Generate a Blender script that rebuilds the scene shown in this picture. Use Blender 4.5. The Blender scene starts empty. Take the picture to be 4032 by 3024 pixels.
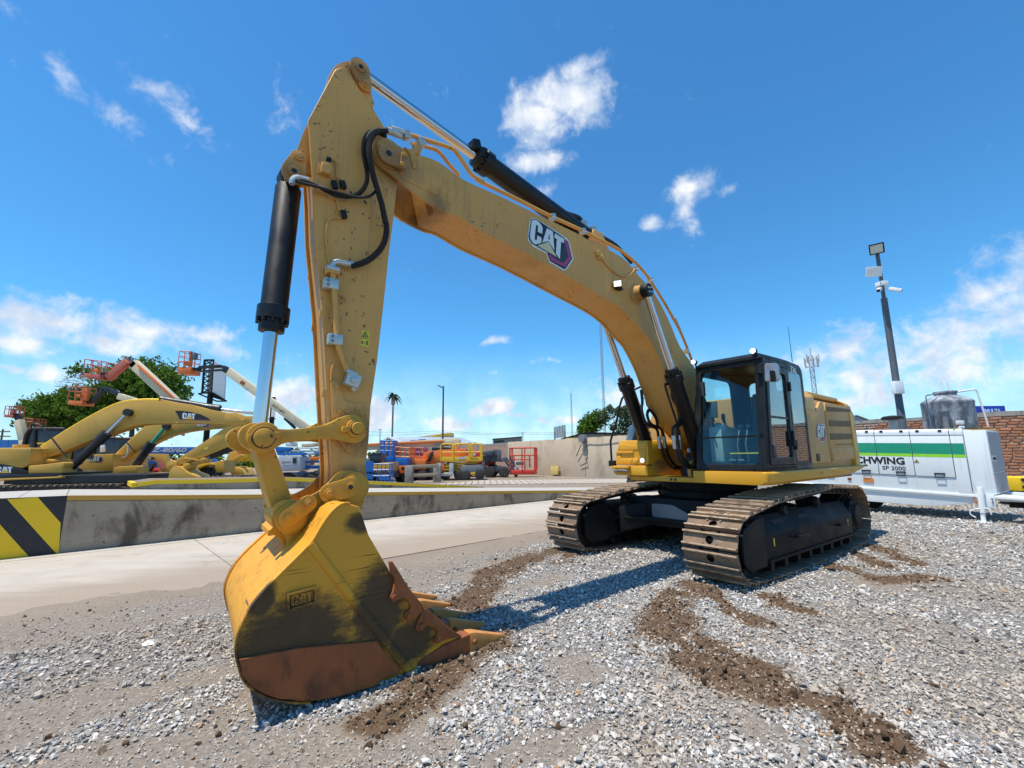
import bpy, bmesh, math, random
import numpy as np
from mathutils import Vector, Matrix, Euler
random.seed(7); rng = np.random.default_rng(11)
scene = bpy.context.scene
COL = scene.collection
R = math.radians
# ------------------------------------------------------------------ camera
cam_d = bpy.data.cameras.new('camera'); cam = bpy.data.objects.new('camera', cam_d); COL.objects.link(cam)
cam_d.sensor_width = 36.0; cam_d.lens = 15.888; cam_d.clip_start = 0.05; cam_d.clip_end = 5000
_r = Vector((0.99994087, 0.00172709, -0.01073633)); _u = Vector((0.01087435, -0.15881256, 0.98724886)); _f = Vector((0.0, 0.98730724, 0.15882195))
cam.matrix_world = Matrix(((_r.x, _u.x, -_f.x, 0), (_r.y, _u.y, -_f.y, 0), (_r.z, _u.z, -_f.z, 1.6108), (0, 0, 0, 1)))
scene.camera = cam
# ------------------------------------------------------------------ sun, sky, exposure
SUN_TO = Vector((-0.298, -0.160, 1.0)).normalized()          # direction towards the sun
sun_d = bpy.data.lights.new('sun', 'SUN'); sun_d.energy = 5.0; sun_d.angle = R(0.53); sun_d.color = (1.0, 0.93, 0.82)
sun = bpy.data.objects.new('sun', sun_d); COL.objects.link(sun); sun.location = (0, 0, 40)
sun.rotation_euler = SUN_TO.to_track_quat('Z', 'Y').to_euler()
scene.view_settings.view_transform = 'Standard'; scene.view_settings.look = 'None'
scene.view_settings.exposure = 0.25; scene.view_settings.gamma = 1.0
scene.render.resolution_x = 1024; scene.render.resolution_y = 768
scene.render.engine = 'CYCLES'
cy = scene.cycles; cy.max_bounces = 7; cy.diffuse_bounces = 3; cy.glossy_bounces = 3; cy.transmission_bounces = 4; cy.transparent_max_bounces = 16; cy.caustics_reflective = False; cy.caustics_refractive = False

class G:
    """small node-tree writer"""
    def __init__(s, tree): s.t = tree; tree.nodes.clear()
    def n(s, typ, _in=None, **kw):
        nd = s.t.nodes.new(typ)
        for k, v in kw.items(): setattr(nd, k, v)
        if _in:
            for k, v in _in.items():
                sock = nd.inputs[k]
                if isinstance(v, bpy.types.NodeSocket): s.t.links.new(v, sock)
                else: sock.default_value = v
        return nd
    def link(s, a, b): s.t.links.new(a, b)
    def math(s, op, a, b=None, c=None, clamp=False):
        nd = s.t.nodes.new('ShaderNodeMath'); nd.operation = op; nd.use_clamp = clamp
        for i, v in enumerate((a, b, c)):
            if v is None: continue
            if isinstance(v, bpy.types.NodeSocket): s.t.links.new(v, nd.inputs[i])
            else: nd.inputs[i].default_value = v
        return nd.outputs[0]
    def mix(s, f, a, b, mode='MIX'):
        nd = s.t.nodes.new('ShaderNodeMix'); nd.data_type = 'RGBA'; nd.blend_type = mode
        for k, v in ((0, f), (6, a), (7, b)):
            if isinstance(v, bpy.types.NodeSocket): s.t.links.new(v, nd.inputs[k])
            else: nd.inputs[k].default_value = (v if k == 0 else (tuple(v) + (1,) if len(v) == 3 else v))
        return nd.outputs[2]
    def noise(s, vec, scale, detail=4, rough=.55, dist=0.0):
        nd = s.n('ShaderNodeTexNoise', {'Scale': scale, 'Detail': detail, 'Roughness': rough, 'Distortion': dist})
        if vec is not None: s.t.links.new(vec, nd.inputs['Vector'])
        return nd.outputs[0]
    def ramp(s, f, a, b, va=0.0, vb=1.0):
        nd = s.n('ShaderNodeMapRange', {'From Min': a, 'From Max': b, 'To Min': va, 'To Max': vb}); s.t.links.new(f, nd.inputs[0]); nd.interpolation_type = 'SMOOTHSTEP'
        return nd.outputs[0]
    def scaled(s, vec, sc, rot=(0, 0, 0)):
        nd = s.n('ShaderNodeMapping', {'Scale': sc, 'Rotation': rot}); s.t.links.new(vec, nd.inputs[0]); return nd.outputs[0]

world = bpy.data.worlds.new('World'); scene.world = world; world.use_nodes = True
world.cycles.sampling_method = 'MANUAL'; world.cycles.sample_map_resolution = 512
g = G(world.node_tree)
sky = g.n('ShaderNodeTexSky', sky_type='NISHITA', sun_disc=False, sun_elevation=math.asin(SUN_TO.z), sun_rotation=math.atan2(SUN_TO.x, SUN_TO.y), altitude=200.0, air_density=1.15, dust_density=0.0, ozone_density=1.6)
tc = g.n('ShaderNodeTexCoord'); dirv = tc.outputs['Generated']
sep = g.n('ShaderNodeSeparateXYZ', {0: dirv}); dz = sep.outputs[2]
# clouds: soft masses broken up by fractal noise, each at its own place in the sky
CLOUDS = [  # direction, half width, half height, tilt(deg), strength
    ([(0.118,0.743,0.658)][0], .098, .042, -8, 1.18), ([(0.056,0.774,0.631)][0], .062, .045, 0, 1.12), ([(0.123,0.722,0.681)][0], .060, .024, 20, .98), ([(0.057,0.816,0.576)][0], .066, .024, 0, 1.05),
    ([(0.068,0.846,0.529)][0], .032, .022, 0, .6), ([(0.343,0.792,0.505)][0], .046, .034, 0, .95), ([(0.341,0.815,0.468)][0], .03, .05, 0, .7), ([(0.285,0.842,0.458)][0], .022, .016, 0, .7), ([(0.399,0.776,0.489)][0], .022, .02, 0, .6),
    ([(-.623,0.573,0.533)][0], .10, .030, -28, .55), ([(-.545,0.631,0.553)][0], .09, .028, -25, .50), ([(-.382,0.699,0.605)][0], .04, .05, 25, .50), ([(-.643,0.497,0.583)][0], .05, .02, 0, .5),
    ([(-.716,0.666,0.212)][0], .30, .040, 0, .80), ([(-.614,0.759,0.219)][0], .24, .036, -6, .78), ([(-.663,0.723,0.194)][0], .055, .026, 0, 1.0), ([(-.731,0.66,0.175)][0], .05, .022, 0, .8), ([(-.564,0.796,0.219)][0], .035, .02, 0, .95), ([(-.536,0.82,0.201)][0], .03, .018, 0, .8), ([(-.716,0.685,0.133)][0], .035, .018, 0, .9), ([(-.739,0.66,0.134)][0], .02, .01, 0, .75), ([(-.551,0.819,0.162)][0], .08, .02, 0, .5),
    ([(-.438,0.891,0.124)][0], .08, .04, 0, 1.15), ([(-.465,0.88,0.092)][0], .05, .02, 0, .9), ([(-.284,0.954,0.098)][0], .05, .05, 0, 1.1), ([(-.132,0.989,0.071)][0], .06, .022, 0, 1.15), ([(-.032,0.994,0.103)][0], .06, .024, 0, 1.2), ([(0.007,0.996,0.087)][0], .06, .012, 0, .8), ([(0.063,0.995,0.076)][0], .05, .018, 0, .8), ([(0.129,0.988,0.085)][0], .06, .02, 0, .8), ([(-.033,0.968,0.251)][0], .045, .013, 0, .75), ([(0.081,0.976,0.203)][0], .05, .012, 0, .5), ([(-.037,0.984,0.177)][0], .05, .012, 0, .4),
    ([(0.725,0.663,0.185)][0], .30, .07, 18, .80), ([(0.731,0.637,0.243)][0], .20, .035, 25, .70), ([(0.733,0.619,0.283)][0], .05, .05, 0, .45), ([(0.655,0.742,0.143)][0], .34, .05, 8, .80), ([(0.594,0.792,0.14)][0], .05, .02, 0, .9), ([(0.57,0.803,0.175)][0], .22, .04, 8, .72), ([(0.708,0.696,0.117)][0], .3, .06, 0, .78), ([(0.599,0.796,0.086)][0], .34, .045, 0, .72), ([(0.237,0.963,0.126)][0], .16, .05, 0, .62),
]
wn = g.n('ShaderNodeTexNoise', {'Scale': 7.0, 'Detail': 3.0, 'Vector': dirv})
warp = g.n('ShaderNodeVectorMath', {0: wn.outputs['Color'], 1: (.5, .5, .5)}, operation='SUBTRACT')
warp = g.n('ShaderNodeVectorMath', {0: warp.outputs[0], 'Scale': .05}, operation='SCALE')
wdir = g.n('ShaderNodeVectorMath', {0: dirv, 1: warp.outputs[0]}, operation='ADD').outputs[0]
tot = None
for d, a, b, tilt, st in CLOUDS:
    d = Vector(d).normalized(); e = d.cross(Vector((0, 0, 1))).normalized(); v = e.cross(d).normalized()
    ct, stt = math.cos(R(tilt)), math.sin(R(tilt)); e2 = e * ct + v * stt; v2 = -e * stt + v * ct
    rot = Matrix(((e2.x, d.x, v2.x), (e2.y, d.y, v2.y), (e2.z, d.z, v2.z))).to_euler()
    mp = g.n('ShaderNodeMapping', {'Vector': wdir, 'Location': d, 'Rotation': rot, 'Scale': (a * 1.55, .6, b * 1.55)}, vector_type='TEXTURE')
    ln = g.n('ShaderNodeVectorMath', {0: mp.outputs[0]}, operation='LENGTH').outputs['Value']
    ex = g.math('MULTIPLY_ADD', ln, -st, st)
    tot = g.math('MAXIMUM', ex, 0.0) if tot is None else g.math('MAXIMUM', tot, ex)
cn = g.noise(dirv, 16.0, 7, .62, .4)
cn2 = g.noise(dirv, 48.0, 4, .6, .2)
dens = g.math('ADD', g.math('MULTIPLY_ADD', cn, 1.5, tot), g.math('MULTIPLY', cn2, .45))
dens = g.ramp(dens, 1.20, 1.92)
horiz = g.ramp(dz, -0.02, 0.26, .60, 0.0)              # milky air low in the sky
dens = g.math('MAXIMUM', dens, g.math('MULTIPLY', horiz, 1.0), clamp=True)
shade = g.ramp(g.noise(g.n('ShaderNodeVectorMath', {0: dirv, 1: (0.004, 0.0, -.016)}, operation='ADD').outputs[0], 18.0, 4, .6), .36, .66)
ccol = g.mix(shade, (4.9, 5.7, 6.9), (7.5, 7.7, 8.0))
skyc = g.n('ShaderNodeHueSaturation', {'Saturation': 1.05, 'Value': 1.0, 'Color': sky.outputs[0]}).outputs[0]
skyc = g.mix(1.0, skyc, (0.47, 1.07, 1.40), 'MULTIPLY')
bg = g.n('ShaderNodeBackground', {'Color': g.mix(dens, skyc, ccol), 'Strength': 0.112})
out = g.n('ShaderNodeOutputWorld'); g.link(bg.outputs[0], out.inputs[0])

# ------------------------------------------------------------------ mesh helpers
class MB:
    def __init__(s): s.v = []; s.f = []; s.mi = []; s.cur = 0
    def face(s, idx): s.f.append(tuple(idx)); s.mi.append(s.cur)
    def add(s, vs, fs):
        o = len(s.v); s.v += [tuple(v) for v in vs]
        for f in fs: s.face([i + o for i in f])
        return s
    def mat(s, i): s.cur = i; return s
    def box(s, c, d, rot=None):
        x, y, z = d[0] / 2, d[1] / 2, d[2] / 2
        vs = [Vector(p) for p in ((-x, -y, -z), (x, -y, -z), (x, y, -z), (-x, y, -z), (-x, -y, z), (x, -y, z), (x, y, z), (-x, y, z))]
        if rot is not None:
            M = Euler(rot).to_matrix() if not isinstance(rot, Matrix) else rot
            vs = [M @ v for v in vs]
        return s.add([v + Vector(c) for v in vs], [(3, 2, 1, 0), (4, 5, 6, 7), (0, 1, 5, 4), (1, 2, 6, 5), (2, 3, 7, 6), (3, 0, 4, 7)])
    def bb(s, a, b):
        return s.box([(a[i] + b[i]) / 2 for i in range(3)], [abs(b[i] - a[i]) for i in range(3)])
    def prism(s, poly, a, b, axis='y'):
        """2-D outline extruded along an axis: y -> (x,z), x -> (y,z), z -> (x,y)"""
        def P(q, h): return {'y': (q[0], h, q[1]), 'x': (h, q[0], q[1]), 'z': (q[0], q[1], h)}[axis]
        n = len(poly)
        return s.add([P(q, a) for q in poly] + [P(q, b) for q in poly], [tuple(range(n - 1, -1, -1)), tuple(range(n, 2 * n))] + [(i, (i + 1) % n, n + (i + 1) % n, n + i) for i in range(n)])
    def loft(s, rings, caps=True):
        n = len(rings[0]); vs = [p for r in rings for p in r]; fs = []
        for k in range(len(rings) - 1):
            for i in range(n):
                fs.append((k * n + i, k * n + (i + 1) % n, (k + 1) * n + (i + 1) % n, (k + 1) * n + i))
        if caps: fs += [tuple(range(n - 1, -1, -1)), tuple(range((len(rings) - 1) * n, len(rings) * n))]
        return s.add(vs, fs)
    def lathe(s, p0, p1, prof, n=16, caps=True):
        """prof: (distance along p0->p1, radius)"""
        p0 = Vector(p0); d = (Vector(p1) - p0).normalized(); a = d.orthogonal().normalized(); b = d.cross(a)
        return s.loft([[p0 + d * h + (a * math.cos(t) + b * math.sin(t)) * r for t in [2 * math.pi * k / n for k in range(n)]] for h, r in prof], caps)
    def cyl(s, p0, p1, r, r1=None, n=14):
        L = (Vector(p1) - Vector(p0)).length
        return s.lathe(p0, p1, [(0, r), (L, r if r1 is None else r1)], n)
    def tube(s, pts, r, n=8, caps=True):
        pts = [Vector(p) for p in pts]; rings = []; prev = None
        for i, p in enumerate(pts):
            t = (pts[min(i + 1, len(pts) - 1)] - pts[max(i - 1, 0)])
            t = t.normalized() if t.length > 1e-9 else Vector((0, 0, 1))
            if prev is None: a = t.orthogonal().normalized()
            else:
                a = prev - t * prev.dot(t); a = a.normalized() if a.length > 1e-6 else t.orthogonal().normalized()
            prev = a; b = t.cross(a); rr = r[i] if hasattr(r, '__len__') else r
            rings.append([p + (a * math.cos(q) + b * math.sin(q)) * rr for q in [2 * math.pi * k / n for k in range(n)]])
        return s.loft(rings, caps)
    def bar(s, p0, p1, w, h, up=(0, 0, 1)):
        p0 = Vector(p0); p1 = Vector(p1); t = (p1 - p0).normalized(); up = Vector(up)
        if abs(t.dot(up)) > .99: up = Vector((1, 0, 0))
        a = t.cross(up).normalized() * (w / 2); b = a.cross(t).normalized() * (h / 2)
        return s.loft([[q + a + b, q - a + b, q - a - b, q + a - b] for q in (p0, p1)])
    def xform(s, M):
        s.v = [tuple(M @ Vector(v)) for v in s.v]; return s

def spline(pts, k=8, closed=False):
    P = [Vector(p) for p in pts]; out = []; n = len(P)
    for i in range(n if closed else n - 1):
        if closed: a, b, c, d = P[(i - 1) % n], P[i], P[(i + 1) % n], P[(i + 2) % n]
        else: a, b, c, d = P[max(i - 1, 0)], P[i], P[i + 1], P[min(i + 2, n - 1)]
        for j in range(k):
            t = j / k; out.append(.5 * ((2 * b) + (c - a) * t + (2 * a - 5 * b + 4 * c - d) * t * t + (3 * b - a - 3 * c + d) * t ** 3))
    if not closed: out.append(P[-1])
    return out
def arc2(c, r, a0, a1, n):
    return [(c[0] + r * math.cos(R(a0 + (a1 - a0) * i / n)), c[1] + r * math.sin(R(a0 + (a1 - a0) * i / n))) for i in range(n + 1)]
def round2(poly, rad, n=4):
    """rounds the corners of a 2-D outline; rad: one value or one per corner"""
    out = []; m = len(poly)
    for i in range(m):
        p = Vector(poly[i]); a = Vector(poly[i - 1]) - p; b = Vector(poly[(i + 1) % m]) - p
        r = rad[i] if hasattr(rad, '__len__') else rad
        r = min(r, a.length * .45, b.length * .45)
        if r <= 1e-4: out.append(tuple(p)); continue
        q0 = p + a.normalized() * r; q1 = p + b.normalized() * r
        for k in range(n + 1):
            t = k / n; out.append(tuple((1 - t) ** 2 * q0 + 2 * t * (1 - t) * p + t * t * q1))
    return out

def build(mb, name, mats, parent=None, bevel=0.0, seg=2, angle=36, fix=True):
    me = bpy.data.meshes.new(name)
    bm = bmesh.new(); vs = [bm.verts.new(v) for v in mb.v]
    for f, m in zip(mb.f, mb.mi):
        try: fc = bm.faces.new([vs[i] for i in f]); fc.material_index = m
        except ValueError: pass
    if fix: bmesh.ops.recalc_face_normals(bm, faces=bm.faces[:])
    if bevel > 0:
        bm.normal_update()
        es = [e for e in bm.edges if len(e.link_faces) == 2 and e.calc_face_angle(0) > R(28)]
        if es: bmesh.ops.bevel(bm, geom=es, offset=bevel, segments=seg, profile=.6, affect='EDGES', clamp_overlap=True)
    for f in bm.faces: f.smooth = True
    bm.to_mesh(me); bm.free(); me.set_sharp_from_angle(angle=R(angle))
    if not isinstance(mats, (list, tuple)): mats = [mats]
    for m in mats: me.materials.append(m)
    ob = bpy.data.objects.new(name, me); COL.objects.link(ob)
    if parent: ob.parent = parent
    return ob
def empty(name, loc=(0, 0, 0), rz=0.0):
    o = bpy.data.objects.new(name, None); o.empty_display_size = .2; COL.objects.link(o); o.location = loc; o.rotation_euler = (0, 0, rz); return o
def tag(o, label=None, cat=None, group=None, kind=None):
    if label: o['label'] = label
    if cat: o['category'] = cat
    if group: o['group'] = group
    if kind: o['kind'] = kind
    return o
def copy_tree(o, parent=None):
    c = o.copy(); COL.objects.link(c); c.parent = parent
    for ch in list(o.children): copy_tree(ch, c)
    return c
def text_mesh(txt, size=1.0, bold=0.0, ext=.002, shear=0.0):
    cu = bpy.data.curves.new('lettering', 'FONT'); cu.body = txt; cu.size = size; cu.offset = bold; cu.extrude = ext; cu.shear = shear; cu.resolution_u = 3
    cu.align_x = 'LEFT'; ob = bpy.data.objects.new('lettering', cu); COL.objects.link(ob)
    bpy.context.view_layer.update()
    me = bpy.data.meshes.new_from_object(ob.evaluated_get(bpy.context.evaluated_depsgraph_get()))
    bpy.data.objects.remove(ob); bpy.data.curves.remove(cu); return me
def lettering(txt, name, material, parent, origin, xdir, ydir, height, width=None, bold=0.0, ext=.002, shear=0.0):
    """flat lettering: origin = lower left, xdir/ydir = axes on the surface"""
    me = text_mesh(txt, 1.0, bold, ext, shear)
    co = np.array([v.co[:] for v in me.vertices]); lo = co.min(0); hi = co.max(0)
    sy = height / (hi[1] - lo[1]); sx = sy if width is None else width / (hi[0] - lo[0])
    X = Vector(xdir).normalized(); Y = Vector(ydir).normalized(); Z = X.cross(Y)
    for v in me.vertices:
        v.co = Vector(origin) + X * ((v.co.x - lo[0]) * sx) + Y * ((v.co.y - lo[1]) * sy) + Z * (v.co.z)
    me.name = name; me.materials.clear(); me.materials.append(material)
    o = bpy.data.objects.new(name, me); COL.objects.link(o)
    if parent: o.parent = parent
    return o

# ------------------------------------------------------------------ materials
def pbr(name, col, rough=.5, metal=0.0, var=.10, scale=4.0, dirt=None, damt=(.5, .7), dscale=3.0, bump=0.0, bscale=40.0, streak=None, spec=.5, coat=0.0, stretch=(1, 1, 1), emit=None, rvar=.12, chips=None):
    m = bpy.data.materials.new(name); m.use_nodes = True; g = G(m.node_tree)
    tc = g.n('ShaderNodeTexCoord').outputs['Object']
    p = g.n('ShaderNodeBsdfPrincipled'); o = g.n('ShaderNodeOutputMaterial'); g.link(p.outputs[0], o.inputs[0])
    v = g.scaled(tc, stretch)
    n1 = g.noise(v, scale, 5, .6)
    c = g.mix(n1, tuple(min(1, x * (1 - var)) for x in col), tuple(min(1, x * (1 + var)) for x in col))
    rsock = g.ramp(n1, .2, .8, max(.02, rough - rvar), min(1, rough + rvar))
    if dirt:
        dn = g.noise(g.scaled(tc, (1, 1, .6)), dscale, 8, .65, .3)
        dm = g.ramp(dn, damt[0], damt[1])
        c = g.mix(dm, c, tuple(dirt)); rsock = g.mix(dm, rsock, (.85, .85, .85))
    if streak:   # thin vertical runs
        sn = g.noise(g.scaled(tc, (9, 9, .35)), 2.2, 6, .7); sm = g.ramp(sn, .52, .72)
        sm = g.math('MULTIPLY', sm, streak[1]); c = g.mix(sm, c, tuple(streak[0]))
    if chips:    # small knocks through the paint, gathered in places
        cm = g.math('MULTIPLY', g.ramp(g.noise(tc, chips[1], 3, .6), chips[2], chips[2] + .03), g.ramp(g.noise(tc, 2.0, 3), .46, .62)); c = g.mix(cm, c, tuple(chips[0]))
    g.link(c, p.inputs['Base Color']); g.link(rsock, p.inputs['Roughness'])
    p.inputs['Metallic'].default_value = metal; p.inputs['Specular IOR Level'].default_value = spec
    if coat: p.inputs['Coat Weight'].default_value = coat; p.inputs['Coat Roughness'].default_value = .12
    if bump:
        b = g.n('ShaderNodeBump', {'Strength': bump, 'Distance': .01, 'Height': g.noise(v, bscale, 6, .65)}); g.link(b.outputs[0], p.inputs['Normal'])
    if emit: p.inputs['Emission Color'].default_value = tuple(emit[0]) + (1,); p.inputs['Emission Strength'].default_value = emit[1]
    return m
def glass(name, tint, rough=.02, alpha=.25):
    """thin tinted pane: reflects, and lets most light straight through"""
    m = bpy.data.materials.new(name); m.use_nodes = True; g = G(m.node_tree)
    t = g.n('ShaderNodeBsdfTransparent', {'Color': tuple(tint) + (1,)}); s = g.n('ShaderNodeBsdfGlossy', {'Color': (1, 1, 1, 1), 'Roughness': rough})
    ge = g.n('ShaderNodeNewGeometry'); dt = g.math('ABSOLUTE', g.n('ShaderNodeVectorMath', {0: ge.outputs['Incoming'], 1: ge.outputs['Normal']}, operation='DOT_PRODUCT').outputs['Value'])
    k = g.math('MULTIPLY_ADD', g.math('POWER', g.math('SUBTRACT', 1.0, dt, clamp=True), 5.0), .9, .03 + alpha, clamp=True)
    mx = g.n('ShaderNodeMixShader', {0: k, 1: t.outputs[0], 2: s.outputs[0]}); o = g.n('ShaderNodeOutputMaterial'); g.link(mx.outputs[0], o.inputs[0])
    return m
YEL = (.68, .335, .018)
M = {}
M['yellow'] = pbr('yellow_paint', YEL, .42, var=.07, scale=2.5, dirt=(.42, .26, .08), damt=(.56, .9), dscale=2.2, spec=.5)
M['linkyel'] = pbr('scuffed_yellow_paint', (.60, .30, .022), .5, var=.12, scale=4, dirt=(.30, .16, .035), damt=(.50, .8), dscale=4.0, chips=((.07, .045, .02), 18.0, .645))
M['boomyel'] = pbr('dusty_yellow_paint', (.67, .345, .078), .55, var=.08, scale=1.6, dirt=(.46, .26, .10), damt=(.50, .85), dscale=1.5, streak=((.20, .13, .06), .35), bump=.04, bscale=60, chips=((.10, .06, .03), 22.0, .63))
M['houseyel'] = pbr('dull_yellow_paint', (.57, .305, .085), .5, var=.06, scale=1.2, dirt=(.34, .25, .12), damt=(.50, .8), dscale=2.0, streak=((.30, .2, .1), .3))
M['grille'] = pbr('brown_grille_paint', (.185, .115, .045), .7, var=.1, scale=30, bump=.3, bscale=220)
M['black'] = pbr('black_paint', (.0055, .006, .007), .44, var=.3, scale=6, dirt=(.025, .023, .021), damt=(.58, .85), dscale=3, spec=.35)
M['blackdust'] = pbr('dusty_black_paint', (.014, .015, .018), .5, var=.3, scale=5, dirt=(.075, .068, .06), damt=(.48, .78), dscale=3.5, stretch=(1, 1, 1), streak=((.07, .065, .06), .3), bump=.08, bscale=50)
M['rubber'] = pbr('black_rubber', (.014, .014, .015), .55, var=.3, scale=20, spec=.4)
M['tyre'] = pbr('dusty_tyre', (.03, .029, .028), .85, var=.3, scale=8, dirt=(.12, .1, .08), damt=(.5, .8))
M['chrome'] = pbr('chrome_rod', (.56, .57, .60), .14, 1.0, var=.04, scale=2, rvar=.03)
M['zinc'] = pbr('zinc_plated', (.52, .54, .50), .42, .6, var=.12, scale=30)
M['steelgrey'] = pbr('grey_steel', (.22, .23, .24), .5, .4, var=.2, scale=10)
M['interior'] = pbr('dark_plastic', (.035, .038, .042), .6, var=.2, scale=10)
M['seat'] = pbr('grey_seat_cloth', (.11, .12, .13), .9, var=.2, scale=30)
M['console'] = pbr('pale_console', (.52, .56, .54), .6, var=.06)
M['white'] = pbr('white_paint', (.76, .78, .78), .35, var=.03, scale=2, dirt=(.55, .54, .5), damt=(.62, .9), dscale=3)
M['decalwhite'] = pbr('decal_white', (.72, .76, .74), .35, var=.03)
M['decalblack'] = pbr('decal_black', (.012, .014, .016), .35, var=.1)
M['decalred'] = pbr('decal_crimson', (.42, .055, .16), .4, var=.1)
M['decalgrey'] = pbr('decal_slate', (.035, .045, .055), .45, var=.2, scale=60)
M['decaltri'] = pbr('decal_cream', (.66, .58, .32), .4, var=.06)
M['decalyel'] = pbr('decal_yellow', (.80, .50, .02), .4, var=.04)
M['labelyel'] = pbr('label_yellow', (.72, .56, .04), .5, var=.06)
M['lampwhite'] = pbr('lit_lamp_lens', (.9, .9, .88), .2, var=0, emit=((1, .98, .93), 1.5))
M['glass'] = glass('cab_glass', (.80, .93, .93), .01, .0)
M['sideglass'] = glass('dark_side_glass', (.62, .68, .68), .01, .17)
M['mirror'] = pbr('mirror_back', (.30, .31, .34), .25, .5, var=.1)
M['clear'] = glass('clear_glass', (.93, .97, .97), .01, .0)
M['bolt'] = pbr('painted_bolt', (.55, .32, .05), .5, var=.1)
def rusty(name, paint, rust, zr, dark=(.045, .030, .017), scale=3.0):
    """worn bucket steel: paint rubbed off in strokes, bare rust where it scrapes the ground"""
    m = bpy.data.materials.new(name); m.use_nodes = True; g = G(m.node_tree)
    tc = g.n('ShaderNodeTexCoord').outputs['Object']; p = g.n('ShaderNodeBsdfPrincipled', {'Specular IOR Level': .3}); o = g.n('ShaderNodeOutputMaterial'); g.link(p.outputs[0], o.inputs[0])
    z = g.n('ShaderNodeSeparateXYZ', {0: tc}); x_, z_ = z.outputs[0], z.outputs[2]; onside = g.ramp(g.math('ABSOLUTE', z.outputs[1]), .705, .725)
    n = g.noise(tc, scale, 7, .62, .4); base = g.mix(n, tuple(c * .85 for c in paint), tuple(c * 1.1 for c in paint))
    # scraped, blackened areas: rubbed patches with brushed edges, and single long scratches
    patches = None
    for cx, cz, rx, rz in ((7.0, .44, .46, .34), (6.42, .52, .24, .38), (6.55, 1.15, .16, .10), (6.85, .22, .5, .2), (6.15, .25, .25, .2), (7.2, .75, .10, .16)):
        e = g.math('ADD', g.math('POWER', g.math('ABSOLUTE', g.math('MULTIPLY', g.math('SUBTRACT', x_, cx), 1 / rx)), 2.0), g.math('POWER', g.math('ABSOLUTE', g.math('MULTIPLY', g.math('SUBTRACT', z_, cz), 1 / rz)), 2.0))
        e = g.math('SUBTRACT', 1.0, e); patches = e if patches is None else g.math('MAXIMUM', patches, e)
    strokes = g.noise(g.scaled(tc, (2.2, 2.2, 15.0), (0, R(28), 0)), 2.0, 6, .75, .3)
    grime = g.math('ADD', g.math('MULTIPLY', g.mix(onside, (-.75, -.75, -.75), g.math('MAXIMUM', patches, -1.0)), .62), g.math('ADD', g.math('MULTIPLY', g.noise(tc, 9.0, 8, .78, .6), .75), g.math('MULTIPLY', strokes, .6)))
    gm = g.ramp(grime, .62, 1.10, 0.0, .95)
    dk = g.mix(g.noise(tc, 14, 5), dark, tuple(c * 2.0 for c in dark))
    c1 = g.mix(gm, base, dk)
    for rot_, th in ((24, .69), (56, .70)):
        sc = g.noise(g.scaled(tc, (.9, .9, 34.0), (0, R(rot_), R(5))), 2.0, 2, .5, .15); sm = g.ramp(sc, th - .03, th)
        c1 = g.mix(g.math('MULTIPLY', g.math('MULTIPLY', sm, g.ramp(g.noise(tc, 2.2, 2), .42, .6)), .8), c1, dark)
    rn = g.noise(tc, 9.0, 8, .7, .3); rc = g.mix(rn, tuple(c * .6 for c in rust), tuple(c * 1.45 for c in rust))
    rm = g.ramp(g.math('MULTIPLY_ADD', g.noise(tc, 8, 5), .10, z_), zr + .05, zr + .065, 1.0, 0.0)
    c2 = g.mix(rm, c1, rc)
    g.link(c2, p.inputs['Base Color'])
    rr = g.math('ADD', g.math('MULTIPLY', g.math('MAXIMUM', gm, rm), .38), .45); g.link(rr, p.inputs['Roughness'])
    b = g.n('ShaderNodeBump', {'Strength': .25, 'Distance': .006, 'Height': g.noise(tc, 45, 7, .7)}); g.link(b.outputs[0], p.inputs['Normal'])
    return m
M['bucket'] = rusty('worn_bucket_paint', (.70, .325, .028), (.115, .040, .018), -.6)
M['wear'] = pbr('rusty_wear_plate', (.30, .085, .020), .72, .0, var=.45, scale=7, dirt=(.13, .042, .016), damt=(.45, .7), dscale=5, bump=.25, bscale=50)
M['tooth'] = pbr('rust_orange_tooth', (.50, .215, .05), .7, .0, var=.35, scale=8, dirt=(.27, .11, .04), damt=(.5, .8), dscale=8, bump=.2)
M['shoe'] = pbr('rusty_track_shoe', (.23, .155, .10), .72, .1, var=.35, scale=9, dirt=(.35, .235, .14), damt=(.45, .68), dscale=7, bump=.3, bscale=60)
M['chain'] = pbr('dark_track_chain', (.035, .028, .024), .7, .3, var=.4, scale=12)
M['frameblack'] = pbr('dusty_black_steel', (.005, .0055, .0065), .62, .0, var=.3, scale=3, dirt=(.026, .023, .020), damt=(.50, .85), dscale=4, bump=.08, bscale=40, spec=.28)

def shoe_wear(m):
    g = G.__new__(G); g.t = m.node_tree; p = [n for n in g.t.nodes if n.type == 'BSDF_PRINCIPLED'][0]; tc = g.n('ShaderNodeTexCoord').outputs['Object']
    src = p.inputs['Base Color'].links[0].from_socket; rnd = g.n('ShaderNodeObjectInfo').outputs['Random']
    c = g.mix(1.0, src, g.mix(rnd, (.62, .60, .58), (1.25, 1.22, 1.18)), 'MULTIPLY')
    z = g.n('ShaderNodeSeparateXYZ', {0: tc}).outputs[2]; off = g.n('ShaderNodeVectorMath', {0: tc, 1: g.n('ShaderNodeCombineXYZ', {0: rnd, 1: g.math('MULTIPLY', rnd, 7.0)}).outputs[0]}, operation='ADD').outputs[0]
    w = g.math('MULTIPLY', g.ramp(z, .044, .054), g.ramp(g.noise(off, 9, 4), .35, .55)); c = g.mix(w, c, (.44, .33, .22))
    md = g.math('MULTIPLY', g.ramp(z, .03, .018), g.ramp(g.noise(off, 5, 6, .7), .50, .62)); c = g.mix(md, c, (.20, .15, .11)); g.link(c, p.inputs['Base Color'])
shoe_wear(M['shoe'])

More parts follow.
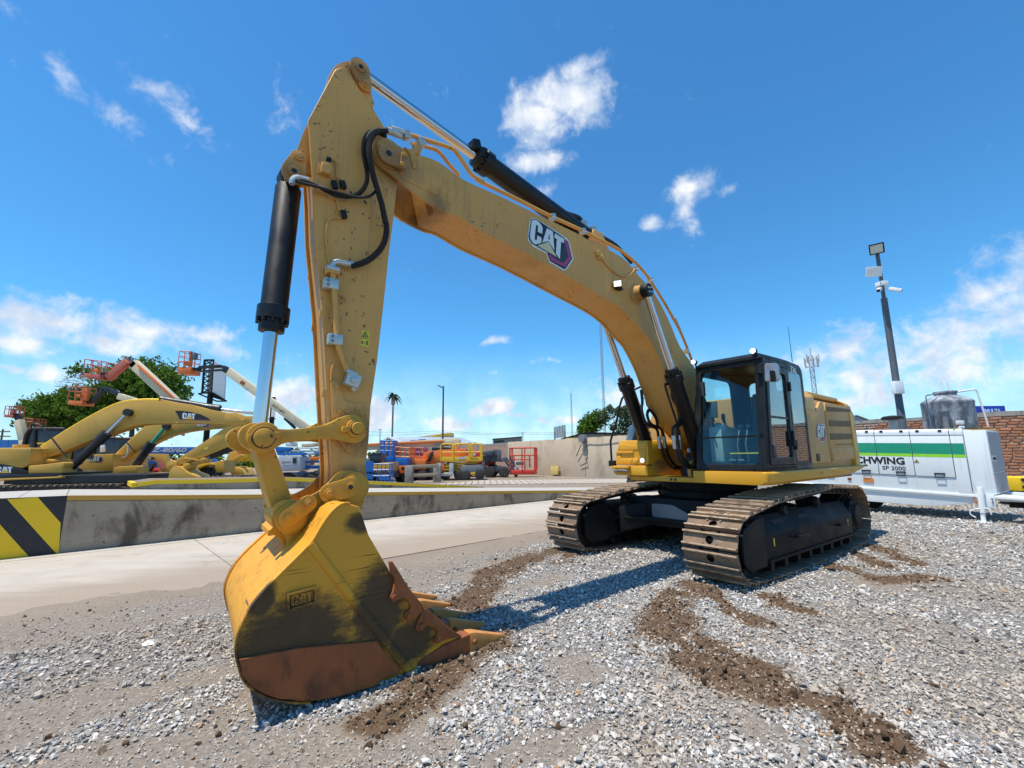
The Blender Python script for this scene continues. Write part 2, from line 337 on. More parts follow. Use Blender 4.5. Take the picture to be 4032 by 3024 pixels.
def grease(m, spots):
    g = G.__new__(G); g.t = m.node_tree; p = [n for n in g.t.nodes if n.type == 'BSDF_PRINCIPLED'][0]; tc = g.n('ShaderNodeTexCoord').outputs['Object']
    src = p.inputs['Base Color'].links[0].from_socket; sp = g.n('ShaderNodeSeparateXYZ', {0: tc}); tot = None
    flat = g.n('ShaderNodeCombineXYZ', {0: sp.outputs[0], 1: 0.0, 2: sp.outputs[2]}).outputs[0]
    for x, z, r in spots:
        d = g.n('ShaderNodeVectorMath', {0: flat, 1: (x, 0, z)}, operation='DISTANCE').outputs['Value']; e = g.math('SUBTRACT', 1.0, g.math('MULTIPLY', d, 1 / r)); tot = e if tot is None else g.math('MAXIMUM', tot, e)
    n = g.noise(tc, 6.0, 7, .7, .5); k = g.ramp(g.math('ADD', tot, g.math('MULTIPLY', n, 1.2)), .70, 1.45, 0.0, .60)
    big = g.noise(tc, .55, 4, .6); c = g.mix(1.0, src, g.mix(big, (.74, .72, .70), (1.22, 1.22, 1.22)), 'MULTIPLY'); c = g.mix(k, c, (.085, .05, .026)); g.link(c, p.inputs['Base Color'])
grease(M['boomyel'], [(6.22, 4.45, .42), (7.08, 4.02, .25), (6.55, 5.33, .25), (6.42, 1.80, .35), (2.26, 4.0, .25), (6.45, 1.40, .30), (1.0, 1.45, .35), (5.7, 4.2, .25)])

# ------------------------------------------------------------------ the emblem (a flat decal of several layers)
LOGO = {
 'C': [(-.015,.908),(.001,.974),(.055,1.052),(.118,1.083),(.195,1.073),(.274,1.01),(.317,.918),(.317,.758),(.312,.652),(.179,.631),(.179,.774),(.178,.881),(.145,.908),(.116,.832),(.103,.268),(.125,.214),(.156,.23),(.171,.322),(.177,.469),(.298,.467),(.301,.263),(.272,.205),(.132,.041),(.048,.065),(-.013,.159),(-.034,.268)],
 'A1': [(.446,1.024),(.536,1.028),(.536,.859),(.498,.579),(.514,.502),(.332,.288)], 'A2': [(.536,1.028),(.631,1.031),(.71,.254),(.514,.502),(.498,.579),(.554,.596),(.536,.859)],
 'T': [(.693,1.0),(1.0,1.005),(.992,.806),(.907,.802),(.893,.032),(.868,.012),(.759,.159),(.768,.809),(.692,.803)],
 'tri': [(.19,.042),(.515,.468),(.797,.019)],
 'plate': [(-.024,.972),(.017,1.049),(.078,1.11),(.179,1.132),(1.012,1.063),(1.004,.816),(.953,.4),(.894,-.003),(.843,.002),(.153,.013),(.037,.02),(-.044,.135),(-.061,.229)],
 'white': [(-.06,.908),(-.015,1.059),(.076,1.154),(.19,1.176),(1.098,1.14),(1.193,1.035),(1.341,.429),(1.334,.307),(1.136,-.277),(1.051,-.371),(.591,-.357),(.482,-.059),(.093,-.079),(-.06,.051),(-.083,.194)],
 'hexblack': [(1.0,1.029),(1.09,1.044),(1.156,.989),(1.3,.405),(1.295,.312),(1.098,-.271),(1.048,-.31),(.613,-.295),(.505,-.022),(.846,.21)],
 'hexred': [(1.016,.994),(1.079,1.008),(1.132,.952),(1.286,.376),(1.082,-.212),(.637,-.241),(.538,-.033),(.791,.023),(.962,.479)],
 'hexgrey': [(1.016,.843),(1.061,.825),(1.173,.341),(1.019,-.075),(.706,-.079),(.627,-.017),(.791,.023),(.893,.032)],
}
def emblem(parent, o, ex, ey, nrm, style='hex', name='emblem', tri=None):
    """o = lower left of the letters, ex = full width vector, ey = letter height vector"""
    o, ex, ey, nrm = Vector(o), Vector(ex), Vector(ey), Vector(nrm).normalized()
    mb = MB()
    def lay(key, h, mi, pts=None):
        mb.mat(mi); P = [o + ex * u + ey * v for u, v in (pts or LOGO[key])]
        n = len(P); mb.add([p + nrm * (h - .0012) for p in P] + [p + nrm * h for p in P], [tuple(range(n)), tuple(range(n, 2 * n))] + [(i, (i + 1) % n, n + (i + 1) % n, n + i) for i in range(n)])
    if style == 'hex':
        lay('white', .002, 0); lay('hexblack', .004, 1); lay('hexred', .006, 2); lay('hexgrey', .008, 3); lay('plate', .010, 1)
    elif style == 'wedge':   # older machines: dark blade shaped ground with a red lower line
        lay('', .002, 2, [(-.62, 1.38), (-.15, 1.42), (.6, 1.28), (1.4, .92), (2.0, .35), (2.22, -.06), (2.2, -.12), (-.22, -.12), (-.38, .6)])
        lay('', .004, 1, [(-.62, 1.38), (-.15, 1.42), (.6, 1.28), (1.4, .92), (2.0, .35), (2.18, -.02), (-.26, -.02), (-.38, .6)])
    for k, mi in (('C', 0), ('A1', 0), ('A2', 0), ('T', 0)): lay(k, .012, mi)
    lay('tri', .012, 4)
    return build(mb, name, [M['decalwhite'], M['decalblack'], M['decalred'], M['decalgrey'], M['decaltri'] if tri is None else tri], parent, fix=True)

def capsule(c0, c1, r0, r1, n=8):
    c0, c1 = Vector(c0), Vector(c1); d = c1 - c0; a = math.degrees(math.atan2(d.y, d.x)); k = math.degrees(math.asin(max(-1, min(1, (r0 - r1) / d.length))))
    return arc2(c1, r1, a - 90 + k, a + 90 - k, n) + arc2(c0, r0, a + 90 - k, a + 270 + k, n)
def ring(mb, outer, inner, off):
    """frame between two 3-D outlines with equally many points, thickened by the vector off"""
    n = len(outer); off = Vector(off); O = [Vector(p) for p in outer]; I = [Vector(p) for p in inner]
    vs = O + I + [p + off for p in O] + [p + off for p in I]; fs = []
    for i in range(n):
        j = (i + 1) % n
        fs += [(i, j, n + j, n + i), (2 * n + i, 3 * n + i, 3 * n + j, 2 * n + j), (i, 2 * n + i, 2 * n + j, j), (n + i, n + j, 3 * n + j, 3 * n + i)]
    return mb.add(vs, fs)
def sheet(mb, pts, off):
    P = [Vector(p) for p in pts]; n = len(P); off = Vector(off)
    return mb.add(P + [p + off for p in P], [tuple(range(n)), tuple(range(n, 2 * n))] + [(i, (i + 1) % n, n + (i + 1) % n, n + i) for i in range(n)])

# ------------------------------------------------------------------ the big excavator
EX = empty('excavator', (3.457, 8.202, 0), R(219.890))
tag(EX, 'big yellow tracked excavator with black cab resting its bucket on the gravel', 'excavator')
UROT = R(217.543 - 219.890)          # undercarriage turned slightly against the upper body
def under(o): o.rotation_euler = (0, 0, UROT); return o

# --- tracks
def track_path():
    fr, rr = (1.98, .475, .375), (-2.02, .545, .445)
    top = [(1.98, .85), (1.3, .945), (.62, 1.005), (-.1, 1.02), (-.92, 1.055), (-1.5, 1.02), (-2.02, .99)]
    pts = arc2(fr[:2], fr[2], -90, 84, 12) + top[1:-1] + arc2(rr[:2], rr[2], 92, 262, 14)
    pts += [(-1.7, .075), (-1.0, .065), (0, .06), (1.0, .065), (1.7, .078)]
    return [(x, z) for x, z in pts]
def resample(pts, n):
    P = [Vector(p) for p in pts]; P.append(P[0]); L = [0]
    for a, b in zip(P, P[1:]): L.append(L[-1] + (b - a).length)
    out = []; j = 0
    for i in range(n):
        s = L[-1] * (i + .35) / n
        while L[j + 1] < s: j += 1
        out.append(P[j].lerp(P[j + 1], (s - L[j]) / (L[j + 1] - L[j])))
    return out, L[-1]
SHOE_W = .696
def shoe_mesh(pitch):
    mb = MB(); hw = SHOE_W / 2; hp = pitch * .47; t = .016
    # plate with a round clean-out hole
    n = 12; inn = [(.052 * math.cos(2 * math.pi * k / n), .052 * math.sin(2 * math.pi * k / n)) for k in range(n)]
    outq = []
    for k in range(n):
        a = 2 * math.pi * k / n; c, s_ = math.cos(a), math.sin(a); q = min(hp / max(abs(c), 1e-6), .13 / max(abs(s_), 1e-6)); outq.append((c * q, s_ * q))
    ring(mb, [(x, y, 0) for x, y in outq], [(x, y, 0) for x, y in inn], (0, 0, t))
    for sg in (-1, 1): mb.bb((-hp, sg * .13, 0), (hp, sg * hw, t))
    for x in (-.074, .074):     # two grousers
        mb.loft([[(x - .015, y, t - .001), (x + .017, y, t - .001), (x + .010, y, .056), (x - .008, y, .056)] for y in (-hw, hw)])
    for x in (-.045, .045):
        for y in (-.085, .085): mb.cyl((x, y, t - .001), (x, y, t + .016), .015, n=6)
    me = build(mb, 'track_shoe', M['shoe']); d = me.data; bpy.data.objects.remove(me); return d
loop, total = resample(track_path(), 51); pitch = total / 51
SHOE = shoe_mesh(pitch)
for side, name in ((1, 'left'), (-1, 'right')):
    yc = side * 1.295
    mb = MB()      # the chain: two rails of links all the way round
    N = len(loop)
    inner = []
    for i in range(N):
        t = (loop[(i + 1) % N] - loop[i - 1]).normalized(); nrm = Vector((t.y, -t.x)); inner.append(loop[i] - nrm * .10)
    for sy in (-.10, .10):
        for i in range(N):
            j = (i + 1) % N; a, b, c, d = loop[i], loop[j], inner[j], inner[i]
            y0, y1 = yc + sy - .022, yc + sy + .022
            mb.add([(a.x, y0, a.y), (b.x, y0, b.y), (c.x, y0, c.y), (d.x, y0, d.y), (a.x, y1, a.y), (b.x, y1, b.y), (c.x, y1, c.y), (d.x, y1, d.y)], [(0, 1, 2, 3), (7, 6, 5, 4), (0, 4, 5, 1), (2, 6, 7, 3)])
    for i in range(N):
        c = (loop[i] + inner[i]) / 2; mb.cyl((c.x, yc - .14, c.y), (c.x, yc + .14, c.y), .03, n=8)
    tr = under(build(mb, 'track', M['chain'], EX))
    for i in range(N):
        t = (loop[(i + 1) % N] - loop[i - 1]).normalized(); nrm = Vector((t.y, -t.x))
        o = bpy.data.objects.new('track_shoe', SHOE); COL.objects.link(o); o.parent = tr
        ex = Vector((t.x, 0, t.y)); ez = Vector((nrm.x, 0, nrm.y)); ey = ez.cross(ex)
        mid = loop[i]
        o.matrix_local = Matrix(((ex.x, ey.x, ez.x, mid.x), (ex.y, ey.y, ez.y, yc), (ex.z, ey.z, ez.z, mid.y), (0, 0, 0, 1)))
    # roller frame
    ys = [yc - side * .27, yc - side * .20, yc + side * .14, yc + side * .285, yc + side * .285, yc - side * .27]
    zs = [.60, .74, .80, .585, .24, .24]
    mb = MB(); mb.loft([[(x, y, z) for y, z in zip(ys, zs)] for x in (-1.72, 1.50)])
    mb.bb((-1.70, yc + side * .287, .235), (1.48, yc + side * .31, .275))
    tf = under(build(mb, 'track_frame', M['frameblack'], EX, bevel=.018))
    # front cover round the idler
    mb = MB(); prof = round2([(1.50, .20), (1.50, .80), (1.72, .80), (2.05, .70), (2.10, .62), (2.10, .30), (1.96, .20)], .05)
    for y0, y1 in ((yc + side * .235, yc + side * .285), (yc - side * .235, yc - side * .285)): mb.prism(prof, y0, y1)
    mb.loft([[(x, yc - .24, z), (x, yc + .24, z), (x, yc + .24, z + .02), (x, yc - .24, z + .02)] for x, z in ((1.50, .80), (1.74, .79), (1.90, .74))])
    under(build(mb, 'idler_cover', M['frameblack'], tf, bevel=.012)).rotation_euler = (0, 0, 0)
    mb = MB(); mb.lathe((1.98, yc - .15, .475), (1.98, yc + .15, .475), [(0, .20), (.02, .27), (.09, .27), (.10, .30), (.20, .30), (.21, .27), (.28, .27), (.30, .20)], 24); build(mb, 'idler_wheel', M['chain'], tf)
    for k in range(8):
        x = -1.55 + k * .415; mb = MB(); mb.lathe((x, yc - .25, .165), (x, yc + .25, .165), [(0, .03), (.02, .06), (.10, .065), (.11, .10), (.17, .10), (.18, .08), (.32, .08), (.33, .10), (.39, .10), (.40, .065), (.48, .06), (.5, .03)], 14)
        mb.bb((x - .05, yc + side * .245, .13), (x + .05, yc + side * .275, .26)); build(mb, 'bottom_roller', M['frameblack'], tf)
    for x in (.62, -.60):
        z = .88 if x > 0 else .915
        mb = MB(); mb.lathe((x, yc - .12, z - .06), (x, yc + .20, z - .06), [(0, .07), (.2, .07), (.21, .085), (.28, .085), (.30, .07), (.32, .062), (.315, .04), (.31, .0)], 16, caps=False); mb.bb((x - .06, yc - .1, .7), (x + .06, yc + .05, z - .05)); build(mb, 'carrier_roller', M['frameblack'], tf)
    mb = MB(); mb.lathe((-2.02, yc - side * .2, .545), (-2.02, yc + side * .30, .545), [(0, .36), (.2, .36), (.21, .30), (.34, .30), (.36, .28), (.44, .27), (.455, .20), (.46, .20), (.47, .185), (.5, .17)], 26)
    for k in range(8):
        a = k * math.pi / 4; mb.cyl((-2.02 + .235 * math.cos(a), yc + side * .21, .545 + .235 * math.sin(a)), (-2.02 + .235 * math.cos(a), yc + side * .262, .545 + .235 * math.sin(a)), .016, n=6)
    build(mb, 'final_drive', M['frameblack'], tf)
    mb = MB(); mb.prism(round2([(-1.6, .26), (-1.72, .76), (-2.02, .92), (-2.3, .8), (-2.1, .3)], .08), yc + side * .02, yc + side * .10); build(mb, 'drive_housing', M['frameblack'], tf, bevel=.01)
    for x in (.62, -.98):
        mb = MB(); y0 = yc + side * .285
        mb.bb((x - .17, y0 + side * .055, .485), (x + .17, y0 + side * .135, .51))
        for dx in (-.13, .13): mb.bb((x + dx - .018, y0 - side * .01, .475), (x + dx + .018, y0 + side * .10, .487))
        build(mb, 'step', M['frameblack'], tf, bevel=.004)
    for x in (1.28, -1.5):
        mb = MB(); mb.bb((x - .016, yc + side * .2855, .42), (x + .016, yc + side * .288, .52)); build(mb, 'reflector_label', M['labelyel'], tf)
    for x in (.95, .1):    # clean-out slots on the sloping top
        z0 = .745 if x > .5 else .74; mb = MB()
        c = Vector((x, yc + side * .212, .692 + .008)); mb.box(c, (.34, .055, .004), (side * R(-56) if side > 0 else R(56), 0, 0)); build(mb, 'clean_out_slot', M['chain'], tf)
# --- car body between the tracks
mb = MB()
mb.prism([(.72, -.62), (1.02, -1.06), (1.36, -1.06), (1.12, -.55), (1.06, 0), (1.12, .55), (1.36, 1.06), (1.02, 1.06), (.72, .62), (-.72, .62), (-1.02, 1.06), (-1.36, 1.06), (-1.12, .55), (-1.12, -.55), (-1.36, -1.06), (-1.02, -1.06), (-.72, -.62)], .52, .58, 'z')
for sx in (1, -1):
    for sy in (1, -1):
        a = Vector((sx * .62, sy * .45, 0)); b = Vector((sx * 1.18, sy * 1.06, 0)); d = (b - a).normalized(); w = Vector((-d.y, d.x, 0)) * .19
        mb.loft([[q - w + Vector((0, 0, z0)), q + w + Vector((0, 0, z0)), q + w + Vector((0, 0, z1)), q - w + Vector((0, 0, z1))] for q, z0, z1 in ((a, .50, .885), (b, .30, .72))])
mb.bb((-.78, -.66, .46), (.78, .66, .90))
mb.prism([(.60, -.85), (1.02, -.95), (1.02, .95), (.60, .85)], .44, .895, 'z')
under(build(mb, 'car_body', M['frameblack'], EX, bevel=.02))
mb = MB(); mb.prism(round2([(-.46, .58), (-.46, .80), (-.05, .80), (.22, .68), (.30, .58)], .05), 1.022, 1.034, 'x'); under(build(mb, 'access_plate', M['steelgrey'], EX))
mb = MB(); mb.lathe((0, 0, .88), (0, 0, 1.19), [(0, .74), (.03, .80), (.12, .80), (.125, .70), (.17, .70), (.175, .78), (.27, .78), (.275, .66), (.31, .66)], 48); build(mb, 'swing_bearing', M['frameblack'], EX)
mb = MB()
for k in range(40):
    a = k * math.pi / 20; mb.cyl((.77 * math.cos(a), .77 * math.sin(a), 1.0), (.77 * math.cos(a), .77 * math.sin(a), 1.03), .014, n=6)
build(mb, 'bearing_bolts', M['frameblack'], EX)['kind'] = 'stuff'

# --- upper frame
mb = MB(); mb.prism([(1.22, -.70), (1.22, .52), (.9, 1.40), (-2.9, 1.42), (-3.2, 1.0), (-3.2, -1.0), (-2.9, -1.42), (.2, -1.42), (.9, -.8)], 1.175, 1.235, 'z'); build(mb, 'deck', M['black'], EX)
mb = MB(); mb.bb((1.12, -.72, 1.19), (1.26, .52, 1.262)); mb.bb((-.4, -.9, 1.22), (1.1, .5, 1.262)); DK = build(mb, 'front_beam', M['yellow'], EX, bevel=.01)
for y in (.05, .12):
    mb = MB(); mb.cyl((1.255, y, 1.225), (1.268, y, 1.225), .022, n=12); build(mb, 'beam_hole', M['decalblack'], DK)
mb = MB()
side = round2([(1.335, 1.20), (1.335, 1.365), (1.56, 1.365), (1.56, 1.20)], .0)
mb.loft([[(x, .52, 1.205), (x, y1 - .05, 1.195), (x, y1, 1.235), (x, y1, 1.352), (x, y1 - .02, 1.372), (x, .52, 1.372)] for x, y1 in ((1.30, 1.57), (1.405, 1.545), (1.43, 1.51))])
mb.loft([[(x, 1.38, 1.195 + dz), (x, 1.53, 1.195 + dz), (x, 1.575, 1.235 + dz), (x, 1.575, 1.352), (x, 1.555, 1.372), (x, 1.38, 1.372)] for x, dz in ((1.30, 0), (-1.0, 0), (-2.4, .03), (-3.1, .10), (-3.38, .14))])
build(mb, 'lower_skirt', M['yellow'], EX, bevel=.008)
mb = MB()
for x in (-.6, -.68, -1.5, -1.58, -1.66, -2.3): mb.cyl((x, 1.57, 1.30), (x, 1.585, 1.30), .014, n=8)
build(mb, 'skirt_bolts', M['yellow'], EX)['kind'] = 'stuff'

# --- house
mb = MB(); mb.prism([(-1.42, 1.24), (1.46, 1.24), (1.47, 2.30), (1.36, 2.57), (.95, 2.62), (-.95, 2.62), (-1.36, 2.5), (-1.44, 2.3)], -2.86, -.50, 'x'); HS = build(mb, 'engine_house', M['houseyel'], EX, bevel=.02)
mb = MB()   # shoulder behind the cab
mb.loft([[(-.46, 1.42, 2.34), (-.46, 1.51, 2.20), (-.50, 1.50, 2.52), (-.52, 1.36, 2.67), (-.52, .95, 2.69), (-.46, .95, 2.60)], [(-.98, 1.42, 2.34), (-.98, 1.50, 2.28), (-1.02, 1.48, 2.58), (-1.05, 1.36, 2.69), (-1.05, .95, 2.71), (-1.0, .95, 2.60)]])
build(mb, 'shoulder', M['yellow'], HS, bevel=.02)
mb = MB(); mb.prism([(-2.86, 1.36), (-2.86, -1.36), (-1.06, -1.2), (-1.06, 1.36)], 2.6, 2.70, 'z'); build(mb, 'hood', M['yellow'], HS, bevel=.04)
d1 = [(-.569,2.346),(-.663,2.37),(-.993,2.319),(-1.244,2.502),(-1.436,2.499),(-1.409,2.318),(-1.408,1.756),(-1.483,1.458),(-.215,1.45),(-.228,1.618),(-.417,2.057)]
d2 = [(-1.495,2.5),(-3.056,2.535),(-3.105,2.152),(-3.141,1.952),(-3.152,1.767),(-3.17,1.504),(-1.535,1.461),(-1.454,1.747),(-1.46,2.321)]
for nm, pl in (('front_side_door', d1), ('rear_side_door', d2)):
    mb = MB(); mb.prism(round2(pl, .03, 2), 1.455, 1.502); dd = build(mb, nm, M['houseyel'], HS, bevel=.012)
    if nm == 'rear_side_door':
        for gp in ([(-1.523,2.439),(-3.017,2.474),(-3.028,2.416),(-1.528,2.344)], [(-1.571,2.192),(-3.062,2.238),(-3.034,2.12),(-1.561,2.084)], [(-1.544,1.959),(-3.025,1.989),(-3.001,1.881),(-1.52,1.844)]):
            mb = MB(); mb.prism(gp, 1.495, 1.506); gr = build(mb, 'grille', M['grille'], dd, bevel=.003)
        mb = MB(); mb.prism([(-1.778,1.769),(-3.012,1.795),(-3.017,1.777),(-1.824,1.753)], 1.49, 1.505); build(mb, 'grille', M['grille'], dd)
        mb = MB(); mb.prism(round2([(-1.514,1.696),(-3.106,1.738),(-3.12,1.533),(-1.564,1.486)], .03, 2), 1.495, 1.512); build(mb, 'lower_panel', M['houseyel'], dd, bevel=.008)
    for hp in (([(-.731,1.607),(-.892,1.609),(-.893,1.483),(-.731,1.479)],) if nm == 'front_side_door' else ([(-1.559,1.629),(-1.725,1.635),(-1.724,1.5),(-1.557,1.492)],)):
        mb = MB(); mb.prism(hp, 1.495, 1.509); hd = build(mb, 'latch', M['black'], dd, bevel=.004)
E0, E1, E2 = [(-.861,1.864),(-1.214,1.88),(-.917,2.065)]
emblem(HS, (E0[0], 1.505, E0[1]), (E1[0] - E0[0], 0, E1[1] - E0[1]), (E2[0] - E0[0], 0, E2[1] - E0[1]), (0, 1, 0))
mb = MB(); cw = [(-2.88, 1.52), (-3.16, 1.52), (-3.34, 1.43), (-3.44, 1.15), (-3.5, .5), (-3.52, 0)]
plan = cw + [(x, -y) for x, y in reversed(cw[:-1])]
mb.loft([[(x * 1.0 + (0 if k else .0), y, z) for x, y in plan] for k, z in enumerate((1.30, 1.42, 2.35))] + [[(x + .10, y * .965, 2.57) for x, y in plan]] + [[(x + .22, y * .90, 2.64) for x, y in plan]])
build(mb, 'counterweight', M['yellow'], EX, bevel=.015)
# --- right front tool box, step, rail
fb = [(-.989,1.452),(-.958,1.665),(-.889,1.862),(-.836,1.873),(-.321,1.858),(-.301,1.782),(-.311,1.451)]
mb = MB(); mb.prism(fb, 1.32, -.6, 'x'); TB = build(mb, 'tool_box', M['yellow'], EX, bevel=.03)
for pl, h in (([(-.923,1.713),(-.872,1.824),(-.742,1.823),(-.716,1.793),(-.531,1.788),(-.498,1.82),(-.324,1.818),(-.351,1.702)], .012), ([(-.951,1.649),(-.589,1.644),(-.587,1.684),(-.946,1.69)], .03), ([(-.954,1.628),(-.868,1.627),(-.853,1.568),(-.501,1.567),(-.495,1.47),(-.961,1.468)], .014), ([(-.471,1.674),(-.354,1.686),(-.369,1.469),(-.485,1.468)], .012)):
    mb = MB(); mb.prism(pl, 1.318, 1.32 + h, 'x'); build(mb, 'pressed_panel', M['yellow'], TB, bevel=.006)
for pl in ([(-.818,1.546),(-.754,1.546),(-.733,1.471),(-.778,1.477)], [(-.716,1.546),(-.615,1.546),(-.632,1.472),(-.705,1.471)], [(-.588,1.546),(-.507,1.545),(-.516,1.492),(-.603,1.474)]):
    mb = MB(); mb.prism(pl, 1.33, 1.345, 'x'); build(mb, 'pressed_panel', M['yellow'], TB, bevel=.006)
lc = [(-.414,1.527),(-.374,1.527)]
mb = MB(); mb.cyl((1.325, lc[0][0], lc[0][1]), (1.342, lc[0][0], lc[0][1]), abs(lc[1][0] - lc[0][0]) * 1.05, n=20); WL = build(mb, 'work_light', M['white'], TB, bevel=.004)
mb = MB(); mb.cyl((1.336, lc[0][0], lc[0][1]), (1.346, lc[0][0], lc[0][1]), abs(lc[1][0] - lc[0][0]) * .92, n=20); build(mb, 'lens', M['lampwhite'], TB)
st = [(-1.02,1.436),(-.311,1.442),(-.297,1.274),(-.659,1.273),(-.952,1.279),(-1.003,1.309)]
mb = MB(); mb.prism(st, 1.36, -.5, 'x'); SB = build(mb, 'step_box', M['yellow'], EX, bevel=.02)
mb = MB(); mb.prism([(-1.015,1.389),(-.638,1.393),(-.635,1.434),(-1.012,1.431)], 1.355, 1.43, 'x'); build(mb, 'tread', M['yellow'], SB, bevel=.006)
tp = [(-.945,1.375),(-.901,1.35),(-.803,1.362),(-.653,1.349)]
mb = MB(); mb.tube(spline([(1.43, y, z) for y, z in tp], 5), .018, 8); build(mb, 'grab_bar', M['steelgrey'], SB)
rl = [(-1.072,1.435),(-1.082,1.499),(-1.086,1.868),(-.929,2.233),(-.845,2.489),(-.79,2.61),(-.732,2.653),(-.625,2.711)]
mb = MB(); mb.tube([(1.30, y, z) for y, z in rl] + [(1.0, rl[-1][0] + .05, rl[-1][1] + .12), (.4, rl[-1][0], rl[-1][1] + .12), (.3, rl[-1][0] - .02, 1.3)], .019, 8); HR = build(mb, 'handrail', M['black'], EX)
mb = MB(); mb.box((1.30, rl[0][0] + .01, rl[0][1] + .04), (.07, .13, .10)); build(mb, 'rail_clamp', M['black'], HR, bevel=.008)
mr = [(-.58,2.649),(-.52,2.687),(-.483,2.582),(-.507,2.507),(-.565,2.495)]
mb = MB(); mb.prism(mr, .68, .71, 'x'); build(mb, 'mirror', M['mirror'], HR, bevel=.008)
for q in ([(-.707,2.88),(-.711,2.674),(-.691,2.535),(-.61,2.393),(-.508,2.23),(-.497,2.031)], [(-.602,2.798),(-.61,2.584),(-.609,2.415)], [(-.735,2.659),(-.597,2.588)]):
    mb = MB(); mb.tube([(.7, y, z) for y, z in q], .014, 7); build(mb, 'mirror_arm', M['black'], HR)

# --- cab
YA, YB = .53, 1.53
def fx_(z): return 1.345 - (z - 1.37) * .135          # sloping front
def fpt(y, z): return (fx_(z), y, z)
CF = build(MB().bb((-.42, YA, 1.375), (1.33, YB, 1.44)), 'cab_frame', M['black'], EX, bevel=.01)
z0, z1 = 1.38, 2.99
mb = MB()
o_ = round2([(YA, z0), (YB, z0), (YB, z1), (YA, z1)], .05, 4); i_ = round2([(YA + .075, z0 + .09), (YB - .105, z0 + .09), (YB - .115, z1 - .10), (YA + .075, z1 - .10)], .09, 4)
ring(mb, [fpt(*q) for q in o_], [fpt(*q) for q in i_], (-.07, 0, 0)); build(mb, 'front_frame', M['black'], CF, bevel=.006)
mb = MB(); sheet(mb, [(fx_(z) - .03, y, z) for y, z in i_], (-.006, 0, 0)); build(mb, 'windscreen', M['glass'], CF)
zz = 1.86; mb = MB(); mb.box((fx_(zz) - .025, (YA + YB) / 2, zz), (.03, .84, .022)); build(mb, 'window_bar', M['black'], CF)
mb = MB(); mb.loft([[(x, YA + i, z), (x, YB - i, z), (x, YB - i * .6, z + h * .6), (x, YB - .09, z + h), (x, YA + .09, z + h), (x, YA + i * .6, z + h * .6)] for x, z, h, i in ((1.16, 2.955, .05, .01), (1.06, 2.955, .11, 0), (.2, 2.965, .125, 0), (-.30, 2.955, .12, 0), (-.43, 2.93, .06, .01))])
build(mb, 'roof', M['black'], CF, bevel=.01)
# left side: fixed frame, door, quarter pane
do = round2([(1.235, 1.46), (.30, 1.46), (.30, 2.90), (1.06, 2.90)], .05, 4); di = round2([(1.13, 1.56), (.40, 1.56), (.38, 2.80), (.98, 2.80)], .07, 4)
mb = MB(); ring(mb, [(x, YB + .012, z) for x, z in do], [(x, YB + .012, z) for x, z in di], (0, -.05, 0)); DR = build(mb, 'door', M['black'], CF, bevel=.005)
mb = MB(); sheet(mb, [(x, YB - .012, z) for x, z in di], (0, -.005, 0)); build(mb, 'door_glass', M['sideglass'], CF)
mb = MB(); mb.bb((.42, YB - .02, 2.12), (1.08, YB + .008, 2.145)); build(mb, 'door_bar', M['black'], CF)
mb = MB(); mb.prism(round2([(.395, 1.72), (.34, 1.72), (.32, 1.95), (.375, 1.95)], .01, 2), YB + .012, YB + .045); build(mb, 'door_handle', M['black'], CF, bevel=.006)
mb = MB(); mb.prism(round2([(1.14, 1.55), (1.0, 1.55), (1.06, 1.74), (1.12, 1.74)], .02, 2), YB + .002, YB + .02); build(mb, 'door_pull', M['interior'], CF, bevel=.004)
for z in (1.74, 2.62):
    mb = MB(); mb.cyl((.28, YB + .025, z - .07), (.28, YB + .025, z + .07), .022, n=10); build(mb, 'hinge', M['black'], CF)
qo = round2([(.26, 1.40), (-.42, 1.40), (-.42, 2.99), (.26, 2.99)], [.01, .01, .10, .01], 4); qi = round2([(.19, 1.50), (-.33, 1.50), (-.33, 2.88), (.19, 2.88)], .07, 4)
mb = MB(); ring(mb, [(x, YB - .002, z) for x, z in qo], [(x, YB - .002, z) for x, z in qi], (0, -.05, 0)); build(mb, 'quarter_frame', M['black'], CF, bevel=.005)
mb = MB(); sheet(mb, [(x, YB - .006, z) for x, z in qi], (0, -.005, 0)); build(mb, 'quarter_glass', M['sideglass'], CF)
mb = MB(); ring(mb, [(x, YB, z) for x, z in ((1.335, 1.40), (.27, 1.40), (.27, 2.99), (1.115, 2.99))], [(x, YB, z) for x, z in ((1.225, 1.45), (.285, 1.45), (.285, 2.915), (1.055, 2.915))], (0, -.06, 0)); build(mb, 'side_frame', M['black'], CF)
# right side and rear
so = round2([(1.32, 1.42), (-.40, 1.42), (-.40, 2.97), (1.11, 2.97)], .02, 4); si = round2([(1.16, 1.98), (-.02, 1.98), (.02, 2.84), (1.04, 2.84)], .12, 4)
mb = MB(); ring(mb, [(x, YA, z) for x, z in so], [(x, YA, z) for x, z in si], (0, .04, 0)); build(mb, 'right_side_panel', M['interior'], CF)
mb = MB(); sheet(mb, [(x, YA + .015, z) for x, z in si], (0, .005, 0)); build(mb, 'right_window', M['clear'], CF)
ro = round2([(YA + .02, 1.42), (YB - .05, 1.42), (YB - .05, 2.97), (YA + .02, 2.97)], .02, 4); ri = round2([(YA + .16, 2.20), (YB - .18, 2.20), (YB - .18, 2.84), (YA + .16, 2.84)], .10, 4)
mb = MB(); ring(mb, [(-.40, y, z) for y, z in ro], [(-.40, y, z) for y, z in ri], (.04, 0, 0)); build(mb, 'rear_panel', M['interior'], CF)
mb = MB(); sheet(mb, [(-.385, y, z) for y, z in ri], (.005, 0, 0)); build(mb, 'rear_window', M['clear'], CF)
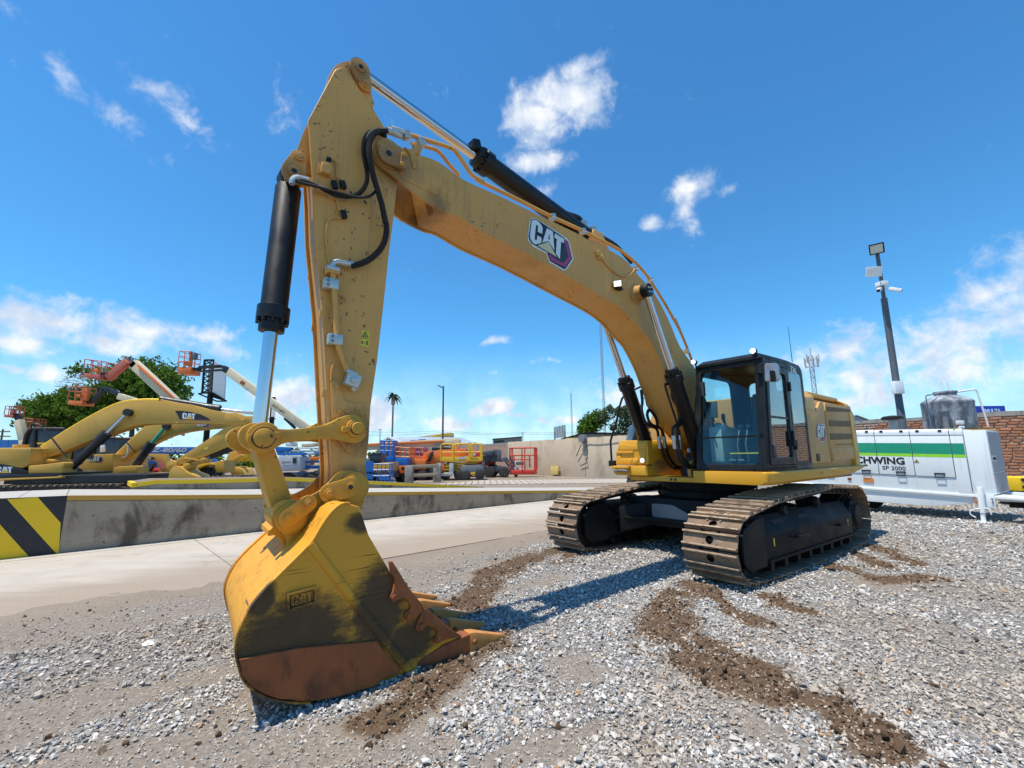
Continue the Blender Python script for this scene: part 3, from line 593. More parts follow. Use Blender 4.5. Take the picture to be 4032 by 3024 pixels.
# inside
mb = MB(); mb.bb((-.34, YA + .06, 1.442), (1.24, YB - .06, 1.47)); build(mb, 'floor_mat', M['interior'], CF)
mb = MB(); mb.prism(round2([(.55, 1.82), (.53, 1.95), (.0, 1.99), (-.12, 2.62), (-.22, 2.62), (-.16, 1.85)], .05, 3), .84, 1.30); mb.prism(round2([(-.10, 2.58), (-.12, 2.80), (-.21, 2.82), (-.22, 2.58)], .04, 3), .94, 1.20); mb.bb((-.08, .90, 1.47), (.42, 1.24, 1.82)); ST = build(mb, 'seat', M['seat'], CF, bevel=.025)
mb = MB(); mb.prism(round2([(.95, 1.47), (.98, 2.02), (.86, 2.10), (.70, 2.04), (.1, 2.02), (.1, 1.47)], .05, 3), .58, .78); build(mb, 'right_console', M['console'], CF, bevel=.02)
mb = MB(); mb.prism(round2([(.62, 1.9), (.62, 2.03), (.0, 2.03), (.0, 1.9)], .03, 3), 1.32, 1.43); build(mb, 'armrest', M['interior'], CF, bevel=.01)
for y in (.70, 1.37):
    mb = MB(); mb.tube(spline([(.62, y, 2.0), (.66, y, 2.1), (.70, y, 2.16), (.70, y, 2.25)], 4), [.018] * 5 + [.02, .024, .026, .028, .03, .03, .03, .026], 8); build(mb, 'joystick', M['interior'], CF)
mb = MB(); mb.box((1.02, .66, 2.30), (.04, .20, .26), (0, R(-14), R(20))); mb.tube([(.98, .66, 2.18), (.95, .65, 2.04)], .02, 8); build(mb, 'monitor', M['interior'], CF, bevel=.01)
for y in (.98, 1.10):
    mb = MB(); mb.tube([(.86, y, 1.50), (.92, y, 1.75), (.80, y, 2.02), (.76, y, 2.06)], .011, 7); mb.cyl((.80, y, 2.03), (.72, y, 2.045), .03, n=8); mb.box((1.02, y, 1.49), (.22, .09, .03), (0, R(-18), 0)); build(mb, 'travel_lever', M['steelgrey'], CF)
mb = MB(); mb.tube([(.95, .9, 1.52), (1.0, .9, 1.62), (1.0, 1.35, 1.62), (.95, 1.35, 1.52)], .012, 7); build(mb, 'foot_rail', M['decalyel'], CF)
mb = MB(); mb.box((1.14, .62, 2.62), (.05, .06, .22)); mb.tube(spline([(1.14, .62, 2.5), (1.12, .63, 2.3), (1.08, .66, 2.1)], 4), .016, 8); build(mb, 'inside_mirror', M['interior'], CF)
# outside bits
for q in ([(1.434,3.074),(1.493,3.062)], [(0.529,3.064),(0.584,3.055)]):
    (y, z), (y2, _) = q; w = abs(y2 - y) * .72
    mb = MB(); mb.lathe((1.10, y, z), (1.19, y, z), [(0, w * .6), (.03, w * .95), (.075, w), (.09, w * .92)], 18); mb.cyl((1.12, y, z - w * .7), (1.12, y, z - .13), .012, n=8); L_ = build(mb, 'work_light', M['black'], CF)
    mb = MB(); mb.cyl((1.186, y, z), (1.198, y, z), w * .88, n=18); build(mb, 'lens', M['lampwhite'], CF)
mm = [(1.589,2.853),(1.616,2.861),(1.744,2.835),(1.766,2.8),(1.752,2.611),(1.731,2.583),(1.591,2.594),(1.575,2.622)]
mb = MB(); mb.prism(mm, 1.20, 1.25, 'x'); mb2 = build(mb, 'mirror', M['mirror'], CF, bevel=.016)
cm = [(1.651,2.748),(1.72,2.737),(1.719,2.584),(1.65,2.589)]
mb = MB(); mb.prism(round2(cm, .02, 2), 1.25, 1.262, 'x'); build(mb, 'mirror_bracket', M['black'], CF, bevel=.004)
am = [(1.483,2.778),(1.507,2.846),(1.66,2.867),(1.659,2.776)]
mb = MB(); mb.tube([(1.22, y, z) for y, z in am], .010, 7); ax = [(1.46,2.817),(1.515,2.749)]; mb.box((1.22, (ax[0][0] + ax[1][0]) / 2, (ax[0][1] + ax[1][1]) / 2), (.06, .06, .10)); build(mb, 'mirror_arm', M['black'], CF)
an = [(-1.044,3.896),(-1.06,3.317)]
mb = MB(); mb.cyl((an[1][0], 1.2, an[1][1] - .08), (an[0][0], 1.2, an[0][1]), .006, .003, n=6); build(mb, 'antenna', M['black'], CF)
lp, lq, lr = [(0.087,2.868),(-.175,2.885),(0.063,2.979)]
lettering('336', 'model_number', M['decalwhite'], CF, (lp[0], YB + .0005, lp[1]), (-1, 0, -.04), (0, 0, 1), lr[1] - lp[1], abs(lq[0] - lp[0]) * .9, bold=.02)
for y, z in ((YA + .05, 1.41), (YA + .16, 1.41), (YB - .18, 1.41), (YB - .06, 1.41), (YB - .06, 1.88)):
    mb = MB(); mb.cyl((fx_(z) - .002, y, z), (fx_(z) + .02, y, z), .018, n=10); build(mb, 'bolt', M['black'], CF, bevel=.003)
wp = [(0.614,2.633),(0.618,2.556),(0.573,2.297),(0.535,2.131),(0.567,2.091)]
mb = MB(); mb.tube([(1.40 if z < 2 else 1.33, y, z) for y, z in wp], .012, 7); build(mb, 'wiper_arm', M['black'], CF)
# --- boom foot brackets and cylinder feet
tw = [(1.20, 1.24), (1.20, 1.46), (1.06, 1.54), (.88, 1.50), (.72, 1.42), (.58, 1.55), (.44, 2.02), (.30, 2.16), (.06, 2.16), (-.10, 1.98), (-.42, 1.40), (-.42, 1.24)]
for y in (.30, -.36):
    mb = MB(); mb.prism(round2(tw, .08, 3), y, y + .06); build(mb, 'boom_bracket', M['boomyel'], EX, bevel=.006)
for y in (.52, -.58):
    mb = MB(); mb.prism(round2([(1.20, 1.24), (1.20, 1.44), (1.06, 1.54), (.86, 1.50), (.72, 1.24)], .08, 3), y, y + .05); build(mb, 'cylinder_bracket', M['boomyel'], EX, bevel=.006)
mb = MB(); mb.cyl((.2, -.42, 1.93), (.2, .42, 1.93), .09, n=18); build(mb, 'boom_pin', M['boomyel'], EX)
mb = MB(); mb.lathe((.55, .12, 1.25), (.55, .12, 1.62), [(0, .26), (.1, .28), (.2, .22), (.30, .22), (.34, .12), (.37, .1)], 20); mb.box((.2, .1, 1.45), (.5, .45, .4)); build(mb, 'swing_motor', M['interior'], EX, bevel=.01)
sp = [(1.271,1.71),(0.933,1.72),(1.039,1.647),(1.252,1.648)]
mb = MB(); mb.prism(sp, .362, .366); build(mb, 'warning_plate', M['white'], EX)
for yy, hs in ((-.22, ([(1.546,2.679),(1.53,2.487),(1.562,2.334),(1.446,2.118),(1.169,2.046),(1.114,1.883),(1.04,1.721),(0.949,1.536),(0.719,1.388),(0.379,1.39)], [(1.37,2.344),(1.414,2.261),(1.322,2.123),(1.04,2.05),(0.946,1.886),(0.909,1.721),(0.798,1.534),(0.579,1.405),(0.17,1.396)], [(1.409,2.312),(1.334,2.357),(1.167,2.232),(1.13,2.068)])), (.34, ([(1.536,2.67),(1.557,2.496),(1.419,2.333),(1.411,2.123),(1.6,2.012),(1.602,1.855),(1.552,1.707),(1.469,1.541),(1.288,1.427),(1.033,1.402)], [(1.495,2.577),(1.365,2.336),(1.33,2.126),(1.478,2.016),(1.481,1.857),(1.447,1.708),(1.36,1.558),(1.177,1.443),(1.01,1.43)]))):
    for h in hs:
        mb = MB(); mb.tube(spline([(x, yy, z) for x, z in h], 6), .024, 9); build(mb, 'hose', M['rubber'], EX)
for yy, q in ((-.22, [(1.116,1.858),(0.967,1.865)]), (.34, [(1.604,1.841),(1.464,1.848)])):
    for x, z in q:
        mb = MB(); mb.lathe((x, yy, z + .06), (x - .02, yy, z - .16), [(0, .034), (.07, .036), (.075, .028), (.2, .026)], 10); build(mb, 'hose_fitting', M['zinc'], EX)

# --- boom
btop = [(6.231,4.6),(6.075,4.656),(5.96,4.667),(5.705,4.692),(5.37,4.617),(4.871,4.619),(4.133,4.599),(3.479,4.585),(3.254,4.555),(2.564,4.528),(2.165,4.348),(1.74,4.135),(1.391,3.79),(1.088,3.377),(0.619,3.037)]
bbot = [(6.235,4.321),(5.871,4.196),(5.597,4.155),(5.422,4.162),(5.072,4.086),(4.449,4.022),(3.491,3.869),(2.883,3.771),(2.506,3.663),(2.175,3.474),(1.935,3.343),(1.651,3.011),(1.477,2.705)]
NOSE = [(6.271,4.525)][0]
nose_arc = [(NOSE[0] + .165 * math.cos(R(a)), NOSE[1] + .165 * math.sin(R(a))) for a in range(250, 90, -20)][::-1]
nose_arc = [(NOSE[0] + .165 * math.cos(R(a)), NOSE[1] + .165 * math.sin(R(a))) for a in range(85, -85, -17)]
foot = [(.36, 2.55), (-.02, 2.06), (-.03, 1.88), (.06, 1.74), (.24, 1.68), (.42, 1.74), (.95, 2.05), (1.26, 2.36)]
outline = [tuple(p) for p in btop[1:]] + foot + [tuple(p) for p in bbot[::-1][:-1]] + nose_arc[::-1]
def inset(poly, d):
    n = len(poly); out = []
    ar = sum(poly[i - 1][0] * poly[i][1] - poly[i][0] * poly[i - 1][1] for i in range(n)); sg = 1 if ar > 0 else -1
    for i in range(n):
        a, b, c = Vector(poly[i - 1]), Vector(poly[i]), Vector(poly[(i + 1) % n]); t1 = (b - a).normalized(); t2 = (c - b).normalized()
        m = Vector((-(t1 + t2).y, (t1 + t2).x)); m = m.normalized() if m.length > 1e-6 else Vector((-t1.y, t1.x)); out.append(tuple(b + m * d * sg))
    return out
def smooth2(poly, k=3, closed=False): return [(p.x, p.y) for p in spline([(a, b, 0) for a, b in poly], k, closed)]
top_s = smooth2([tuple(p) for p in btop[2:]] + [(.36, 2.55), (-.02, 2.06)], 3); bot_s = smooth2([(.42, 1.74), (.95, 2.05), (1.26, 2.36)] + [tuple(p) for p in bbot[::-1][:-1]], 3)
outline = top_s + [(-.05, 1.95), (-.03, 1.84), (.06, 1.74), (.24, 1.69)] + bot_s + nose_arc[::-1] + [tuple(btop[1])]
core = inset(top_s[2:] + [(-.05, 1.95), (-.03, 1.84), (.06, 1.74), (.24, 1.69)] + bot_s[:-2], .012)
mb = MB(); mb.prism(core, -.235, .235)
for y0, y1 in ((.232, .265), (-.265, -.232)): mb.prism(outline, y0, y1)
BM = build(mb, 'boom', M['boomyel'], EX, angle=30)
for sg in (1, -1):      # nose bosses and pin keeper
    mb = MB(); mb.cyl((NOSE[0], sg * .225, NOSE[1]), (NOSE[0], sg * .285, NOSE[1]), .155, n=30); mb.cyl((NOSE[0], sg * .28, NOSE[1]), (NOSE[0], sg * .305, NOSE[1]), .13, n=30); build(mb, 'nose_boss', M['boomyel'], BM, bevel=.006)
kp = [(6.288,4.487),(6.161,4.462)]
mb = MB(); mb.prism(capsule(kp[0], kp[1], .105, .07, 9), .305, .335); build(mb, 'pin_keeper', M['boomyel'], BM, bevel=.006)
mb = MB(); mb.cyl((kp[0][0], .33, kp[0][1]), (kp[0][0], .342, kp[0][1]), .027, n=14); build(mb, 'grease_hole', M['decalblack'], BM)
bk = [(6.16,4.552),(6.129,4.548),(6.138,4.413),(6.182,4.387)]
mb = MB(); mb.prism(bk, .262, .352); kb = build(mb, 'keeper_block', M['boomyel'], BM, bevel=.006)
for q in [(6.147,4.531),(6.159,4.422)]:
    mb = MB(); mb.cyl((q[0], .35, q[1]), (q[0], .37, q[1]), .022, n=6); build(mb, 'bolt', M['bolt'], BM, bevel=.002)
mb = MB(); mb.prism(round2([(6.062,4.593),(5.677,4.595),(5.651,4.566),(5.689,4.316),(5.741,4.293),(6.128,4.333),(6.154,4.39)], .02, 2), .26, .272); build(mb, 'doubler_plate', M['boomyel'], BM, bevel=.004)
mb = MB(); mb.prism([(6.107,4.671),(6.048,4.671),(5.992,4.712),(5.965,4.516),(5.982,4.481),(6.011,4.492),(6.039,4.618)], .262, .285); mb.prism([(6.008,4.776),(5.898,4.777),(5.932,4.667),(5.99,4.662)], .24, .285); build(mb, 'pipe_bracket', M['boomyel'], BM, bevel=.004)
# weld seams as raised beads
for pl in ([(0.922,2.61),(1.21,3.162),(1.53,3.356)], [(5.581,4.263),(5.609,4.474),(5.687,4.569)]):
    mb = MB(); mb.tube(spline([(x, .2655, z) for x, z in pl], 4), .006, 5); build(mb, 'weld_bead', M['boomyel'], BM)
# cylinder boss
HP = [(2.264,4.02)][0]; FP = (.95, 1.40)
for sg in (1, -1):
    mb = MB(); mb.lathe((HP[0], sg * .255, HP[1]), (HP[0], sg * .40, HP[1]), [(0, .16), (.02, .15), (.06, .115), (.145, .11)], 24); build(mb, 'cylinder_boss', M['boomyel'], BM)
mb = MB(); mb.cyl((HP[0], .262, HP[1]), (HP[0], .268, HP[1]), .25, n=32); build(mb, 'boss_plate', M['boomyel'], BM, bevel=.003)
e0, e1, e2 = [(4.416,4.178),(3.853,4.101),(4.384,4.492)]
emblem(BM, (e0[0], .266, e0[1]), (e1[0] - e0[0], 0, e1[1] - e0[1]), (e2[0] - e0[0], 0, e2[1] - e0[1]), (0, 1, 0))
def pipe(q, y, r, name, mat, parent, k=5, n=8):
    mb = MB(); mb.tube(spline([(x, y, z) for x, z in q], k), r, n); return build(mb, name, mat, parent)
pp = [(6.028,4.868),(5.831,4.901),(5.535,4.947),(5.437,4.901),(5.26,4.747),(5.113,4.73)] + [(5.188,4.711),(4.723,4.705),(4.03,4.683),(3.389,4.684),(2.623,4.651),(2.354,4.608),(2.113,4.53),(1.83,4.375),(1.394,4.033),(1.015,3.681)] + [(1.164,3.866),(0.89,3.511),(0.694,3.209)]
pipe(pp, .24, .023, 'boom_pipe', M['boomyel'], BM, 4)
pipe([(5.974,4.847),(5.786,4.889),(5.645,4.9),(5.497,4.8),(5.376,4.733)], .16, .020, 'boom_pipe', M['boomyel'], BM, 4)
pipe([(x + .02, z + .05) for x, z in pp[9:]], -.1, .023, 'boom_pipe', M['boomyel'], BM, 4)
for q in ([(6.074,4.843),(5.905,4.84)], [(3.99,4.677),(3.401,4.672)], [(1.808,4.366),(2.207,4.444)], [(0.846,3.343)]):
    for x, z in q:
        mb = MB(); mb.box((x, .24, z), (.075, .075, .085), (0, R(20), 0)); mb.cyl((x - .02, .27, z - .01), (x - .02, .287, z - .01), .012, n=6); mb.cyl((x + .02, .27, z - .02), (x + .02, .287, z - .02), .012, n=6); build(mb, 'pipe_clamp', M['zinc'], BM, bevel=.01)
for q in ([(6.253,4.801),(6.199,4.814),(6.103,4.84)], [(6.29,4.768),(6.236,4.78),(6.181,4.782),(6.133,4.777)]):
    mb = MB(); mb.tube([(x, .27, z) for x, z in q], [.036] * (len(q) - 1) + [.024], 10); build(mb, 'pipe_fitting', M['zinc'], BM)
# black hoses on top of the boom
pipe([(5.032,5.29),(4.626,5.189),(4.158,5.11),(3.613,5.011),(3.24,5.039),(3.153,4.982)], .02, .034, 'hose', M['rubber'], BM)
pipe([(2.929,4.888),(2.738,4.873),(2.44,4.842),(2.202,4.752),(2.028,4.662)], .06, .030, 'hose', M['rubber'], BM)
mb = MB(); [mb.box((x, .03, z), (.12, .09, .10), (0, R(25), 0)) for x, z in [(3.151,4.957),(2.937,4.942)]]; build(mb, 'hose_clamp', M['zinc'], BM, bevel=.01)
# lights and sensor on the boom side
q = [(2.783,4.023)][0]
mb = MB(); mb.box((q[0], .33, q[1]), (.10, .11, .09), (0, R(10), R(35))); mb.box((q[0] - .06, .30, q[1] - .04), (.12, .08, .02)); wl = build(mb, 'work_light', M['black'], BM, bevel=.015)
mb = MB(); mb.box((q[0] + .045, .355, q[1]), (.012, .10, .075), (0, R(10), R(35))); build(mb, 'lens', M['lampwhite'], BM, bevel=.003)
q = [(3.129,4.393)][0]
mb = MB(); mb.box((q[0], .28, q[1]), (.10, .04, .12), (0, R(30), 0)); mb.cyl((q[0] - .02, .29, q[1]), (q[0] - .06, .31, q[1] - .05), .028, n=10); build(mb, 'sensor', M['boomyel'], BM, bevel=.006)
pipe([(3.029,4.347),(2.896,4.27),(2.709,4.214),(2.544,4.225),(2.402,4.294),(2.27,4.417)], .28, .011, 'cable', M['boomyel'], BM, 4, 6)

# --- hydraulic cylinders
def ram(name, foot, head, f_out, rb, rr, y, eye=.09, wid=.10):
    """barrel from the foot, chromed rod to the head; f_out = share of the length taken by the barrel"""
    a = Vector((foot[0], y, foot[1])); b = Vector((head[0], y, head[1])); d = (b - a).normalized(); L = (b - a).length; Lb = L * f_out
    mb = MB(); mb.lathe(a + d * .06, b, [(0, rb * .7), (.05, rb), (Lb - .30, rb), (Lb - .295, rb * 1.02), (Lb - .27, rb * 1.02), (Lb - .265, rb * .97), (Lb - .24, rb * .97), (Lb - .235, rb * 1.0)], 26)
    mb.cyl(a + Vector((0, -wid, 0)), a + Vector((0, wid, 0)), eye * 1.1, n=20)
    B = build(mb, name, M['black'], EX)
    mb = MB(); h0 = Lb - .24; mb.lathe(a + d * h0, b, [(0, rb * 1.0), (.01, rb * 1.2), (.12, rb * 1.2), (.125, rb * 1.12), (.13, rb * .98), (.22, rb * .94), (.225, rr * 1.2), (.23, rr)], 26)
    ortho = d.orthogonal().normalized(); o2 = d.cross(ortho)
    for k in range(10):
        t = k * math.pi / 5; c = a + d * (h0 + .12) + (ortho * math.cos(t) + o2 * math.sin(t)) * rb * 1.08; mb.cyl(c, c + d * .035, .016, n=6)
    build(mb, 'gland', M['black'], B)
    mb = MB(); mb.cyl(a + d * (Lb - .08), b - d * (eye * .5), rr, n=24); build(mb, 'rod', M['chrome'], B)
    mb = MB(); mb.cyl(b + Vector((0, -wid, 0)), b + Vector((0, wid, 0)), eye, n=22); build(mb, 'rod_eye', M['black'], B, bevel=.006)
    return B
for sg in (1, -1):
    B = ram('boom_cylinder', FP, HP, .58, .110, .053, sg * .44, eye=.10, wid=.07)
    mb = MB()
    for k in range(4):
        t = k * math.pi / 2 + .6; mb.cyl((HP[0] + .045 * math.cos(t), sg * .505, HP[1] + .045 * math.sin(t)), (HP[0] + .045 * math.cos(t), sg * .525, HP[1] + .045 * math.sin(t)), .014, n=6)
    build(mb, 'cap_bolts', M['zinc'], B)
    # steel line down the barrel
    a = Vector((FP[0], 0, FP[1])); d = (Vector((HP[0], 0, HP[1])) - a).normalized(); nn = Vector((d.z, 0, -d.x))
    q0 = a + d * 1.45 + nn * .15; q1 = a + d * .85 + nn * .16
    mb = MB(); mb.tube(spline([(q.x, sg * .34, q.z) for q in (a + d * 1.47 + nn * .08, q0, q1, a + d * .6 + nn * .2)], 5), .016, 8); build(mb, 'cylinder_line', M['black'], B)
sc0 = [(2.923,4.782)][0]; SPIN = [(6.503,5.501)][0]
ST_ = ram('stick_cylinder', sc0, SPIN, .60, .125, .060, 0.0, eye=.10, wid=.06)
gl = [(5.018,5.215),(5.099,5.279)]
mb = MB(); [mb.box((x, .05, z), (.10, .16, .12), (0, R(15), 0)) for x, z in gl]; build(mb, 'port_block', M['black'], ST_, bevel=.012)
mb = MB(); mb.prism([(sc0[0] + .35, sc0[1] - .30), (sc0[0] + .1, sc0[1] + .1), (sc0[0] - .1, sc0[1] + .1), (sc0[0] - .4, sc0[1] - .38)], .09, .13); mb.prism([(sc0[0] + .35, sc0[1] - .30), (sc0[0] + .1, sc0[1] + .1), (sc0[0] - .1, sc0[1] + .1), (sc0[0] - .4, sc0[1] - .38)], -.13, -.09); build(mb, 'cylinder_ear', M['boomyel'], BM, bevel=.006)

# --- stick
sl = [(6.786,5.194),(6.991,4.551),(6.978,4.496),(6.914,3.944),(6.883,3.569),(6.785,2.905),(6.722,2.308),(6.647,1.634),(6.635,1.52)]
sr = [(6.342,1.555),(6.324,1.779),(6.32,2.065),(6.273,2.493),(6.225,3.132),(6.196,3.555),(6.158,3.97),(6.134,4.305),(6.198,4.609),(6.3,4.855),(6.422,4.995),(6.54,5.093),(6.657,5.234),(6.73,5.247)]
BP = [(6.471,1.374)][0]
so_ = [tuple(p) for p in sl] + [(BP[0] + .165 * math.cos(R(a)), BP[1] + .165 * math.sin(R(a))) for a in range(-15, -166, -25)] + [tuple(p) for p in sr]
so_ = round2(so_, [.06, .05, .0] + [0] * (len(so_) - 3), 3)
si_ = inset(so_, .028)
mb = MB(); mb.prism(si_, -.178, .178)
for y0, y1 in ((.175, .21), (-.21, -.175)): mb.prism(so_, y0, y1)
SK = build(mb, 'stick', M['boomyel'], EX, angle=30, bevel=.004, seg=1)
for y0, y1 in ((.06, .12), (-.12, -.06)):
    mb = MB(); mb.prism(round2([(6.819,5.192),(6.762,5.339),(6.646,5.451),(6.523,5.503),(6.463,5.461),(6.44,5.381),(6.41,5.229),(6.364,5.086),(6.61,4.903),(6.851,5.015)], .05, 3), y0, y1)
    build(mb, 'cylinder_ear', M['boomyel'], SK, bevel=.006)
    mb = MB(); mb.prism(round2([(6.943,4.667),(6.999,4.534),(7.059,4.269),(7.135,4.103),(7.141,4.03),(7.105,3.959),(7.02,4.01),(6.969,4.098),(6.874,4.138)], .04, 3), y0, y1)
    build(mb, 'cylinder_ear', M['boomyel'], SK, bevel=.006)
BC = [(7.057,4.077)][0]
for (c0, c1), yy in (([(6.54,5.397),(6.484,5.251)], .125), ([(7.066,4.052),(7.035,4.21)], .125)):
    mb = MB(); mb.prism(capsule(c0, c1, .10, .065, 9), yy, yy + .035); build(mb, 'pin_keeper', M['boomyel'], SK, bevel=.006)
    mb = MB(); mb.cyl((c0[0], yy + .03, c0[1]), (c0[0], yy + .055, c0[1]), .05, n=18); mb.cyl((c1[0], yy + .03, c1[1]), (c1[0], yy + .055, c1[1]), .042, n=16); mb.cyl((c1[0], yy + .05, c1[1]), (c1[0], yy + .07, c1[1]), .024, n=6); build(mb, 'keeper_bolt', M['boomyel'], SK, bevel=.003)
    mb = MB(); mb.cyl((c0[0], yy + .05, c0[1]), (c0[0], yy + .057, c0[1]), .022, n=12); build(mb, 'grease_hole', M['decalblack'], SK)
    mb = MB(); mb.cyl((c0[0], -.13, c0[1]), (c0[0], .13, c0[1]), .06, n=16); build(mb, 'pin', M['steelgrey'], SK)
SP = [(6.465,1.873)][0]
mb = MB(); mb.prism(round2([(6.682,2.267),(6.617,2.255),(6.593,2.192),(6.555,2.089),(6.38,2.076),(6.349,1.891),(6.356,1.76),(6.479,1.652),(6.513,1.659),(6.569,1.739),(6.642,1.783)], .03, 2), .208, .232); build(mb, 'doubler_plate', M['boomyel'], SK, bevel=.005)
for q in [(6.598,2.003),(6.446,2.034),(6.531,2.007),(6.406,1.991),(6.505,1.71),(6.632,2.208)]:
    mb = MB(); mb.cyl((q[0], .23, q[1]), (q[0], .238, q[1]), .024, n=16); mb.cyl((q[0], .235, q[1]), (q[0], .25, q[1]), .015, n=6); build(mb, 'bolt', M['boomyel'], SK)
for q in [(6.817,3.333),(6.755,2.835),(6.699,2.157)]:   # cable tabs on the front edge
    mb = MB(); mb.box((q[0] + .015, .19, q[1]), (.05, .035, .07)); build(mb, 'cable_tab', M['boomyel'], SK, bevel=.004)
for q in [(6.817,3.303),(6.759,2.809),(6.68,2.168)]:
    mb = MB(); mb.box((q[0], -.19, q[1]), (.05, .035, .07)); build(mb, 'cable_tab', M['boomyel'], SK, bevel=.004)
# stick pipe, elbows, clamps, valve
pipe([(6.719,3.188),(6.694,2.985),(6.658,2.644),(6.634,2.531),(6.539,2.324)], .27, .026, 'stick_pipe', M['boomyel'], SK, 4, 10)
pipe([(6.727,3.231),(6.719,3.272),(6.675,3.299),(6.633,3.299),(6.546,3.314)], .27, .026, 'elbow', M['zinc'], SK, 5, 10)
for q, mt in (([(6.723,3.221)][0], 'zinc'), ([(6.721,3.19)][0], 'boomyel')):
    mb = MB(); mb.box((q[0], .262, q[1]), (.11, .09, .035)); build(mb, 'pipe_flange', M[mt], SK, bevel=.008)
for q in [(6.729,3.084),(6.67,2.604)]:
    mb = MB(); mb.box((q[0], .255, q[1]), (.125, .09, .095)); c = build(mb, 'pipe_clamp', M['zinc'], SK, bevel=.016)
    for dz_ in (-.02, .022): mb = MB(); mb.cyl((q[0] + .03, .30, q[1] + dz_), (q[0] + .03, .312, q[1] + dz_), .014, n=6); build(mb, 'bolt', M['steelgrey'], SK)
q = [(6.513,2.267),(6.478,2.185)]
mb = MB(); mb.box((q[0][0], .275, q[0][1]), (.12, .11, .11), (0, R(-18), 0)); mb.cyl((q[0][0], .33, q[0][1]), (q[0][0], .345, q[0][1]), .03, n=6); mb.cyl((q[0][0] - .01, .275, q[0][1] - .05), (q[1][0], .275, q[1][1]), .03, n=8); mb.box((q[0][0] + .01, .275, q[0][1] + .065), (.10, .08, .03), (0, R(-18), 0)); build(mb, 'line_valve', M['zinc'], SK, bevel=.006)
# corrugated hoses
def hose(q, y, r, name='corrugated_hose', rib=.0095, par=SK):
    P = spline([(x, yy, z) for (x, z), yy in zip(q, y)], 24); L = 0; pts = [P[0]]
    fine = []; 
    tot = [0]
    for a, b in zip(P, P[1:]): tot.append(tot[-1] + (b - a).length)
    n = int(tot[-1] / rib) * 2; j = 0; rad = []
    for i in range(n + 1):
        s = tot[-1] * i / n
        while j < len(P) - 2 and tot[j + 1] < s: j += 1
        fine.append(P[j].lerp(P[j + 1], (s - tot[j]) / max(tot[j + 1] - tot[j], 1e-9))); rad.append(r if i % 2 else r * .80)
    mb = MB(); mb.tube(fine, rad, 9); return build(mb, name, M['rubber'], par, angle=25)
h1 = [(6.29,4.746),(6.37,4.694),(6.433,4.615),(6.469,4.514),(6.476,4.407),(6.46,4.296),(6.427,4.183),(6.38,4.062),(6.331,3.942),(6.282,3.775)] + [(6.301,3.861),(6.267,3.762),(6.268,3.651),(6.305,3.531),(6.374,3.427),(6.462,3.345),(6.568,3.291)]
hose(h1, [.30, .31, .33, .35, .36, .36, .355, .35, .34, .33, .32, .31, .31, .31, .30, .29, .27], .030, rib=.016)
h2 = [(6.287,4.7),(6.391,4.69),(6.46,4.644),(6.506,4.54),(6.513,4.43),(6.493,4.322),(6.467,4.217),(6.469,4.122),(6.509,4.026),(6.58,3.955),(6.681,3.916),(6.781,3.916),(6.878,3.933),(6.972,3.942),(7.027,3.934)]
hose(h2, [.27, .28, .29, .30, .30, .30, .295, .29, .285, .28, .275, .27, .27, .26, .25], .022, rib=.010)
pipe([(6.362,4.713),(6.45,4.647),(6.493,4.54),(6.495,4.433),(6.469,4.327),(6.445,4.244)], .31, .013, 'thin_hose', M['rubber'], SK)
pipe([(6.385,4.063),(6.442,3.993),(6.548,3.945),(6.681,3.927),(6.877,3.91),(7.024,3.893),(7.07,3.897)], .30, .013, 'thin_hose', M['rubber'], SK)
pipe([(6.957,3.977),(7.013,3.971),(7.058,3.96),(7.083,3.923),(7.085,3.885)], .24, .023, 'elbow', M['zinc'], SK)
# sensor with cables
mb = MB(); mb.prism([(6.892,4.179),(6.871,4.201),(6.748,4.192),(6.754,4.088),(6.897,4.084)], .208, .225); build(mb, 'sensor_plate', M['boomyel'], SK, bevel=.003)
mb = MB(); mb.prism([(6.863,4.185),(6.836,4.188),(6.782,4.212),(6.773,4.14),(6.786,4.084),(6.868,4.08)], .222, .275); build(mb, 'sensor', M['boomyel'], SK, bevel=.015)
mb = MB(); q = [(6.805,4.221)][0]; mb.box((q[0], .255, q[1]), (.04, .04, .05)); build(mb, 'plug', M['black'], SK, bevel=.005)
for q, r in (([(6.796,4.255),(6.757,4.269),(6.727,4.238),(6.723,4.169),(6.721,4.113),(6.691,4.1),(6.662,4.093),(6.655,4.058),(6.676,4.012)], .009), ([(6.719,3.969),(6.71,3.898),(6.695,3.829),(6.67,3.776),(6.656,3.735)], .009), ([(6.668,3.73),(6.742,3.706),(6.776,3.66),(6.787,3.575),(6.781,3.464),(6.754,3.325),(6.74,3.262)], .008), ([(6.872,3.927),(6.795,3.921),(6.771,3.893),(6.721,3.894)], .008), ([(6.678,3.065),(6.682,2.953),(6.697,2.84),(6.697,2.732),(6.679,2.649)], .007), ([(6.655,3.026),(6.59,3.007),(6.583,2.975),(6.642,2.973)], .006), ([(6.654,2.423),(6.673,2.372),(6.678,2.309),(6.676,2.257)], .010)):
    pipe(q, .232, r, 'cable', M['boomyel'], SK, 4, 6)
for q in [(6.74,4.021),(6.648,3.769),(6.668,4.051)]:
    mb = MB(); mb.box((q[0], .24, q[1]), (.05, .04, .07), (0, R(20), 0)); build(mb, 'connector', M['black'], SK, bevel=.006)
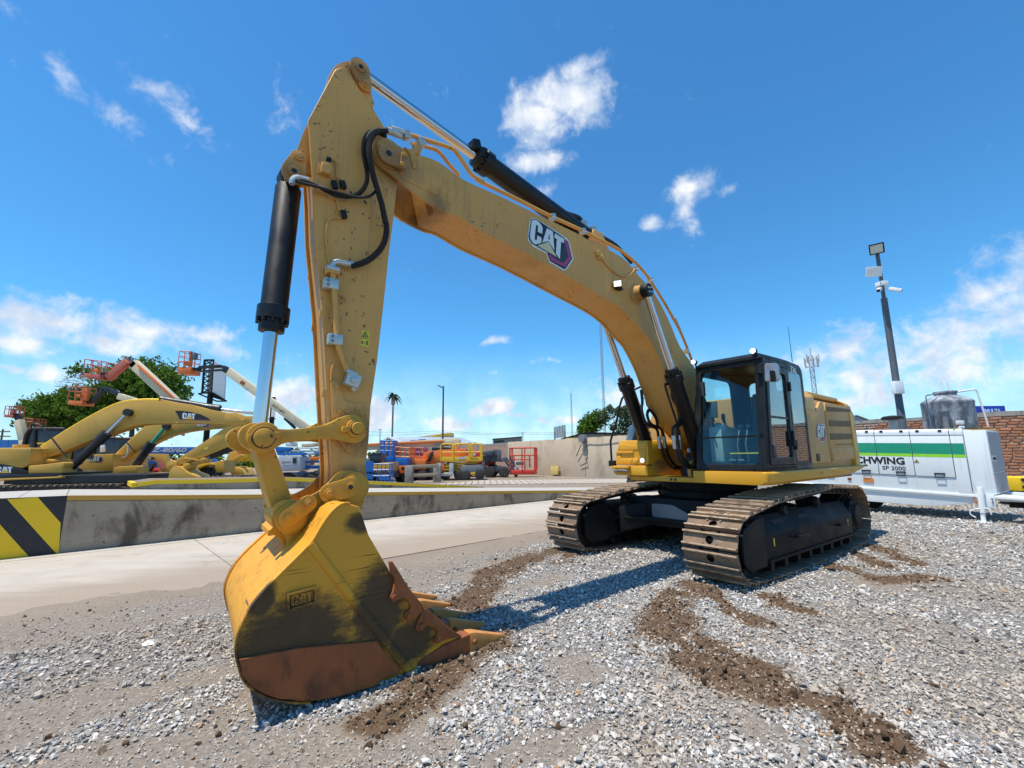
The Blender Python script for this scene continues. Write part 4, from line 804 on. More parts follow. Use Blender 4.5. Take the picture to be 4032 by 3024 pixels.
# warning label
lb = [(6.427,2.746),(6.353,2.744),(6.362,2.599),(6.436,2.602)]
mb = MB(); mb.prism(lb, .2095, .2125); LB = build(mb, 'warning_label', M['labelyel'], SK)
mb = MB(); mb.prism([(6.433,2.674),(6.356,2.675),(6.356,2.671),(6.432,2.67)], .212, .2135)
t0 = [(6.395,2.74),(6.363,2.686),(6.429,2.684)]; t1 = [(6.394,2.724),(6.375,2.692),(6.415,2.691)]
ring(mb, [(x, .2132, z) for x, z in t0], [(x, .2132, z) for x, z in t1], (0, -.001, 0))
for pl in ([(6.4,2.707),(6.389,2.709),(6.391,2.695),(6.4,2.694)], [(6.382,2.653),(6.371,2.653),(6.369,2.614),(6.381,2.615)], [(6.427,2.646),(6.415,2.646),(6.415,2.619),(6.427,2.619)], [(6.409,2.635),(6.388,2.636),(6.388,2.631),(6.408,2.63)]): mb.prism(pl, .212, .2135)
build(mb, 'label_print', M['decalblack'], SK)

# --- bucket cylinder and linkage
LPn = [(7.146,1.777)][0]
ram('bucket_cylinder', BC, LPn, .625, .105, .056, 0.0, eye=.085, wid=.07)
BPN = [(6.935,1.174)][0]
lo = [(7.329,1.774),(7.323,1.821),(7.288,1.859),(7.241,1.877),(7.177,1.871),(7.103,1.843),(6.998,1.837),(6.842,1.858),(6.72,1.886),(6.611,1.945),(6.523,1.976),(6.458,1.965),(6.405,1.906),(6.38,1.829),(6.422,1.756),(6.494,1.736),(6.584,1.752),(6.671,1.768),(6.796,1.762),(6.954,1.747),(7.043,1.722),(7.099,1.679),(7.163,1.666),(7.248,1.681),(7.305,1.717)]
for y0, y1 in ((.245, .305), (-.305, -.245)):
    mb = MB(); mb.prism([(p.x, p.y) for p in spline([(a, b, 0) for a, b in lo], 2, True)], y0, y1); LK = build(mb, 'side_link', M['linkyel'], EX, bevel=.008)
    ye = y1 if y0 > 0 else y0; s_ = 1 if y0 > 0 else -1
    for c, r in (([(7.176,1.768)][0], .10), ([(6.485,1.86)][0], .072)):
        mb = MB(); mb.lathe((c[0], ye - s_ * .005, c[1]), (c[0], ye + s_ * .06, c[1]), [(0, r * 1.12), (.035, r * 1.1), (.04, r * .8), (.05, r * .8)], 26); build(mb, 'boss', M['linkyel'], LK)
        mb = MB(); mb.lathe((c[0], ye + s_ * .03, c[1]), (c[0], ye + s_ * .09, c[1]), [(0, r * .72), (.035, r * .70), (.04, r * .62)], 26); build(mb, 'pin', M['linkyel'], LK)
        mb = MB(); mb.cyl((c[0], ye + s_ * .03, c[1]), (c[0], ye + s_ * .053, c[1]), r * .79, n=26); build(mb, 'pin_gap', M['decalblack'], LK)
    for (a, b), in (([(7.112,1.793),(7.064,1.782)],), ([(7.281,1.77),(7.257,1.751)],), ([(6.606,1.85),(6.564,1.841)],)):
        mb = MB(); mb.bb((a[0], ye, min(a[1], b[1]) - .015), (b[0], ye + s_ * .055, max(a[1], b[1]) + .02)); build(mb, 'keeper_bolt', M['linkyel'], LK, bevel=.006)
mb = MB(); mb.prism(round2([(7.211,1.717),(7.072,1.708),(6.915,1.297),(6.936,1.242),(7.039,1.211),(7.064,1.252)], .03, 2), -.20, .20); mb.cyl((LPn[0], -.235, LPn[1]), (LPn[0], .235, LPn[1]), .115, n=24); HL = build(mb, 'h_link', M['linkyel'], EX, bevel=.008)
mb = MB(); mb.cyl((BPN[0], -.235, BPN[1]), (BPN[0], .235, BPN[1]), .125, n=24); build(mb, 'link_boss', M['linkyel'], HL, bevel=.008)
# --- bucket
bk = [(6.599,1.263),(6.705,1.289),(6.781,1.244),(6.843,1.162),(6.901,1.063),(6.97,0.99),(7.082,0.886),(7.169,0.802),(7.244,0.713),(7.29,0.621),(7.313,0.536),(7.311,0.463),(7.295,0.397),(7.267,0.317),(7.219,0.25),(7.126,0.167),(6.934,0.077),(6.731,0.034),(6.51,0.016)]
bk = [tuple(p) for p in bk] + [(6.30, .015), (6.08, .005), (5.86, .012)]
front = [(5.86, .07), (5.72, .17)] + [(6.042,0.455),(6.33,0.752),(6.517,1.051)]
bk_s = [(p.x, max(p.y, .004)) for p in spline([(a, b, 0) for a, b in bk], 3)]
bo = bk_s + [tuple(p) for p in front]
HB = .75
mb = MB()     # wrapper: curved shell between the side plates
inn = []
for i, q in enumerate(bk_s):
    a = Vector(bk_s[max(i - 1, 0)]); b = Vector(bk_s[min(i + 1, len(bk_s) - 1)]); t = (b - a).normalized(); nrm = Vector((t.y, -t.x))
    if nrm.dot(Vector((6.5, .55)) - Vector(q)) < 0: nrm = -nrm
    inn.append(tuple(Vector(q) + nrm * .035))
ys_ = [-HB + .03, HB - .03]
n = len(bk_s); vs = [(x, y, z) for y in ys_ for x, z in bk_s] + [(x, y, z) for y in ys_ for x, z in inn]; fs = []
for i in range(n - 1):
    fs += [(i, i + 1, n + i + 1, n + i), (2 * n + i, 3 * n + i, 3 * n + i + 1, 2 * n + i + 1)]
fs += [(0, n, 3 * n, 2 * n), (n - 1, 3 * n - 1, 4 * n - 1, 2 * n - 1)]
mb.add(vs, fs); BU = build(mb, 'bucket', M['bucket'], EX, angle=50)
for y0, y1 in ((HB - .032, HB), (-HB, -HB + .032)):
    mb = MB(); mb.prism(bo, y0, y1); build(mb, 'side_plate', M['bucket'], BU, bevel=.004, seg=1)
# rim strip standing proud along the edge of the shell
for sg in (1, -1):
    mb = MB(); k0, k1 = 3, n - 18
    rim = bk_s[2:-12]
    mb.loft([[(x, sg * HB + sg * .012, z), (x, sg * (HB - .05), z)] for x, z in rim] if False else [[(o[0], sg * (HB + .012), o[1]), (o[0], sg * (HB - .06), o[1]), (o[0] * 1 + (o[0] - i_[0]) * .35, sg * (HB - .06), o[1] + (o[1] - i_[1]) * .35), (o[0] + (o[0] - i_[0]) * .35, sg * (HB + .012), o[1] + (o[1] - i_[1]) * .35)] for o, i_ in zip(bk_s[2:-14], inn[2:-14])])
    build(mb, 'edge_strip', M['bucket'], BU, angle=50)
# half-round stiffener across the side
s0, s1 = [(6.926,1.045),(6.158,0.034)]
mb = MB(); d = (Vector((s1[0], 0, s1[1])) - Vector((s0[0], 0, s0[1])))
mb.tube([(s0[0], HB - .012, s0[1]), (s1[0], HB - .012, s1[1])], .036, 14); build(mb, 'stiffener_bar', M['bucket'], BU)
wp = [(7.301,0.433),(6.961,0.408),(6.439,0.322),(6.356,0.205),(6.239,0.081),(6.263,0.05),(6.369,0.059),(6.416,0.042),(6.451,0.021),(6.544,0.034),(6.6,0.036),(6.676,0.035),(6.761,0.05),(6.843,0.073),(6.922,0.083),(6.982,0.113),(7.057,0.139),(7.114,0.173),(7.133,0.189),(7.17,0.217),(7.225,0.262),(7.272,0.332)]
mb = MB(); mb.prism(wp, HB - .004, HB + .026); build(mb, 'wear_plate', M['wear'], BU, bevel=.004, seg=1)
mb = MB(); mb.prism([(x, z) for x, z in wp], -HB - .026, -HB + .004); build(mb, 'wear_plate', M['wear'], BU)
# cast frame with the letters
fr = [(7.055,0.756),(6.873,0.772),(6.865,0.661),(7.044,0.641)]; fi = [(7.037,0.74),(6.886,0.752),(6.88,0.674),(7.032,0.658)]
mb = MB(); ring(mb, [(x, HB + .022, z) for x, z in fr], [(x, HB + .022, z) for x, z in fi], (0, -.024, 0)); EMB = build(mb, 'emblem_frame', M['bucket'], BU, bevel=.003)
c0, c1, c2 = [(7.021,0.669),(6.89,0.678),(7.025,0.732)]
mb = MB()
for k in ('C', 'A1', 'A2', 'T', 'tri'):
    P = [Vector((c0[0], HB + .016, c0[1])) + Vector((c1[0] - c0[0], 0, c1[1] - c0[1])) * u + Vector((c2[0] - c0[0], 0, c2[1] - c0[1])) * v for u, v in LOGO[k]]
    sheet(mb, P, (0, -.02, 0))
build(mb, 'emblem', M['bucket'], BU)
# hinge ears
ear = [(6.612,1.484),(6.553,1.51),(6.472,1.509),(6.397,1.471),(6.357,1.399),(6.366,1.309),(6.395,1.197),(6.519,1.164),(6.651,1.242),(6.748,1.208),(6.822,1.11),(6.864,1.027),(6.91,0.916),(6.941,0.928),(6.957,1.015),(7.003,1.088),(7.049,1.17),(7.07,1.233),(7.038,1.29),(6.987,1.308),(6.926,1.301),(6.88,1.293),(6.803,1.325),(6.708,1.379)]
ear_s = [(p.x, p.y) for p in spline([(a, b, 0) for a, b in ear], 2, True)]
for y0, y1 in ((.238, .288), (-.288, -.238)):
    mb = MB(); mb.prism(ear_s, y0, y1); HE = build(mb, 'hinge_ear', M['linkyel'], BU, bevel=.006)
for c, r, rr_ in ((BP, .125, 0), (BPN, .115, 0)):
    for sg in (1, -1):
        mb = MB(); mb.cyl((c[0], sg * .285, c[1]), (c[0], sg * .325, c[1]), r, n=28); mb.cyl((c[0], sg * .32, c[1]), (c[0], sg * .34, c[1]), r * .84, n=28); build(mb, 'pin_boss', M['linkyel'], BU, bevel=.006)
for (a, b), r in (([(6.507,1.381),(6.681,1.344)], .072), ([(6.965,1.183),(6.832,1.276)], .062)):
    mb = MB(); mb.prism(capsule(a, b, r * 1.12, r, 9), .338, .362); build(mb, 'pin_keeper', M['linkyel'], BU, bevel=.005)
    for q, hole in ((a, True), (b, False)):
        mb = MB(); mb.cyl((q[0], .36, q[1]), (q[0], .376, q[1]), r * .55, n=20); mb.cyl((q[0], .374, q[1]), (q[0], .40 if not hole else .38, q[1]), r * .36, n=6 if not hole else 14); build(mb, 'keeper_bolt', M['linkyel'], BU, bevel=.003)
mb = MB(); q = [(6.519,1.383)][0]; mb.cyl((q[0], .378, q[1]), (q[0], .383, q[1]), .020, n=14); build(mb, 'grease_hole', M['decalblack'], BU)
mb = MB(); mb.bb((6.80, -.235, 1.05), (7.08, .235, 1.09)); mb.prism([(7.074,1.082),(7.005,1.027),(6.923,0.915),(6.878,0.933),(6.954,1.053),(7.034,1.132)], -.238, .238); build(mb, 'hinge_web', M['bucket'], BU)
# lip, adapters, teeth
mb = MB(); mb.bb((5.80, -HB, .002), (6.12, HB, .052)); build(mb, 'cutting_lip', M['wear'], BU, bevel=.006)
for k in range(5):
    y = -.70 + .35 * k
    mb = MB(); mb.loft([[(x, y - w, z0), (x, y + w, z0), (x, y + w, z1), (x, y - w, z1)] for x, w, z0, z1 in ((6.10, .055, .0, .085), (5.86, .07, .0, .15), (5.64, .066, .005, .17), (5.61, .05, .03, .15))]); AD = build(mb, 'tooth_adapter', M['wear'], BU, bevel=.012)
    mb = MB(); mb.loft([[(x, y - w, z0), (x, y + w, z0), (x, y + w * .8, z1), (x, y - w * .8, z1)] for x, w, z0, z1 in ((5.625, .066, .015, .175), (5.56, .064, .015, .165), (5.42, .05, .02, .120), (5.31, .045, .03, .085), (5.22, .035, .035, .06))]); T_ = build(mb, 'tooth', M['tooth'], BU, bevel=.012)
    mb = MB(); mb.cyl((5.575, y - .086, .10), (5.575, y + .086, .10), .018, n=10); build(mb, 'tooth_pin', M['wear'], BU)
# side cutters with three lobes
for pl, cs in (([(6.361,0.851),(6.337,0.85),(6.273,0.756),(6.23,0.689),(6.193,0.634),(6.135,0.563),(6.075,0.49),(6.06,0.463),(6.085,0.438),(6.117,0.421),(6.145,0.409),(6.173,0.409),(6.194,0.402),(6.218,0.413),(6.228,0.439),(6.216,0.466),(6.189,0.472),(6.179,0.499),(6.19,0.526),(6.212,0.554),(6.233,0.571),(6.261,0.578),(6.288,0.569),(6.314,0.558),(6.338,0.573),(6.347,0.601),(6.33,0.624),(6.316,0.669),(6.312,0.715),(6.348,0.781)], [(6.314,0.591),(6.188,0.436)]), ([(6.06,0.466),(6.016,0.435),(5.939,0.37),(5.869,0.304),(5.798,0.244),(5.709,0.179),(5.75,0.176),(5.813,0.188),(5.852,0.192),(5.898,0.188),(5.944,0.181),(5.966,0.192),(5.971,0.218),(5.945,0.242),(5.942,0.272),(5.961,0.298),(5.991,0.32),(6.021,0.333),(6.046,0.33),(6.071,0.314),(6.1,0.306),(6.122,0.32),(6.129,0.346),(6.116,0.372),(6.102,0.405),(6.085,0.432)], [(6.086,0.339),(5.933,0.209)])):
    for sg in (1, -1):
        mb = MB(); mb.prism(pl, sg * (HB - .002), sg * (HB + .036)); SC = build(mb, 'side_cutter', M['wear'], BU, bevel=.006)
        for c in cs:
            mb = MB(); mb.cyl((c[0], sg * (HB + .03), c[1]), (c[0], sg * (HB + .05), c[1]), .024, n=12); build(mb, 'cutter_bolt', M['wear'], BU, bevel=.003)

# the front linkage stands a few degrees askew of the boom
for root_, y0 in ((SK, .21), (HL, .21), (BU, .75)):
    for o in [root_] + list(root_.children):
        yy0 = .28 if o.name.split('.')[0] in ('hinge_ear', 'pin_boss', 'pin_keeper', 'keeper_bolt', 'grease_hole', 'hinge_web') and root_ is BU else y0
        for v in o.data.vertices: v.co.x += .095 * (v.co.y - yy0)

# ------------------------------------------------------------------ ground, road, ramps
EDGE = np.array([(-14., .6), (-9.0, 3.3), (-5.70, 5.25), (-4.26, 6.45), (-1.91, 7.75), (.74, 10.6), (3.4, 13.6), (8.0, 19.5), (14., 28.), (26., 46.)])
def edge_s(x, y):
    """signed distance from the road edge (positive on the gravel side)"""
    best = np.full(np.shape(x), 1e9); sg = np.zeros(np.shape(x))
    for a, b in zip(EDGE, EDGE[1:]):
        d = b - a; L2 = d @ d; t = np.clip(((x - a[0]) * d[0] + (y - a[1]) * d[1]) / L2, 0, 1)
        px, py = a[0] + t * d[0], a[1] + t * d[1]; r = np.hypot(x - px, y - py); c = (x - a[0]) * d[1] - (y - a[1]) * d[0]
        m = r < best; best = np.where(m, r, best); sg = np.where(m, np.sign(c), sg)
    return best * sg
_perm = rng.permutation(512); _val = rng.random(512)
def vnoise(x, y, seed=0):
    xi = np.floor(x).astype(int); yi = np.floor(y).astype(int); fx = x - xi; fy = y - yi; fx = fx * fx * (3 - 2 * fx); fy = fy * fy * (3 - 2 * fy)
    h = lambda i, j: _val[_perm[(i + _perm[(j + seed) % 512]) % 512]]
    return (h(xi, yi) * (1 - fx) + h(xi + 1, yi) * fx) * (1 - fy) + (h(xi, yi + 1) * (1 - fx) + h(xi + 1, yi + 1) * fx) * fy
def fbm(x, y, seed=0, oct=4):
    s, a, t = 0, .5, 0
    for k in range(oct): s = s + a * vnoise(x * 2 ** k, y * 2 ** k, seed + 17 * k); t += a; a *= .5
    return s / t
def sstep(x, a, b): t = np.clip((x - a) / (b - a), 0, 1); return t * t * (3 - 2 * t)
STROKES = [   # where tracks and bucket have churned the soil up: line, half width, lump height
    ([(2.2,5.81),(1.7,5.26),(1.43,4.66),(1.36,4.19),(1.38,3.8),(1.51,3.52),(1.72,3.3),(1.97,3.17),(2.07,2.99),(2.02,2.78)], .19, .05),
    ([(2.27,5.6),(2.26,4.92),(2.29,4.54)], .10, .03), ([(0.71,7.92),(0.14,7.31),(-.22,6.5),(-.44,5.7),(-.53,5.16)], .26, .05), ([(0.94,7.72),(0.59,7.04)], .15, .05),
    ([(-.06,4.45),(-.21,4.07),(-.45,3.85),(-.63,3.61),(-.76,3.47)], .15, .035), ([(-.51,3.53),(-.69,3.3),(-.84,3.12)], .16, .02), ([(6.17,8.27),(5.98,7.56),(5.79,6.88)], .13, .03), ([(4.57,6.71),(4.68,6.05),(5.23,6.09)], .16, .015),
    ([(2.83,5.49),(2.83,5.09),(2.97,4.86)], .10, .04), ([(1.91,2.97),(2.12,2.75)], .14, .04), ([(5.6,7.87),(5.34,7.15),(5.19,6.68)], .12, .03), ([(1.67,4.79),(1.59,4.18),(1.71,3.8),(1.87,3.55)], .16, .03),
]
DUSTY = [(q[0], q[1], r_) for q, r_ in zip([(-.59,3.07),(-1.89,2.82),(0.45,2.78),(-1.84,3.49),(0.52,3.74),(4.5,5.94),(-3.13,3.26),(1.49,2.9),(-1.03,2.81),(3.79,4.34)], (.75, .7, .5, .5, .45, .6, .8, .35, .5, .5))]
def seg_dist(x, y, line):
    best = np.full(np.shape(x), 1e9)
    for a, b in zip(line, line[1:]):
        a = np.array(a); d = np.array(b) - a; t = np.clip(((x - a[0]) * d[0] + (y - a[1]) * d[1]) / (d @ d + 1e-9), 0, 1)
        best = np.minimum(best, np.hypot(x - a[0] - t * d[0], y - a[1] - t * d[1]))
    return best
def zones(x, y):
    """gravel cover, mud, soil height"""
    s = edge_s(x, y); u = x * .74 + y * .67
    mud = np.zeros(np.shape(x)); lift = np.zeros(np.shape(x)); wob = (fbm(x * 3, y * 3, 5) - .5) * .42
    for line, w, h in STROKES:
        d = seg_dist(x, y, line) + wob; k = 1 - sstep(d, w * .25, w * 1.9); mud = np.maximum(mud, k); lift = np.maximum(lift, k * h * .75)
    mud = mud * np.clip(.35 + 1.15 * fbm(x * 6, y * 6, 61, 3), 0, 1.0)
    band = fbm(s * 1.5, u * .28, 40, 3); fine = fbm(x * 2.2, y * 2.2, 9, 4)
    left = 1 - sstep(x, -1.9, .3)                              # the left half has more bare soil
    nearb = (1 - sstep(y, 2.6, 3.7)) * (1 - sstep(x, .2, 1.4))      # sparse stones at the bottom
    thr = .30 + .12 * left + .13 * nearb
    g = sstep(band * .62 + fine * .38, thr - .05, thr + .13)
    g = np.maximum(g, .85 * sstep(x, .2, 1.2) * sstep(s, 1.2, 2.0)) * sstep(s, .55 + .9 * left * .6, 1.5 + .4 * left)
    g = np.maximum(g, .10 * sstep(s, .1, .6))
    far_r = sstep(x, 4, 7); g = np.maximum(g, far_r * .95)
    dusty = np.zeros(np.shape(x))
    for cx, cy, rr_ in DUSTY: dusty = np.maximum(dusty, np.exp(-((x - cx) ** 2 + (y - cy) ** 2) / rr_ ** 2))
    dusty = dusty * sstep(fine, .30, .62); g = np.maximum(g * (1 - .72 * dusty), .42 * sstep(s, .35, 1.1)) * (1 - .80 * mud)
    z = -.012 + .020 * sstep(s + (fine - .5) * .9, -.05, .35) + .016 * (fbm(x * 1.3, y * 1.3, 77) - .5) * sstep(s, .3, 1.2) + lift * (.55 + .9 * fbm(x * 7, y * 7, 33, 3)) + .012 * g
    return g, mud, z, s
def axis(fine0, fine1, st, far0, far1, grow=1.22):
    a = list(np.arange(fine0, fine1, st)); h = st
    while a[-1] < far1: h *= grow; a.append(a[-1] + h)
    h = st; b = []
    c = fine0
    while c > far0: h *= grow; c -= h; b.append(c)
    return np.array(b[::-1] + a)
gx = axis(-6.5, 10.0, .055, -400, 400); gy = axis(1.2, 11.5, .055, -60, 900)
XX, YY = np.meshgrid(gx, gy); g_, mud_, ZZ, s_ = zones(XX, YY)
nearm = (1 - sstep(np.hypot(XX, YY), 26, 40)); ZZ = np.where(nearm > 0, ZZ * nearm + (1 - nearm) * -.004, -.004)
nx, ny = len(gx), len(gy)
me = bpy.data.meshes.new('ground')
idx = np.arange(nx * ny).reshape(ny, nx); quads = np.stack([idx[:-1, :-1], idx[:-1, 1:], idx[1:, 1:], idx[1:, :-1]], -1).reshape(-1, 4)
me.vertices.add(nx * ny); me.vertices.foreach_set('co', np.stack([XX, YY, ZZ], -1).ravel().astype(np.float32))
me.loops.add(quads.size); me.loops.foreach_set('vertex_index', quads.ravel().astype(np.int32))
me.polygons.add(len(quads)); me.polygons.foreach_set('loop_start', (np.arange(len(quads)) * 4).astype(np.int32)); me.polygons.foreach_set('loop_total', np.full(len(quads), 4, np.int32)); me.polygons.foreach_set('use_smooth', np.ones(len(quads), bool))
me.update(); me.validate()
for nm, arr in (('gravel_cover', g_), ('mud_cover', mud_)):
    at = me.attributes.new(nm, 'FLOAT', 'POINT'); at.data.foreach_set('value', arr.ravel().astype(np.float32))
ground = bpy.data.objects.new('ground', me); COL.objects.link(ground); tag(ground, kind='structure')
m = bpy.data.materials.new('soil_and_fines'); m.use_nodes = True; g = G(m.node_tree)
tc = g.n('ShaderNodeTexCoord').outputs['Object']; p = g.n('ShaderNodeBsdfPrincipled', {'Roughness': .95, 'Specular IOR Level': .2}); o = g.n('ShaderNodeOutputMaterial'); g.link(p.outputs[0], o.inputs[0])
ga = g.n('ShaderNodeAttribute', attribute_name='gravel_cover').outputs['Fac']; ma = g.n('ShaderNodeAttribute', attribute_name='mud_cover').outputs['Fac']
n1 = g.noise(tc, 1.3, 6, .6); n2 = g.noise(tc, 38, 6, .7); vor = g.n('ShaderNodeTexVoronoi', {'Vector': tc, 'Scale': 30.0, 'Randomness': 1.0}); vr = g.n('ShaderNodeSeparateColor', {0: vor.outputs['Color']}).outputs[0]
dirt = g.mix(n1, (.235, .185, .138), (.36, .30, .235)); dirt = g.mix(g.math('MULTIPLY', n2, .5), dirt, (.12, .088, .062))
grav = g.mix(vr, (.15, .135, .118), (.42, .395, .36)); grav = g.mix(g.ramp(vor.outputs['Distance'], .0, .85), grav, (.17, .158, .143))  # ground under gravel darkened between stones: gap shade put into the colour
mudc = g.mix(n2, (.070, .042, .024), (.165, .108, .066))
pebm = g.ramp(g.n('ShaderNodeTexVoronoi', {'Vector': tc, 'Scale': 55.0}).outputs['Distance'], .12, .2, .55, 0.0)
dirt = g.mix(pebm, dirt, (.42, .39, .35)); pb2 = g.ramp(g.n('ShaderNodeTexVoronoi', {'Vector': tc, 'Scale': 90.0}).outputs['Distance'], .10, .22, .6, 0.0); dirt = g.mix(pb2, dirt, (.12, .10, .08))
c = g.mix(g.ramp(ga, .15, .75), dirt, grav); c = g.mix(g.ramp(ma, .2, .7), c, mudc); g.link(c, p.inputs['Base Color'])
hgt = g.math('ADD', g.math('MULTIPLY', g.math('SUBTRACT', 1.0, vor.outputs['Distance']), .6), g.math('MULTIPLY', n2, .7))
b = g.n('ShaderNodeBump', {'Strength': .8, 'Distance': .02, 'Height': hgt}); g.link(b.outputs[0], p.inputs['Normal'])
me.materials.append(m)

# --- loose stones and clods, each one real geometry
def stone_mesh(name, k, flat, jit, mat):
    bm = bmesh.new(); r = random.Random(k)
    for i in range(r.randint(9, 13)):
        v = Vector((r.gauss(0, 1), r.gauss(0, 1), r.gauss(0, 1))).normalized() * (1 - jit * r.random()); bm.verts.new((v.x * .5 * r.uniform(.85, 1.1), v.y * .5 * r.uniform(.75, 1.0), v.z * .5 * flat))
    bmesh.ops.convex_hull(bm, input=bm.verts[:]); 
    for v in [v for v in bm.verts if not v.link_faces]: bm.verts.remove(v)
    me = bpy.data.meshes.new(name); bm.to_mesh(me); bm.free(); me.materials.append(mat)
    return bpy.data.objects.new(name, me)
def stone_mat(name, stops, rough=.85):
    m = bpy.data.materials.new(name); m.use_nodes = True; g = G(m.node_tree)
    rnd = g.n('ShaderNodeObjectInfo').outputs['Random']; cr = g.n('ShaderNodeValToRGB', {0: rnd}); e = cr.color_ramp.elements
    while len(e) < len(stops): e.new(.5)
    for i, (pos, col) in enumerate(stops): e[i].position = pos; e[i].color = tuple(col) + (1,)
    tc = g.n('ShaderNodeTexCoord').outputs['Object']; n = g.noise(tc, 5, 5, .65)
    c = g.mix(1.0, cr.outputs[0], g.mix(n, (.72, .72, .72), (1.18, 1.18, 1.18)), 'MULTIPLY')
    tn = g.n('ShaderNodeAttribute', attribute_name='tone', attribute_type='INSTANCER').outputs['Fac']; c = g.mix(tn, c, (.36, .285, .205))
    p = g.n('ShaderNodeBsdfPrincipled', {'Base Color': c, 'Roughness': rough, 'Specular IOR Level': .3}); o = g.n('ShaderNodeOutputMaterial'); g.link(p.outputs[0], o.inputs[0])
    return m
MS = stone_mat('crushed_stone', [(0, (.22, .21, .20)), (.2, (.36, .35, .33)), (.45, (.47, .455, .425)), (.68, (.56, .54, .50)), (.88, (.70, .67, .62)), (.94, (.56, .46, .35)), (.985, (.40, .27, .17)), (1.0, (.45, .22, .08))])
MC = stone_mat('mud_clod', [(0, (.07, .042, .025)), (.5, (.125, .078, .047)), (.85, (.19, .125, .078)), (1.0, (.30, .22, .15))], .95)
def stuff_points(name, pts, rot, scl, idx, protos, tone=None):
    me = bpy.data.meshes.new(name); me.vertices.add(len(pts)); me.vertices.foreach_set('co', pts.astype(np.float32).ravel())
    for nm, ty, arr, key in (('rot', 'FLOAT_VECTOR', rot, 'vector'), ('scl', 'FLOAT_VECTOR', scl, 'vector'), ('pick', 'INT', idx, 'value')) + ((('tone', 'FLOAT', tone, 'value'),) if tone is not None else ()):
        at = me.attributes.new(nm, ty, 'POINT'); at.data.foreach_set(key, arr.astype(np.int32 if ty == 'INT' else np.float32).ravel())
    o = bpy.data.objects.new(name, me); COL.objects.link(o)
    pc = bpy.data.collections.new(name + '_shapes')
    for q in protos: pc.objects.link(q)
    nt = bpy.data.node_groups.new(name + '_scatter', 'GeometryNodeTree'); nt.interface.new_socket('Geometry', in_out='INPUT', socket_type='NodeSocketGeometry'); nt.interface.new_socket('Geometry', in_out='OUTPUT', socket_type='NodeSocketGeometry')
    N = nt.nodes; gi = N.new('NodeGroupInput'); go = N.new('NodeGroupOutput'); ip = N.new('GeometryNodeInstanceOnPoints'); ci = N.new('GeometryNodeCollectionInfo')
    ci.inputs['Collection'].default_value = pc; ci.inputs['Separate Children'].default_value = True; ci.inputs['Reset Children'].default_value = True; ip.inputs['Pick Instance'].default_value = True
    def att(nm, ty): a = N.new('GeometryNodeInputNamedAttribute'); a.data_type = ty; a.inputs['Name'].default_value = nm; return a.outputs['Attribute']
    L = nt.links; L.new(gi.outputs[0], ip.inputs['Points']); L.new(ci.outputs[0], ip.inputs['Instance']); L.new(att('pick', 'INT'), ip.inputs['Instance Index']); L.new(att('scl', 'FLOAT_VECTOR'), ip.inputs['Scale'])
    e2r = N.new('FunctionNodeEulerToRotation'); L.new(att('rot', 'FLOAT_VECTOR'), e2r.inputs[0]); L.new(e2r.outputs[0], ip.inputs['Rotation'])
    L.new(ip.outputs[0], go.inputs[0]); md = o.modifiers.new('scatter', 'NODES'); md.node_group = nt
    return o
def scatter_xy(n, r0, r1, p, half=R(56)):
    """random ground positions round the viewpoint of the yard, thinner with distance"""
    u = rng.random(n); a = 2 - p
    r = (r0 ** a + u * (r1 ** a - r0 ** a)) ** (1 / a); th = (rng.random(n) * 2 - 1) * half
    return r * np.sin(th), r * np.cos(th), r
NST = 370000
x, y, r = scatter_xy(NST, 1.9, 24.0, 1.62)
gcov, mudc_, zz, ss = zones(x, y)
keep = (rng.random(NST) < np.clip(gcov, .02, 1) * np.where(ss < .05, .02, 1)) & (ss > -1.2)
# nothing under the excavator's contact patches
x, y, zz, r, gcov, mudk = x[keep], y[keep], zz[keep], r[keep], gcov[keep], mudc_[keep]
n = len(x); size = np.clip(rng.lognormal(math.log(.0215), .46, n), .009, .066) * np.clip(.92 + .055 * (r - 4), .92, 1.75) * np.where(gcov < .45, .62, 1.0)
pts = np.stack([x, y, zz + size * rng.uniform(-.05, .42, n)], -1); rot = np.stack([rng.normal(0, .5, n), rng.normal(0, .5, n), rng.random(n) * 6.283], -1)
scl = size[:, None] * rng.uniform(.75, 1.25, (n, 3))
gravel = stuff_points('gravel', pts, rot, scl, rng.integers(0, 9, n), [stone_mesh('stone', k, .62, .28, MS) for k in range(9)], np.clip(sstep(fbm(x * .9, y * .9, 91, 4), .42, .68) * .55 + .5 * mudk + .35 * (1 - sstep(gcov, .2, .8)) + rng.normal(0, .08, n), 0, .85))
tag(gravel, 'grey crushed stone gravel spread over the yard', 'gravel', kind='stuff')
x, y, r = scatter_xy(130000, 2.0, 16.0, 1.2); gcov, mudc_, zz, ss = zones(x, y)
keep = rng.random(len(x)) < (mudc_ ** 1.2) * .95 + .02 * (ss > .4); x, y, zz = x[keep], y[keep], zz[keep]; n = len(x)
size = np.clip(rng.lognormal(math.log(.018), .6, n), .006, .075); pts = np.stack([x, y, zz + size * rng.uniform(-.05, .35, n)], -1); rot = rng.random((n, 3)) * 6.283
clods = stuff_points('mud_clods', pts, rot, size[:, None] * rng.uniform(.7, 1.2, (n, 3)), rng.integers(0, 6, n), [stone_mesh('clod', 50 + k, .8, .18, MC) for k in range(6)])
tag(clods, 'brown mud clods churned up by the tracks and bucket', 'mud', kind='stuff')

